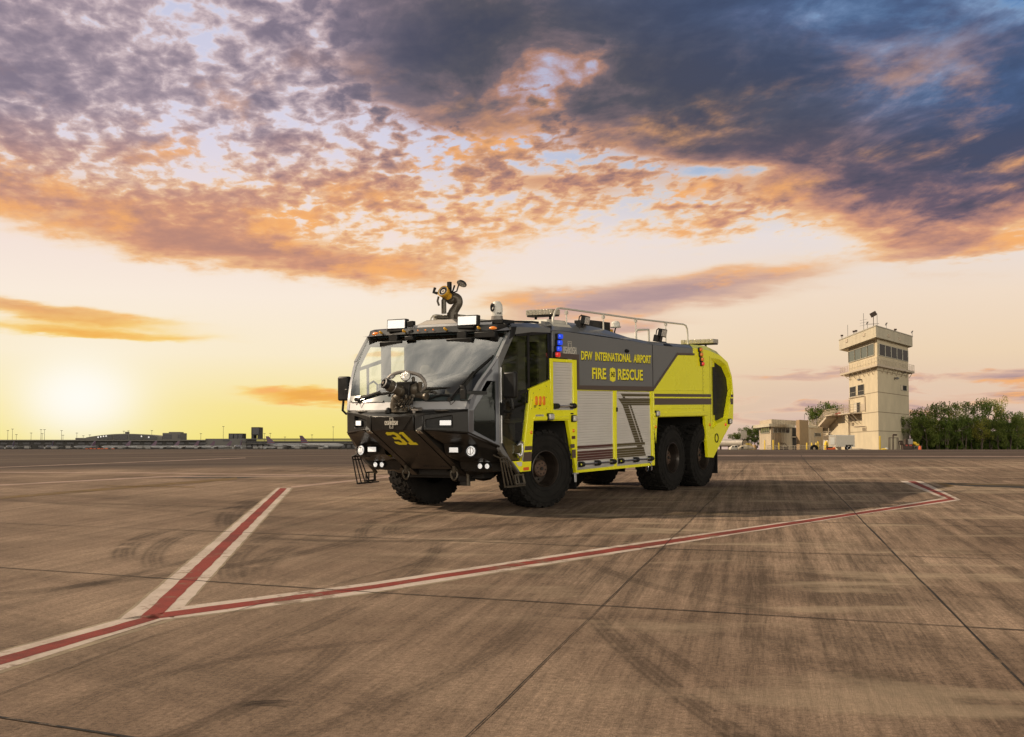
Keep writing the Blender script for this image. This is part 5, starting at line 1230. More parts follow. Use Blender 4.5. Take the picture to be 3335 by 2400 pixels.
# block-letter maker's logo
GL = {'O': [[(0, 0), (1, 0), (1, 1), (0, 1), (0, 0)]], 'S': [[(0, 0), (1, 0), (1, .5), (0, .5), (0, 1), (1, 1)]], 'H': [[(0, 0), (0, 1)], [(1, 0), (1, 1)], [(0, .5), (1, .5)]], 'K': [[(0, 0), (0, 1)], [(0, .45), (.45, .45), (1, 1)], [(.45, .5), (1, 0)]]}
def logo(M4, wd, mt):
    m = MB(); n = 7; cw = wd / n; th = cw * .26; hgt = cw * 1.45
    def seg(a, b_, th=th):
        a, b_ = Vector(a), Vector(b_); d = (b_ - a).normalized() * th / 2; p = Vector((-d.y, d.x)); a2, b2 = a - d, b_ + d
        P_ = [a2 + p, b2 + p, b2 - p, a2 - p]; m.hexa([M4 @ Vector((v_.x, v_.y, 0)) for v_ in P_] + [M4 @ Vector((v_.x, v_.y, .002)) for v_ in P_])
    for i, ch in enumerate('OSHKOSH'):
        for L in GL[ch]:
            for a, b_ in zip(L, L[1:]): seg(*[(-wd / 2 + cw * (i + .12 + .62 * q[0]), -hgt / 2 + hgt * q[1]) for q in (a, b_)])
    t2 = th * .36
    for sgn in (1, -1):
        for o_ in (0, 1):
            w_ = cw * (.95 - .35 * o_); h0, h1 = hgt * .72, hgt * (1.55 - .28 * o_)
            P_ = [(-w_, sgn * h0), (-w_, sgn * h1), (w_, sgn * h1), (w_, sgn * h0)]
            for a, b_ in zip(P_, P_[1:]): seg(a, b_, t2)
        seg((-cw * .95, sgn * hgt * .72), (-cw * .6, sgn * hgt * .72), t2); seg((cw * .95, sgn * hgt * .72), (cw * .6, sgn * hgt * .72), t2)
    part('maker_logo', m, mt, smooth=0)
M['logow'] = mat('logo_white', (.62, .58, .50), .5)
logo(sidemat(-.735, 2.775, 1, 1.502), .50, 'logow'); logo(sidemat(-.735, 2.775, -1, 1.502), .50, 'logow')

# ---- cab: windscreen, pillars, doors
ZS = [1.74, 1.90, 2.05, 2.25, 2.50, 2.75, 3.03]
def at_z(z, tab):
    for (z0, v0), (z1, v1) in zip(tab, tab[1:]):
        if z <= z1 + 1e-6: return v0 + (v1 - v0) * (z - z0) / (z1 - z0)
    return tab[-1][1]
XO = [(1.74, 2.21), (1.90, 2.16), (2.20, 1.985), (2.50, 1.74), (2.75, 1.54), (3.03, 1.30), (3.2, 1.1)]
HW = [(1.74, 1.24), (1.90, 1.263), (2.20, 1.355), (2.50, 1.466), (2.75, 1.497), (3.03, 1.507), (3.2, 1.5)]
def wsp(t_, z, out_=0., edge=0.):
    """windscreen surface; t_ in -1..1 across"""
    hw = at_z(z, HW) - edge; x = at_z(z, XO); k = .17
    return (x + k * (1 - abs(t_) ** 2.2) + out_, hw * t_, z)
NT_ = 20
ts = [-1 + 2 * i / NT_ for i in range(NT_ + 1)]
m = MB().grid([[wsp(t_, z) for t_ in ts] for z in [1.74, 1.80, 1.86, 1.875]]); part('front_band', m, 'silver', smooth=40)
zz2 = [1.875, 1.95, 2.05, 2.2, 2.35, 2.5, 2.65, 2.8, 2.95, 3.04]
gl = part('windscreen', MB().grid([[wsp(t_ * .985, z, .004) for t_ in ts] for z in zz2]), 'wind', smooth=60, recalc=False)
# dark printed border of the screen, inside the glass
m = MB()
def lowb(t_):
    a = abs(t_); return 1.995 if True else 0
def strip_ws(f0, f1, tt, out_):
    return [[wsp(t_, f0(t_), out_) for t_ in tt], [wsp(t_, f1(t_), out_) for t_ in tt]]
m.grid(strip_ws(lambda q: 1.876, lambda q: 1.985, [q * .985 for q in ts], .007))
m.grid(strip_ws(lambda q: 3.005, lambda q: 3.05, [q * .985 for q in ts], .006))
for s in (-1, 1):
    m.grid([[wsp(s * .985, z, .007), wsp(s * (.945 if z > 2.3 else .965), z, .007)] for z in zz2])
part('screen_border', m, 'frit', gl, smooth=60)
m = MB()
for a, b_ in ((-.93, -.30), (.36, .72), (.86, .99)): m.tube([wsp(a, 1.90, .012), wsp(a + .01, 1.876, .012), wsp((a + b_) / 2, 1.874, .012), wsp(b_ - .01, 1.876, .012), wsp(b_, 1.90, .012)], .008, 6)
part('screen_gasket', m, 'plastic', gl)
def qy(x): return 1.5 - (x - 1.67) * .48
for s in (1, -1):
    def qp(u_, v_, w_): return (u_ + w_ * .43, s * (qy(u_) + w_ * .9), v_)
    qo = [(2.215, 1.74), (2.165, 1.90), (1.985, 2.20), (1.745, 2.50), (1.67, 2.62), (1.67, 1.10), (2.215, 1.33)]
    qh = [(1.735, 2.19), (1.80, 2.19), (2.10, 1.74), (2.12, 1.70), (2.12, 1.39), (1.76, 1.20), (1.735, 1.22)]
    qf = MB().prism(qo, qp, -.04, .0, [qh]); part('corner_frame', qf, 'pillar', bev=.008)
    part('corner_window', MB().prism(qh, qp, -.028, -.022), 'cglass')
    m = MB()
    for i in range(4): a = .35 + i * .15; m.tube([qp(2.20 - .02 * i, 1.36, .004), qp(2.20 - .02 * i, 1.72, .004)], .004, 4)
    part('frame_groove', m, 'trim')
    # A pillar cap between screen and side
    pl = []
    for z in (1.74, 1.90, 2.05, 2.2, 2.35, 2.5, 2.65, 2.8, 2.95, 3.05):
        p = Vector(wsp(s, z)); q = Vector(wsp(s * .96, z, .006)); r_ = Vector((p.x - .06 if z < 2.5 else p.x - .10, p.y, z))
        if z < 2.5: r_ = Vector((p.x - .06, s * qy(min(p.x - .06, 2.2)), z))
        pl.append([q, p + Vector((.012, s * .006, 0)), r_ + Vector((0, s * .006, 0))])
    part('windscreen_pillar', MB().grid(pl), 'pillar', smooth=60)
    # side frame on the y = 1.5 plane
    cf = [(1.685, 1.07), (1.685, 2.60), (1.52, 2.80), (1.30, 3.06), (1.05, 3.115), (-.04, 3.15), (-.04, 3.06), (.60, 3.045), (1.16, 2.985), (1.20, 2.965), (1.60, 2.47), (1.625, 2.42), (1.625, 1.19), (1.61, 1.13), (1.33, .875), (1.28, .85), (.99, .85), (1.0, .80), (1.06, .67), (1.10, .67), (1.40, .80)]
    panel('side_frame', cf, 'grey', s * 1.44, s * 1.505)
    m = MB().hexa([(1.665, s * 1.42, 1.10), (1.40, s * 1.42, .82), (1.36, s * 1.42, .80), (1.64, s * 1.42, 1.06), (1.69, s * 1.51, 1.10), (1.42, s * 1.51, .80), (1.38, s * 1.51, .78), (1.67, s * 1.51, 1.06)])
    dgl = panel('front_door_window', [(1.60, 2.40), (1.60, 1.20), (1.31, .875), (1.0, .87), (.88, 1.27), (.755, 1.72), (.715, 2.06), (.70, 2.08), (.70, 3.03), (1.16, 2.975)], 'dglass', s * 1.470, s * 1.476, bev=0)
    panel('rear_cab_window', [(.675, 3.03), (.675, 2.09), (.0, 2.25), (-.02, 3.05)], 'dglass', s * 1.470, s * 1.476, bev=0)
    m = MB()
    for q in ([(.72, 2.09), (.655, 2.10), (.655, 3.05), (.72, 3.05)], [(1.62, 1.80), (.735, 2.03), (.735, 2.075), (1.62, 1.86)], [(1.62, 2.46), (1.615, 1.1), (1.575, 1.15), (1.575, 2.44)], [(.01, 2.24), (-.04, 2.24), (-.04, 3.07), (.03, 3.06)], [(1.1, 3.01), (.0, 3.075), (.0, 3.04), (1.1, 2.955)]): m.prism(q, side, s * 1.462, s * 1.482)
    m.prism([(.735, 1.83), (.70, 2.05), (.73, 2.05), (.765, 1.83)], side, s * 1.462, s * 1.484)
    m.prism([(1.63, 1.2), (1.31, .83), (1.31, .87), (1.61, 1.24)], side, s * 1.462, s * 1.484)
    part('door_rubber', m, 'plastic')
    dp = panel('door_kick_panel', [(1.60, 1.22), (1.31, .885), (1.0, .88), (.93, 1.10), (1.60, 1.32)], 'olive', s * 1.440, s * 1.462, bev=0)
    if s > 0:
        pass
    m = MB(); m.tube([(1.645, s * 1.515, 1.17), (1.645, s * 1.515, 2.42)], .012, 8)
    for k in range(24): m.box(1.632, 1.66, s * 1.503, s * 1.522, 1.18 + k * .052, 1.185 + k * .052)
    part('door_hinge', m, 'alu')
    # yellow cab corner behind the door
    panel('cab_rear_panel', [(.0, 2.235), (.70, 2.075), (.735, 1.83), (.87, 1.28), (.985, .86), (1.29, .86), (1.05, .672), (.70, .672), (.585, 1.525), (.0, 1.525)], 'yellow', s * 1.44, s * 1.508)
    panel('marker_plate', [(.62, 2.02), (.13, 2.14), (.13, 1.72), (.70, 1.72), (.66, 1.88)], 'yellow', s * 1.508, s * 1.513, bev=.003)
    m = MB()
    for x, z in ((.60, 2.0), (.15, 2.12), (.38, 2.06), (.15, 1.93), (.15, 1.74), (.40, 1.735), (.67, 1.735), (.64, 1.88)): m.cyl((x, s * 1.512, z), (x, s * 1.516, z), .009, n=8)
    part('rivet', m, 'trim')
    for q in ((.585, .505, 1.775, 1.79), (.585, .505, 1.755, 1.768), (.42, .35, 1.775, 1.79)): part('small_label', MB().box(q[0], q[1], s * 1.512, s * 1.515, q[2], q[3]), 'tshadow')
    m = MB()
    for a, b_, z0, z1 in ((.655, .90, 1.03, 1.10), (.67, .94, .84, 1.0)):
        m.prism([(a, z1), (a + .01, z0), (b_ + (.02 if z0 < 1 else 0.), z0), (b_ - .015, z1)], side, s * 1.507, s * 1.511)
    part('cab_stripe', m, 'trim')
    m = MB().prism([(1.19, .84), (1.0, .84), (1.0, .77), (1.10, .77)], side, s * 1.507, s * 1.512); part('warning_plate', m, 'white')
    part('side_reflector', MB().box(.95, .77, s * 1.507, s * 1.514, .69, .745), 'orange', bev=.003)
    part('kick_edge', MB().hexa([(.99, s * 1.507, .86), (.965, s * 1.507, .86), (.925, s * 1.507, 1.08), (.945, s * 1.507, 1.08), (.99, s * 1.513, .86), (.965, s * 1.513, .86), (.925, s * 1.513, 1.08), (.945, s * 1.513, 1.08)]), 'alu')
    # door handle
    m = MB(); m.tube([(1.05, s * 1.49, 1.16), (1.05, s * 1.55, 1.14), (1.06, s * 1.56, 1.04), (1.07, s * 1.55, .96), (1.07, s * 1.49, .94)], .016, 8)
    hd = part('door_handle', m, 'alu')
    m = MB(); m.prism([(1.16, 1.12), (1.06, 1.20), (.96, 1.17), (.96, 1.12)], side, s * 1.48, s * 1.53); part('handle_cup', m, 'chrome', hd, bev=.008); m = MB(); m.prism([(1.18, .99), (1.09, .90), (.99, .95), (.99, 1.0)], side, s * 1.48, s * 1.53); part('handle_cup', m, 'chrome', hd, bev=.008)
    # lights on the flank
    for x, z in ((.51, 1.87), (.38, 1.87), (.25, 1.87)): part('marker_light', MB().prism([(x + .032 * math.cos(a * math.pi / 8) , z + (.045 if math.sin(a * math.pi / 8) > 0 else -.045) + .034 * math.sin(a * math.pi / 8)) for a in range(16)], side, s * 1.513, s * 1.535), 'amber', bev=.006)
    def flank(nm, x, z, w_, h_, mt, hs='plastic', d=.05, base=1.505):
        hh_ = part(nm, MB().box(x - w_ / 2 - .012, x + w_ / 2 + .012, s * base, s * (base + d * .55), z - h_ / 2 - .012, z + h_ / 2 + .012), hs, bev=.01)
        part('lens', MB().box(x - w_ / 2, x + w_ / 2, s * (base + d * .3), s * (base + d), z - h_ / 2, z + h_ / 2), mt, hh_, bev=.018)
    for i, (x, z) in enumerate(((-.28, 3.005), (-.26, 2.895), (-.23, 2.785), (-.18, 2.68))): flank('warning_light', x, z, .125, .085, 'blue' if i < 3 else 'red', d=.09)
    for i, (x, z) in enumerate(((-6.53, 2.975), (-6.56, 2.87), (-6.60, 2.765), (-6.63, 2.67))): flank('warning_light', x, z, .10, .075, 'amber' if i < 3 else 'red', d=.07)
    for x, z in ((.05, 1.59), (-.81, 1.55), (-4.31, 1.61), (-8.16, 1.40)): flank('scene_light', x, z, .16 if x > -.5 else .125, .10, 'lampd', d=.07, base=1.508)
    for x, z in ((.68, 1.33), (-.82, 1.33), (-4.27, 1.34), (-7.05, 1.34), (-7.95, 1.33)): part('side_marker', MB().lathe([(0, .032), (.012, .030), (.02, .018), (.022, .001)], (x, s * 1.508, z), (0, s, 0), 14), 'amber' if x > -7.9 else 'red')
    part('small_label', MB().box(-.76, -.89, s * 1.505, s * 1.509, 1.18, 1.235), 'maroon'); part('small_label', MB().box(-.73, -.83, s * 1.505, s * 1.509, 1.625, 1.65), 'tshadow')
    part('fuel_cap', MB().lathe([(0, .10), (.012, .105), (.014, .085), (-.01, .075), (-.012, .01)], (-7.42, s * 1.505, 1.04), (0, s, 0), 24), 'plastic')
    part('camera_pod', MB().sphere((-2.38, 0, 0), 0.001) if False else MB().sphere((-3.02, s * 1.50, 2.835), .055, 1.6, .9, .7, 12), 'plastic')
    part('bracket', MB().box(-.86, -.94, s * 1.49, s * 1.50, .40, .565).box(-.82, -1.0, s * 1.47, s * 1.51, .545, .57), 'alu', bev=.004)
    part('hose_coil', MB().tube([(-3.95 + .09 * math.cos(a * .8), s * 1.40 + .01 * a, .55 + .09 * math.sin(a * .8)) for a in range(14)], .012, 6), 'chrome')
    text_obj('model_badge', 'STRIKER', .085, M['alu'], T, sidemat(.385, 1.595, s, 1.512), .004, .004, .9)
    # mirrors
    y_ = s * 1.72
    mr = empty('mirror'); mr.parent = T
    MB().box(1.63, 1.74, s * 1.60, s * 1.84, 1.91, 2.34).build('mirror_housing', M['plastic'], mr, bev=.03)
    MB().box(1.625, 1.63, s * 1.62, s * 1.82, 1.94, 2.31).build('mirror_glass', M['chrome'], mr)
    MB().box(1.66, 1.76, s * 1.58, s * 1.66, 1.92, 2.12).build('wide_mirror', M['plastic'], mr, bev=.015) if s < 0 else None
    m = MB(); m.tube([(1.69, s * 1.74, 1.91), (1.69, s * 1.76, 1.74), (1.67, s * 1.70, 1.68), (1.64, s * 1.52, 1.70)], .022, 8); m.tube([(1.69, s * 1.64, 1.91), (1.68, s * 1.60, 1.80), (1.64, s * 1.51, 1.78)], .018, 8); m.box(1.60, 1.68, s * 1.50, s * 1.58, 1.63, 1.84)
    m.build('mirror_arm', M['plastic'], mr)
    # folding steps
    stp = empty('folding_step'); stp.parent = T
    m = MB(); A_, B_, C2, D_ = Vector((1.72, s * 1.53, .93)), Vector((1.58, s * 1.53, .45)), Vector((1.50, s * 1.53, .93)), Vector((1.24, s * 1.53, .45))
    for i in range(4):
        p, q = A_.lerp(C2, i / 3), B_.lerp(D_, i / 3); m.tube([p, q], .013, 6)
    m.tube([A_, C2], .014, 6); m.tube([B_, D_], .016, 6); m.tube([A_.lerp(B_, .12), C2.lerp(D_, .12)], .012, 6); m.box(1.20, 1.56, s * 1.50, s * 1.56, .435, .46)
    m.tube([(1.72, s * 1.53, .93), (1.72, s * 1.40, .98)], .014, 6); m.tube([(1.50, s * 1.53, .93), (1.50, s * 1.42, .96)], .014, 6)
    m.build('ladder_frame', M['chassis' if s < 0 else 'gun'], stp)
    m = MB()
    for x in (1.06, 1.22): m.tube([(x + .06, s * 1.55, .62), (x, s * 1.55, .64), (x - .02, s * 1.57, .50), (x + .02, s * 1.57, .46)], .013, 6)
    m.tube([(1.02, s * 1.55, .63), (1.30, s * 1.55, .63)], .013, 6); m.tube([(1.00, s * 1.57, .48), (1.28, s * 1.57, .48)], .016, 6); m.tube([(1.30, s * 1.55, .63), (1.28, s * 1.57, .48)], .013, 6); m.tube([(1.04, s * 1.55, .63), (1.0, s * 1.57, .48)], .013, 6)
    m.box(.98, 1.30, s * 1.50, s * 1.57, .44, .46); m.build('lower_tread', M['chassis' if s < 0 else 'gun'], stp)
    m = MB().tube([(1.66, s * 1.47, 1.02), (1.36, s * 1.50, .84), (1.08, s * 1.49, .62)], .03, 8); part('sill_rail', m, 'gun')

for s in (1, -1):
    m = MB()
    for q in ([(1.75, 2.41), (1.0, 2.58), (1.0, 2.645), (1.75, 2.46)], [(.98, 2.05), (.98, 3.02), (.73, 3.02), (.73, 2.05)], [(1.41, 2.0), (1.41, 2.50), (1.385, 2.505), (1.385, 2.0)], [(.27, 2.1), (.27, 3.02), (.02, 3.02), (.02, 2.1)], [(1.35, 2.86), (1.35, 3.02), (.0, 3.04), (.0, 2.90)]): m.prism(q, side, s * 1.44, s * 1.40)
    part('inner_door_frame', m, 'seat')
# cab roof
m = MB(); sec = []
for x, zt_, yt_, zs_ in ((-.04, 3.235, 1.36, 3.14), (.5, 3.235, 1.36, 3.13), (1.05, 3.20, 1.38, 3.11), (1.28, 3.14, 1.42, 3.06), (1.44, 3.06, 1.30, 3.04)):
    sec.append([(x, -1.505, zs_), (x, -yt_, zt_ - .02), (x, -.7, zt_), (x, 0, zt_ + .01), (x, .7, zt_), (x, yt_, zt_ - .02), (x, 1.505, zs_)])
m.grid(sec); part('cab_roof', m, 'pillar', smooth=25)
m = MB().box(-.09, -.04, -1.50, 1.50, 3.05, 3.19); part('roof_gap', m, 'plastic')
for s in (1, -1): m = MB(); m.hexa([(-.25, s * 1.50, 3.10), (-.06, s * 1.50, 3.10), (-.06, s * 1.30, 3.24), (-.35, s * 1.30, 3.24), (-.25, s * 1.512, 3.12), (-.06, s * 1.512, 3.12), (-.06, s * 1.30, 3.28), (-.35, s * 1.30, 3.28)]); part('roof_shoulder', m, 'grey')
# visor bar across the top of the screen
m = MB(); vs = []
for i in range(NT_ + 1):
    t_ = ts[i]; xb = 1.30 + .17 * (1 - abs(t_) ** 2.2); yy = 1.45 * t_
    e_ = 1. if abs(t_) < .96 else .3
    vs.append([(xb + .02, yy, 3.03), (xb + .10 * e_, yy, 3.045), (xb + .02 * e_, yy * .985, 3.15), (xb - .10, yy * .975, 3.18), (xb - .14, yy, 3.10)])
m.grid(vs, True); part('visor_bar', m, 'black', bev=.004)
m = MB()
for i in range(3, NT_ - 1):
    pass
vs = []
for i in range(3, NT_ - 1):
    t_ = ts[i]; xb = 1.30 + .17 * (1 - abs(t_) ** 2.2) - .02; vs.append([(xb, 1.45 * t_, 3.155), (xb - .01, 1.45 * t_, 3.20), (xb - .08, 1.45 * t_, 3.20), (xb - .08, 1.45 * t_, 3.155)])
m.grid(vs, True); part('visor_strip', m, 'silver', smooth=20)
def vx(y): return 1.30 + .17 * (1 - abs(y / 1.45) ** 2.2)
for y in (-1.22, 1.22): part('marker_light', MB().sphere((vx(y) + .06, y, 3.085), .055, .5, 1.5, .62, 14), 'amber')
for y in (-.16, 0, .16): part('marker_light', MB().sphere((vx(y) + .09, y - .05, 3.10), .015, .6, 1.1, 1, 10), 'amber')
m = MB()
for y in (-1.05, -.5, .37, 1.0): m.cyl((vx(y) + .08, y, 3.09), (vx(y) + .13, y, 3.10), .02, n=8); m.sphere((vx(y) + .13, y, 3.11), .022, n=8)
part('washer_nozzle', m, 'gold')
for y in (-.74, .74):
    fl_ = empty('roof_floodlight'); fl_.parent = T; fl_.location = (vx(y) + .03, y, 3.235); fl_.rotation_euler = (0, R(-4), 0)
    MB().box(-.10, .0, -.205, .205, -.092, .092).build('lamp_housing', M['plastic'], fl_, bev=.012)
    MB().box(.0, .008, -.182, .182, -.072, .072).build('lens', M['lamp'], fl_)
    m = MB(); m.box(-.06, -.02, -.06, .06, -.22, -.09); m.box(-.10, .05, -.16, .16, -.13, -.10); m.build('lamp_bracket', M['plastic'], fl_)
# cameras and boxes hanging under the visor
m = MB()
for y, w_ in ((-.78, .25), (.66, .27)): m.hexa([(vx(y) + .13, y - w_, 2.84), (vx(y) + .13, y + w_ * .8, 2.84), (vx(y) + .02, y + w_ * .8, 2.84), (vx(y) + .02, y - w_, 2.84), (vx(y) + .15, y - w_, 2.93), (vx(y) + .15, y + w_ * .9, 2.93), (vx(y) + .02, y + w_, 2.96), (vx(y) + .02, y - w_ * .8, 2.96)]); m.box(vx(y) + .0, vx(y) + .1, y - .08, y + .10, 2.93, 3.06)
m.box(vx(1.1) + .02, vx(1.1) + .14, .92, 1.32, 2.93, 3.03); m.box(vx(1.2), vx(1.2) + .10, 1.18, 1.36, 2.86, 2.95)
part('visor_sensor', m, 'plastic', bev=.01)
m = MB(); m.box(vx(.45) + .02, vx(.45) + .14, -.47, -.30, 2.94, 3.01); m.box(vx(.5) + .03, vx(.5) + .10, -.42, -.34, 3.0, 3.12); m.box(vx(.5) - .08, vx(.5) + .02, -.50, -.385, 3.18, 3.28); part('forward_camera', m, 'plastic', bev=.012)
m = MB(); m.box(.90, 1.30, .82, 1.34, 3.17, 3.24); m.tube([(1.25, 1.30, 3.22), (1.28, 1.44, 3.10), (1.34, 1.49, 2.95)], .03, 6); m.tube([(.9, 1.28, 3.22), (.2, 1.28, 3.25), (.0, 1.28, 3.25)], .022, 6); m.hexa([(1.36, 1.44, 2.90), (1.36, 1.53, 2.90), (1.22, 1.53, 2.95), (1.22, 1.44, 2.95), (1.30, 1.42, 3.10), (1.30, 1.52, 3.10), (1.14, 1.53, 3.12), (1.14, 1.42, 3.12)]); part('camera_shelf', m, 'plastic', bev=.008)
fc = empty('thermal_camera'); fc.parent = T; fc.location = (1.05, 1.08, 3.24)
MB().lathe([(0, .105), (.03, .105), (.03, .098), (.075, .098), (.08, .09)], (0, 0, 0), (0, 0, 1), 24, True).build('camera_base', M['hose'], fc)
MB().lathe([(.075, .092), (.20, .098), (.27, .090), (.32, .060), (.335, .001)], (0, 0, 0), (0, 0, 1), 24).build('camera_dome', M['white'], fc)
MB().lathe([(0, .045), (.02, .046), (.022, .03), (.008, .02), (.008, .001)], (0, 0, 0), (0, 0, 1), 20).build('camera_lens', M['plastic'], fc)
ln_ = fc.children[-1]; ln_.location = (.082, -.03, .22); ln_.rotation_euler = (0, R(90), R(-12)); ln_.scale = (1.6, 1, 1)
text_obj('camera_logo', 'FLIR', .045, M['tshadow'], fc, Matrix.Translation((.055, .083, .115)) @ Matrix.Rotation(R(145), 4, 'Z') @ Matrix.Rotation(R(90), 4, 'X'), .002, .001)

# ---- cab interior
m = MB(); m.box(-.03, 1.6, -1.42, 1.42, 1.50, 1.56); m.box(1.2, 1.95, -1.15, 1.15, 1.20, 1.30); part('cab_floor', m, 'plastic')
m = MB(); m.hexa([(1.95, -1.15, 1.5), (1.95, 1.15, 1.5), (1.65, 1.3, 1.5), (1.65, -1.3, 1.5), (2.05, -1.15, 1.84), (2.05, 1.15, 1.84), (1.65, 1.3, 1.90), (1.65, -1.3, 1.90)]); part('dashboard', m, 'seat', bev=.02)
m = MB(); m.box(1.5, 1.75, -.95, -.55, 1.88, 2.12); m.box(1.55, 1.65, -1.0, -.86, 2.05, 2.2); m.box(1.62, 1.7, -.6, -.4, 1.95, 2.1); part('dash_display', m, 'plastic', bev=.02)
def seat(x, y):
    e = empty('cab_seat'); e.parent = T; e.location = (x, y, 1.56)
    MB().box(-.25, .28, -.25, .25, .30, .45).build('seat_cushion', M['seat'], e, bev=.05)
    MB().hexa([(-.26, -.25, .4), (-.10, -.25, .4), (-.10, .25, .4), (-.26, .25, .4), (-.42, -.24, 1.0), (-.28, -.24, 1.0), (-.28, .24, 1.0), (-.42, .24, 1.0)]).build('seat_back', M['seat'], e, bev=.05)
    MB().box(-.43, -.29, -.17, .17, 1.0, 1.24).build('headrest', M['seat'], e, bev=.05)
    MB().box(-.15, .15, -.15, .15, 0, .3).build('seat_base', M['plastic'], e)
for x, y in ((.85, 0.), (.55, -.85), (.55, .85)): seat(x, y)
m = MB().tube([(1.45 + .08 * math.sin(a * math.pi / 12), .20 * math.cos(a * math.pi / 12), 2.03 + .19 * math.sin(a * math.pi / 12)) for a in range(25)], .014, 6); m.tube([(1.46, 0, 2.03), (1.7, 0, 1.8)], .03, 8); m.tube([(1.45, -.2, 2.03), (1.45, .2, 2.03)], .012, 6); part('steering_wheel', m, 'plastic')
m = MB(); m.tube([(1.75, -1.15, 1.86), (1.75, -1.15, 2.18), (1.72, -1.05, 2.24), (1.70, -.98, 2.18), (1.70, -.98, 1.86)], .02, 8); part('grab_handle', m, 'plastic')
part('headliner', MB().box(0.0, 1.25, -1.40, 1.40, 3.0, 3.05), 'seat')

# ---- bumper and front end
xd = lambda y: 2.21 + .17 * (1 - (abs(y) / 1.24) ** 2.2)
m = MB(); rows = []
for y in yl(-1.24, 1.24, 20):
    a = abs(y); xf = 2.60 if a < .42 else 2.60 - (a - .42) / .82 * .39
    z_f = 1.655 if a < .44 else 1.655 + .065 * (a - .44) / .8
    rows.append([(xd(y) - .04, y, 1.742), (xd(y) + .02, y, 1.735), (xf - .015, y, z_f + .012), (xf, y, z_f - .01)])
m.grid(rows); part('bumper_deck', m, 'black', smooth=40)
for s in (1, -1):
    # upper outer panel with recessed lamp
    def up(u_, v_, w_): return (2.60 - (u_ - .42) / .82 * .39 + w_ * .90, s * (u_ + w_ * .43), v_)
    o_ = [(.455, 1.645), (1.24, 1.71), (1.24, 1.345), (.98, 1.36), (.72, 1.405), (.455, 1.405)]
    h_ = [(.60, 1.575), (.98, 1.64), (1.0, 1.63), (1.0, 1.45), (.98, 1.44), (.60, 1.45)]
    part('bumper_upper_panel', MB().prism(o_, up, -.05, .0, [h_]), 'black', bev=.008)
    part('lamp_recess', MB().prism(h_, up, -.075, -.05), 'plastic')
    lp = part('led_lamp', MB().prism([(.80, 1.565), (.99, 1.565), (.99, 1.475), (.80, 1.475)], up, -.05, -.02), 'plastic', bev=.006)
    part('lens', MB().prism([(.81, 1.56), (.98, 1.56), (.98, 1.48), (.81, 1.48)], up, -.02, -.008), 'lamp', lp, bev=.006)
    # sloping beam beside the centre wedge, groove either side
    def wp(y, k, h): return (2.60 - 1.1 * k + .514 * h, y, 1.405 - .66 * k - .857 * h)
    m = MB(); a, b_ = s * .445, s * .575
    m.hexa([wp(a, 0, 0), wp(b_, 0, 0), wp(b_, 0, -.10), wp(a, 0, -.10), wp(a, 1.22, 0), wp(b_, 1.22, 0), wp(b_, 1.22, -.12), wp(a, 1.22, -.12)])
    m.hexa([(2.60, a, 1.405), (2.555, b_, 1.405), (2.50, b_, 1.40), (2.50, a, 1.40), (2.60, a, 1.645), (2.555, b_, 1.645), (2.50, b_, 1.66), (2.50, a, 1.66)])
    part('bumper_beam', m, 'black', bev=.01)
    stk = part('warning_sticker', MB().hexa([wp(s * .455, .01, .003), wp(s * .555, .01, .003), wp(s * .555, .075, .003), wp(s * .455, .075, .003), wp(s * .455, .01, .006), wp(s * .555, .01, .006), wp(s * .555, .075, .006), wp(s * .455, .075, .006)]), 'clear')
    part('pictogram', MB().hexa([wp(s * .495, .02, .006), wp(s * .53, .02, .006), wp(s * .53, .065, .006), wp(s * .495, .065, .006), wp(s * .495, .02, .008), wp(s * .53, .02, .008), wp(s * .53, .065, .008), wp(s * .495, .065, .008)]), 'redl' if 'redl' in M else 'maroon', stk)
    # lower fairing
    RW = [[(2.555, .62, 1.395), (2.48, .76, 1.39), (2.36, .97, 1.35), (2.215, 1.24, 1.33)],
          [(2.30, .62, 1.27), (2.22, .76, 1.27), (2.12, .98, 1.24), (2.08, 1.245, 1.24)],
          [(2.03, .62, 1.165), (2.03, .78, 1.165), (1.985, .98, 1.15), (1.94, 1.255, 1.12)],
          [(1.96, .62, .985), (1.955, .78, .985), (1.91, .98, .955), (1.86, 1.25, .95)],
          [(1.72, .62, .90), (1.70, .80, .87), (1.66, .98, .86), (1.62, 1.27, .86)],
          [(1.56, .62, .86), (1.54, .80, .86), (1.52, .98, .85), (1.50, 1.24, .85)],
          [(1.50, .62, .74), (1.50, .80, .70), (1.47, .98, .69), (1.45, 1.22, .70)],
          [(1.30, .62, .62), (1.30, .80, .63), (1.25, .98, .66), (1.20, 1.20, .68)]]
    m = MB().grid([[(x, s * y, z) for x, y, z in r_] for r_ in RW])
    sd_ = [[(r_[3][0], s * r_[3][1], r_[3][2]), (max(1.0, r_[3][0] - .55 if i > 2 else 1.67), s * min(1.46, r_[3][1] + .2 if i < 3 else 1.38), r_[3][2] + (.0 if i > 2 else [-.22, -.14, -.06][i]))] for i, r_ in enumerate(RW)]
    m.grid(sd_); part('bumper_lower_fairing', m, 'black', smooth=12)
    m = MB().hexa([(2.56, s * .60, 1.40), (2.215, s * 1.245, 1.345), (1.68, s * 1.50, 1.10), (2.0, s * .6, 1.2), (2.565, s * .60, 1.425), (2.225, s * 1.25, 1.375), (1.68, s * 1.51, 1.13), (2.0, s * .6, 1.3)])
    part('bumper_shelf', m, 'black', bev=.006)
    # headlamp, LED bar, fog lamps
    hl = empty('headlight'); hl.parent = T; hl.location = (1.975, s * 1.13, 1.05); hl.rotation_euler = (0, R(84), s * R(8))
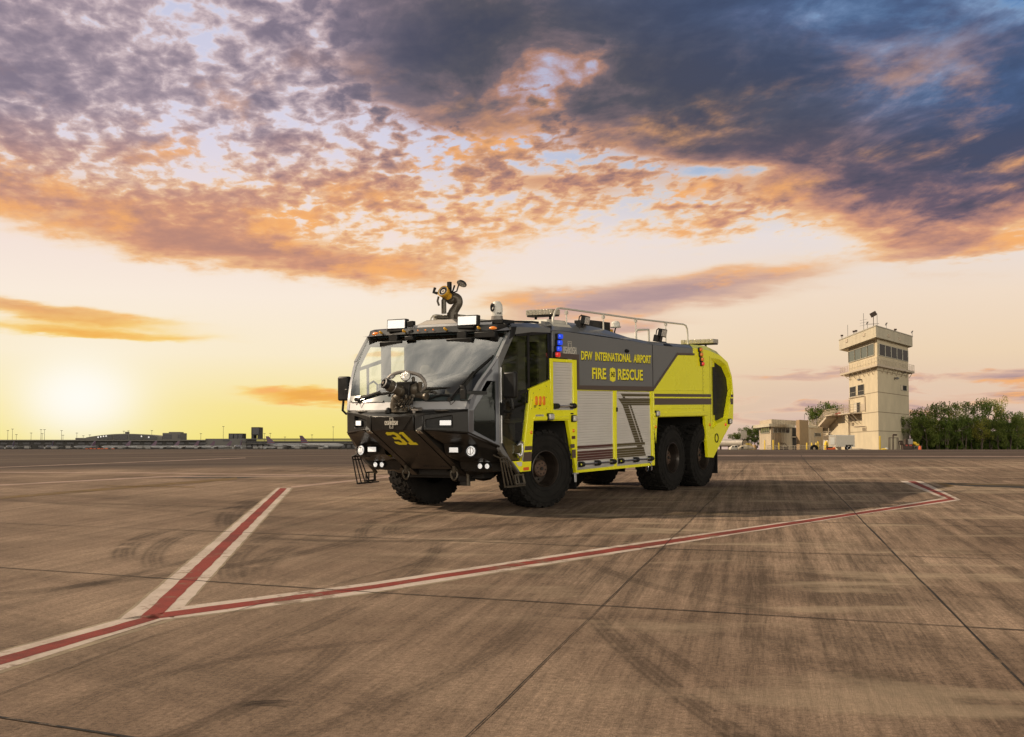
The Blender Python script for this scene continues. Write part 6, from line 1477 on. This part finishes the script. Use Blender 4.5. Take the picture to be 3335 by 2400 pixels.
    MB().lathe([(-.05, .10), (.02, .10), (.028, .092), (.012, .082)], (0, 0, 0), (0, 0, 1), 28).build('lamp_ring', M['plastic'], hl)
    MB().lathe([(.0, .083), (.022, .07), (.03, .03), (.032, .001)], (0, 0, 0), (0, 0, 1), 28).build('lens', M['lamp'], hl)
    m = MB()
    m.lathe([(.031, .05), (.036, .055), (.031, .06)], (0, 0, 0), (0, 0, 1), 24); m.box(-.06, .06, -.004, .004, .030, .034)
    m.build('reflector_cup', M['hose'], hl)
    m = MB().hexa([(1.90, s * 1.02, .93), (1.86, s * 1.24, .93), (1.80, s * 1.24, .93), (1.84, s * 1.02, .93), (1.93, s * 1.02, 1.16), (1.885, s * 1.24, 1.16), (1.82, s * 1.24, 1.16), (1.84, s * 1.02, 1.16)]); part('headlight_plate', m, 'plastic', bev=.006)
    lb = part('led_lamp', MB().box(1.97, 2.055, s * .745, s * .935, 1.02, 1.12), 'plastic', bev=.006); part('lens', MB().box(2.054, 2.06, s * .755, s * .925, 1.03, 1.11), 'lamp', lb, bev=.002)
    for y in (1.02, 1.16):
        fg = part('fog_light', MB().lathe([(-.03, .055), (.012, .053), (.015, .044)], (1.53, s * y, .785), (1, 0, 0), 20), 'plastic'); part('lens', MB().lathe([(.010, .044), (.018, .03), (.02, .001)], (1.53, s * y, .785), (1, 0, 0), 18), 'lamp', fg)
    m = MB(); 
    for k in range(7): m.box(1.42, 1.50, s * (.70 + k * .03), s * (.712 + k * .03), .70, .86)
    part('air_grille', m, 'chassis')
    # shackle
    m = MB().tube([(1.545 + .012 * math.sin(a), s * .50 + .062 * math.sin(a * math.pi / 8), .63 - .085 * math.cos(a * math.pi / 8) ) for a in range(-6, 7)], .017, 8)
    m.cyl((1.54, s * .50 - .06, .70), (1.54, s * .50 + .06, .70), .022, n=8); m.box(1.46, 1.56, s * .50 - .025, s * .50 + .025, .66, .84); part('tow_shackle', m, 'gun')
    # round hatch on the deck
    part('deck_hatch', MB().lathe([(0, .13), (.012, .13), (.014, .115), (.01, .01)], (2.315, s * .80, 1.722), (.10, 0, 1), 28), 'gun')
# centre wedge
m = MB(); wy = .425
m.hexa([(2.60, -wy, 1.405), (2.60, wy, 1.405), (2.45, wy, 1.40), (2.45, -wy, 1.40), (2.61, -wy, 1.635), (2.61, wy, 1.635), (2.40, wy, 1.70), (2.40, -wy, 1.70)])
m.hexa([(2.60, -wy, 1.405), (2.60, wy, 1.405), (1.46, wy, .72), (1.46, -wy, .72), (2.50, -wy, 1.42), (2.50, wy, 1.42), (1.40, wy, .90), (1.40, -wy, .90)])
part('bumper_centre', m, 'black', bev=.008)
part('centre_facet', MB().hexa([(2.602, -.20, 1.41), (2.602, .22, 1.41), (2.602, .40, 1.625), (2.602, -.20, 1.625), (2.612, -.2, 1.41), (2.612, .22, 1.41), (2.618, .40, 1.625), (2.618, -.20, 1.625)]), 'black', bev=.002)
m = MB()
for y0 in (-.02, -.28 + .62): pass
for y0 in (-.12, .24):
    for k in range(3): p = wp(y0 + k * .045, .96, .0); m.cyl(p, (p[0] + .004, p[1], p[2] - .006), .016, n=8)
part('drain_hole', m, 'tshadow')
logo(axes((2.622, -.005, 1.525), (0, 1, 0), (0, 0, 1), (1, 0, 0)), .27, 'logow')
# the number, cut as block figures
WM = axes(wp(0, 0, .001), (0, 1, 0), (1.1 / 1.283, 0, .66 / 1.283), (.514, 0, -.857))
def figure(polys, x0, mt):
    m = MB()
    for q in polys: m.prism([(x0 + a, -.06 - .42 + b_) for a, b_ in q], lambda u_, v_, w_: WM @ Vector((u_, v_, w_)), .001, .004)
    return m
three = [[(.03, .42), (.18, .42), (.23, .37), (.23, .255), (.20, .22), (.23, .185), (.23, .05), (.18, 0), (.03, 0), (-.01, .04), (-.01, .10), (.07, .10), (.10, .075), (.14, .075), (.15, .09), (.15, .165), (.13, .18), (.05, .18), (.05, .25), (.13, .25), (.15, .265), (.15, .33), (.135, .345), (.095, .345), (.07, .32), (-.01, .32), (-.01, .38)]]
one = [[(.0, .37), (.055, .42), (.125, .42), (.125, .075), (.17, .075), (.17, 0), (.0, 0), (.0, .075), (.045, .075), (.045, .35), (.0, .35)]]
part('number_three', figure(three, -.195, 'num'), 'num', smooth=0); part('number_one', figure(one, .055, 'num'), 'num', smooth=0)
# wipers
for nm, piv, el_, tip0, tip1 in (('wiper', .945, (.80, 2.30), (.755, 2.08), (.985, 2.72)), ('wiper', -.99, (-.70, 2.08), (-.86, 2.02), (-.22, 2.09))):
    pass
def wsy(y, z, o=.02):
    hw = at_z(z, HW); t_ = max(-1, min(1, y / hw)); return wsp(t_, z, o)
def wiper(base, bend, tips):
    e = empty('wiper'); e.parent = T
    m = MB(); m.cyl(wsy(base[0], base[1], -.02), wsy(base[0], base[1], .07), .035, n=10); m.tube([wsy(*base, .05), wsy(*bend, .055)], [.020, .014], 6); m.tube([wsy(base[0] + .03, base[1] - .01, .05), wsy(bend[0] + .03, bend[1] - .015, .05)], .009, 5)
    m.tube([wsy(base[0], base[1] - .02, .05), wsy(base[0] + .04, base[1] - .09, .06), wsy(base[0] + .1, base[1] - .02, .05)], .007, 5); m.build('wiper_arm', M['plastic'], e)
    m = MB(); n = 8; P = []
    for i in range(n + 1): P.append(wsy(tips[0][0] + (tips[1][0] - tips[0][0]) * i / n, tips[0][1] + (tips[1][1] - tips[0][1]) * i / n, .022))
    m.tube(P, [.010] + [.018] * (n - 1) + [.008], 5); m.build('wiper_blade', M['plastic'], e)
wiper((.93, 1.90), (1.19, 2.36), ((1.03, 2.13), (1.40, 2.62)))
wiper((-1.0, 1.92), (-.50, 2.055), ((-.98, 1.97), (-.15, 2.045)))
m = MB(); m.tube([wsy(.20, 2.05, .02), wsy(.45, 2.085, .025), wsy(.86, 2.10, .02)], [.03, .026, .006], 5); m.tube([wsy(.55, 1.90, .025), wsy(.62, 1.945, .025), wsy(.75, 1.975, .025), wsy(.88, 1.965, .025), wsy(.96, 1.90, .025)], [.01, .022, .022, .02, .012], 6); part('wiper_blade', m, 'plastic')
# small mirror beside the right-hand wiper
m = MB(); m.hexa([(2.20, 1.12, 2.06), (2.26, 1.12, 2.06), (2.26, 1.20, 2.0), (2.20, 1.20, 2.0), (2.20, 1.11, 2.12), (2.26, 1.11, 2.12), (2.26, 1.19, 2.12), (2.20, 1.19, 2.12)]); m.box(2.22, 2.27, 1.12, 1.22, 1.90, 2.06); m.hexa([(2.20, 1.22, 1.98), (2.24, 1.22, 1.98), (1.98, 1.44, 1.97), (1.96, 1.44, 1.97), (2.20, 1.22, 2.04), (2.24, 1.22, 2.04), (1.98, 1.44, 2.03), (1.96, 1.44, 2.03)]); part('approach_mirror', m, 'plastic', bev=.012)

# ---- bumper turret
bt = empty('bumper_turret'); bt.parent = T; bt.location = (2.42, 0, 1.70)
m = MB(); m.lathe([(0, .17), (.03, .17), (.035, .12), (.06, .115)], (0, .06, 0), (0, 0, 1), 24, True); m.tube([(0, -.04, .02), (0, -.05, .12), (0, -.02, .22), (0, .06, .27), (.0, .13, .30)], [.105, .105, .105, .10, .10], 18)
m.lathe([(0, .125), (.03, .125)], (0, -.01, .20), (.1, .6, .7), 20, True); m.build('turret_base', M['gun'], bt, smooth=50)
d = Vector((.80, -.34, .36)).normalized(); p0 = Vector((.0, .17, .30))
m = MB(); m.tube([(0, .13, .26), p0, p0 + d * .10], [.085, .088, .085], 16); m.lathe([(.08, .085), (.10, .100), (.16, .102), (.17, .092), (.30, .094), (.31, .100), (.37, .100), (.38, .082), (.44, .078)], p0, d, 24); m.build('turret_barrel', M['gun'], bt, smooth=40)
m = MB().lathe([(.38, .080), (.46, .088), (.475, .086), (.48, .06), (.455, .055), (.45, .03), (.49, .028), (.49, .001)], p0, d, 24); m.build('nozzle', M['plastic'], bt)
m = MB().lathe([(.488, .022), (.492, .018), (.492, .001)], p0, d, 12); m.build('nozzle_tip', M['hub'], bt)
m = MB().lathe([(.285, .0955), (.298, .0955)], p0, d, 24); m.build('silver_band', M['alu'], bt)
m = MB(); m.tube(cat([(.15, -.10, .56), (.13, -.02, .62), (.08, .10, .655), (.04, .25, .65), (.0, .42, .60), (-.02, .51, .50), (-.02, .52, .41), (-.01, .44, .34)]), .030, 10)
for k in range(0): pass
m.build('turret_hose', M['hose'], bt, smooth=60)
m = MB().lathe([(-.07, .035), (-.03, .038), (.0, .036)], (.13, -.06, .575), (.3, -1, -.8), 14, True); m.build('hose_coupling', M['alu'], bt)
m = MB(); m.lathe([(0, .075), (.025, .088), (.035, .086), (.036, .001)], (.06, .20, .585), (.9, .25, .25), 24, True); o = m.build('work_lamp', M['plastic'], bt); MB().lathe([(.036, .080), (.044, .06), (.046, .001)], (.06, .20, .585), (.9, .25, .25), 24).build('lens', M['lampd'], bt)
m = MB(); m.hexa([(.12, .16, .12), (.12, .28, .12), (-.02, .28, .12), (-.02, .16, .12), (.14, .06, .50), (.14, .32, .50), (.0, .32, .50), (.0, .06, .50)]); m.box(-.02, .14, .10, .36, .46, .50); m.tube([(.08, .2, .49), (.07, .2, .56)], .02, 8)
m.build('yoke', M['plastic'], bt, bev=.01)
m = MB(); m.sphere((0, .32, .38), .10, 1, .9, 1.3, 14); m.cyl((.0, .30, .25), (.0, .30, .48), .075, n=14); m.cyl((0, .36, .28), (0, .54, .26), .05, n=12); m.lathe([(0, .045), (.03, .07), (.07, .07), (.08, .03)], (0, .50, .26), (0, 1, -.1), 8, True); m.cyl((0, .43, .35), (.01, .45, .49), .038, n=12); m.cyl((.0, .30, .48), (.0, .30, .54), .03, n=10); m.sphere((0, .30, .55), .032, n=10)
m.build('actuator', M['gun'], bt, smooth=40)
m = MB(); rd = random.Random(4)
for k in range(26):
    p = Vector((.05 + .10 * rd.random(), .02 + .34 * rd.random(), .02 + .22 * rd.random())); m.cyl(p, p + Vector((.05 * rd.random(), (rd.random() - .5) * .08, .05 * rd.random())), .012 + .014 * rd.random(), n=7)
for k in range(6):
    a = Vector((.10, .05 + .05 * k, .05)); m.tube([a, a + Vector((.05, .02, .08)), a + Vector((.02, .05, .14)), a + Vector((-.03, .04, .2))], .009, 5)
m.cyl((.05, -.02, .40), (.10, -.14, .36), .028, n=8); m.cyl((.0, .0, .12), (.16, .03, .10), .03, n=10)
m.build('valve_fitting', M['gun'], bt)
m = MB(); m.sphere((.10, -.14, .03), .05, n=12); m.cyl((.10, -.14, -.01), (.10, -.14, .03), .06, n=14); m.sphere((.08, -.13, .28), .028, n=8); m.build('cap', M['plastic'], bt)
m = MB(); m.box(.0, .12, .33, .47, .02, .05); m.cyl((.10, .38, -.03), (.10, .38, .05), .028, n=10); m.cyl((0, .34, .06), (.02, .48, .06), .016, n=8); m.build('bracket', M['hose'], bt, bev=.004)

# ---- roof turret
rt = empty('roof_turret'); rt.parent = T; rt.location = (.80, 0, 3.22)
m = MB(); m.hexa([(.35, -.55, 0), (.35, .35, 0), (-.5, .35, 0), (-.5, -.55, 0), (.30, -.35, .085), (.30, .20, .085), (-.4, .2, .085), (-.4, -.35, .085)]); m.build('turret_plinth', M['hose'], rt, bev=.01)
m = MB(); m.lathe([(.06, .13), (.09, .13), (.10, .10), (.22, .098)], (0, 0, 0), (0, 0, 1), 20); cp_ = cat([(0, 0, .08), (0, 0, .20), (-.03, .05, .30), (-.05, .095, .38), (-.05, .085, .46), (-.02, .03, .50), (.01, -.01, .48)], 4); m.tube(cp_, [.092 - .016 * min(1, i / 10) for i in range(len(cp_))], 16); m.build('turret_pipe', M['gun'], rt, smooth=60)
d2 = Vector((.86, -.05, .46)).normalized(); p2 = Vector((.0, -.01, .45))
m = MB(); m.lathe([(0, .07), (.10, .075), (.12, .06)], p2, d2, 18, True); m.build('barrel', M['gun'], rt)
m = MB(); m.lathe([(.08, .070), (.13, .072), (.135, .064), (.15, .064), (.155, .078), (.20, .080), (.21, .095), (.27, .106), (.29, .108), (.30, .100), (.29, .088)], p2, d2, 26); m.build('yellow_nozzle', M['gold'], rt, smooth=50)
m = MB(); m.lathe([(.29, .089), (.292, .07), (.27, .05), (.27, .001)], p2, d2, 22); m.build('nozzle_bore', M['plastic'], rt)
m = MB(); m.lathe([(.275, .048), (.285, .04), (.285, .018), (.275, .015)], p2, d2, 18); m.build('nozzle_tip', M['hose'], rt)
m = MB(); m.sphere((.02, -.02, .45), .088, n=14); m.sphere((.10, -.08, .47), .06, n=10); m.cyl((.12, -.10, .20), (.12, -.10, .44), .045, n=12); m.cyl((.12, -.10, .42), (.08, -.06, .54), .045, n=12); m.cyl((.0, 0, .13), (.24, -.16, .135), .036, n=12); m.lathe([(0, .036), (.05, .012)], (.24, -.16, .135), (.24, -.16, 0), 10, True); m.tube([(.18, -.16, .34), (.20, -.18, .42), (.18, -.17, .50)], .02, 6); m.box(.0, .08, .1, .16, .06, .18); m.build('actuator', M['gun'], rt)
m = MB(); m.tube([(.16, -.20, .56), (.20, -.26, .58), (.17, -.25, .66)], .028, 6); m.build('linkage', M['plastic'], rt)
q0 = p2 + d2 * .17; pu = Vector((-.1, .12, .16))
m = MB(); m.tube([q0, q0 + Vector((-.04, .10, .05)), q0 + Vector((-.06, .13, .16))], .018, 6); m.tube([q0 + Vector((-.03, .09, .02)), q0 + Vector((-.02, .20, .05)), q0 + Vector((-.02, .25, .18))], .014, 6); m.box(-.03, .03, -.03, .03, -.1, .1, Matrix.Translation(q0 + Vector((0, .06, .12)))); m.build('lamp_bracket', M['plastic'], rt)
m = MB().lathe([(0, .075), (.02, .092), (.04, .09), (.042, .001)], q0 + Vector((-.05, .30, .20)), (.5, -.1, -.75), 22, True); o = m.build('work_lamp', M['plastic'], rt); MB().lathe([(.041, .082), (.046, .001)], q0 + Vector((-.05, .30, .20)), (.5, -.1, -.75), 22).build('lens', M['lampd'], rt)

# ---- roof railings, lightbars, floodlights and gear
for s in (1, -1):
    y = s * 1.35
    rl = empty('roof_railing'); rl.parent = T
    m = MB(); m.tube([(-.37, y, 3.22), (-.42, y, 3.36), (-.48, y, 3.47), (-.56, y, 3.525), (-.66, y, 3.54), (-.91, y, 3.54), (-3.75, y, 3.51), (-5.17, y, 3.51), (-6.08, y, 3.51), (-6.20, y, 3.49), (-6.27, y, 3.42), (-6.29, y, 3.30), (-6.29, y, 3.06)], .018, 10); m.build('top_rail', M['cream'], rl, smooth=60)
    for x, zb in ((-.90, 3.25), (-2.35, 3.22), (-3.75, 3.08), (-5.17, 3.06)):
        MB().tube([(x, y, zb), (x, y, 3.52)], .014, 8).box(x - .035, x + .035, y - .02, y + .02, 3.44, 3.50).build('post', M['cream'], rl)
    MB().hexa([(-.30, y - .05, 3.20), (-.30, y + .05, 3.20), (-1.0, y + .05, 3.20), (-1.0, y - .05, 3.20), (-.38, y - .04, 3.25), (-.38, y + .04, 3.25), (-.92, y + .04, 3.25), (-.92, y - .04, 3.25)]).build('foot_plate', M['cream'], rl)
m = MB()
for x0, x1, y, z in ((-3.55, -4.95, .2, 3.36), (-4.6, -5.9, -.55, 3.44)):
    m.tube([(x0, y, 3.08), (x0 - .04, y, z - .08), (x0 - .14, y, z), (x1 + .1, y, z), (x1, y, z - .08), (x1, y, 3.08)], .020, 8)
    m.tube([((x0 + x1) / 2, y, 3.08), ((x0 + x1) / 2, y, z)], .016, 6)
m.tube([(-5.0, .75, 3.08), (-4.98, .75, 3.30), (-5.05, .75, 3.37), (-5.6, .75, 3.40), (-5.62, .75, 3.08)], .024, 8)
part('hatch_railing', m, 'cream', smooth=60)
def lightbar(x, y, z, L, name='light_bar', along='y'):
    e = empty(name); e.parent = T; e.location = (x, y, z)
    MB().box(-.12, .12, -L / 2, L / 2, -.065, -.035).build('bar_base', M['plastic'], e, bev=.01)
    m = MB()
    for k in range(8): m.box(-.15, .15, -L / 2 + L * (k + .03) / 8, -L / 2 + L * (k + .97) / 8, -.035, .06)
    m.build('bar_lens', M['clear'], e, bev=.008)
    m = MB()
    for yy in (-.15, .15): m.tube([(-.08, yy - .04, -.14), (0, yy, -.06), (.08, yy + .04, -.14)], .022, 6)
    m.build('bar_bracket', M['plastic'], e)
lightbar(-.62, 1.02, 3.46, .55); lightbar(-.62, -1.02, 3.46, .55)
for s in (1, -1): part('light_bar_plinth', MB().hexa([(-.25, s * .70, 3.20), (-.25, s * 1.32, 3.20), (-1.05, s * 1.32, 3.20), (-1.05, s * .70, 3.20), (-.32, s * .74, 3.33), (-.32, s * 1.28, 3.33), (-.98, s * 1.28, 3.33), (-.98, s * .74, 3.33)]), 'cream', bev=.01)
lightbar(-7.78, .98, 3.20, .80); lightbar(-7.78, -.98, 3.20, .80)
part('rear_bar_post', MB().box(-7.85, -7.72, .90, 1.10, 2.92, 3.10), 'plastic')
def flood(x, y, z, rz):
    e = empty('roof_floodlight'); e.parent = T; e.location = (x, y, z); e.rotation_euler = (R(-12), 0, rz)
    MB().box(-.19, .19, -.05, .03, -.085, .085).build('lamp_housing', M['plastic'], e, bev=.012); MB().box(-.165, .165, .03, .037, -.065, .065).build('lens', M['lampd'], e)
    m = MB(); m.tube([(.17, -.05, .08), (.23, -.07, .04), (.22, -.07, -.06)], .012, 5); m.box(.10, .26, -.10, -.02, -.20, -.06); m.box(-.05, .1, -.06, 0, -.2, -.08); m.build('lamp_bracket', M['plastic'], e)
flood(-1.58, 1.38, 3.365, R(14)); flood(-4.96, 1.38, 3.275, R(8)); flood(-1.58, -1.38, 3.365, R(180)); flood(-4.96, -1.38, 3.275, R(180))
m = MB().hexa([(-4.80, 1.40, 3.04), (-5.12, 1.40, 3.04), (-5.16, 1.506, 3.0), (-4.76, 1.506, 3.0), (-4.86, 1.38, 3.10), (-5.06, 1.38, 3.10), (-5.16, 1.512, 3.005), (-4.76, 1.512, 3.005)]); part('lamp_foot', m, 'plastic')
m = MB().lathe([(0, .10), (.02, .115), (.03, .09), (.10, .085), (.13, .06), (.14, .001)], (-3.95, .80, 3.36), (0, 0, 1), 24, True); o = part('antenna_dome', m, 'white'); m = MB().tube([(-3.95, .80, 3.36), (-3.90, .80, 3.28), (-3.85, .82, 3.08)], .015, 6); m.build('stalk', M['plastic'], T)
m = MB().box(-3.9, -4.3, .1, .5, 3.08, 3.50).box(-3.2, -3.9, .25, .55, 3.15, 3.50); part('roof_locker', m, 'plastic', bev=.01)
m = MB().box(-4.30, -4.42, .2, .5, 3.1, 3.36); part('roof_locker', m, 'gold')
m = MB().hexa([(-1.3, -1.0, 3.24), (-1.3, 1.0, 3.24), (-2.3, 1.0, 3.24), (-2.3, -1.0, 3.24), (-1.5, -.9, 3.36), (-1.5, .9, 3.36), (-2.0, .9, 3.36), (-2.0, -.9, 3.36)]); part('roof_hatch', m, 'silver', bev=.01)
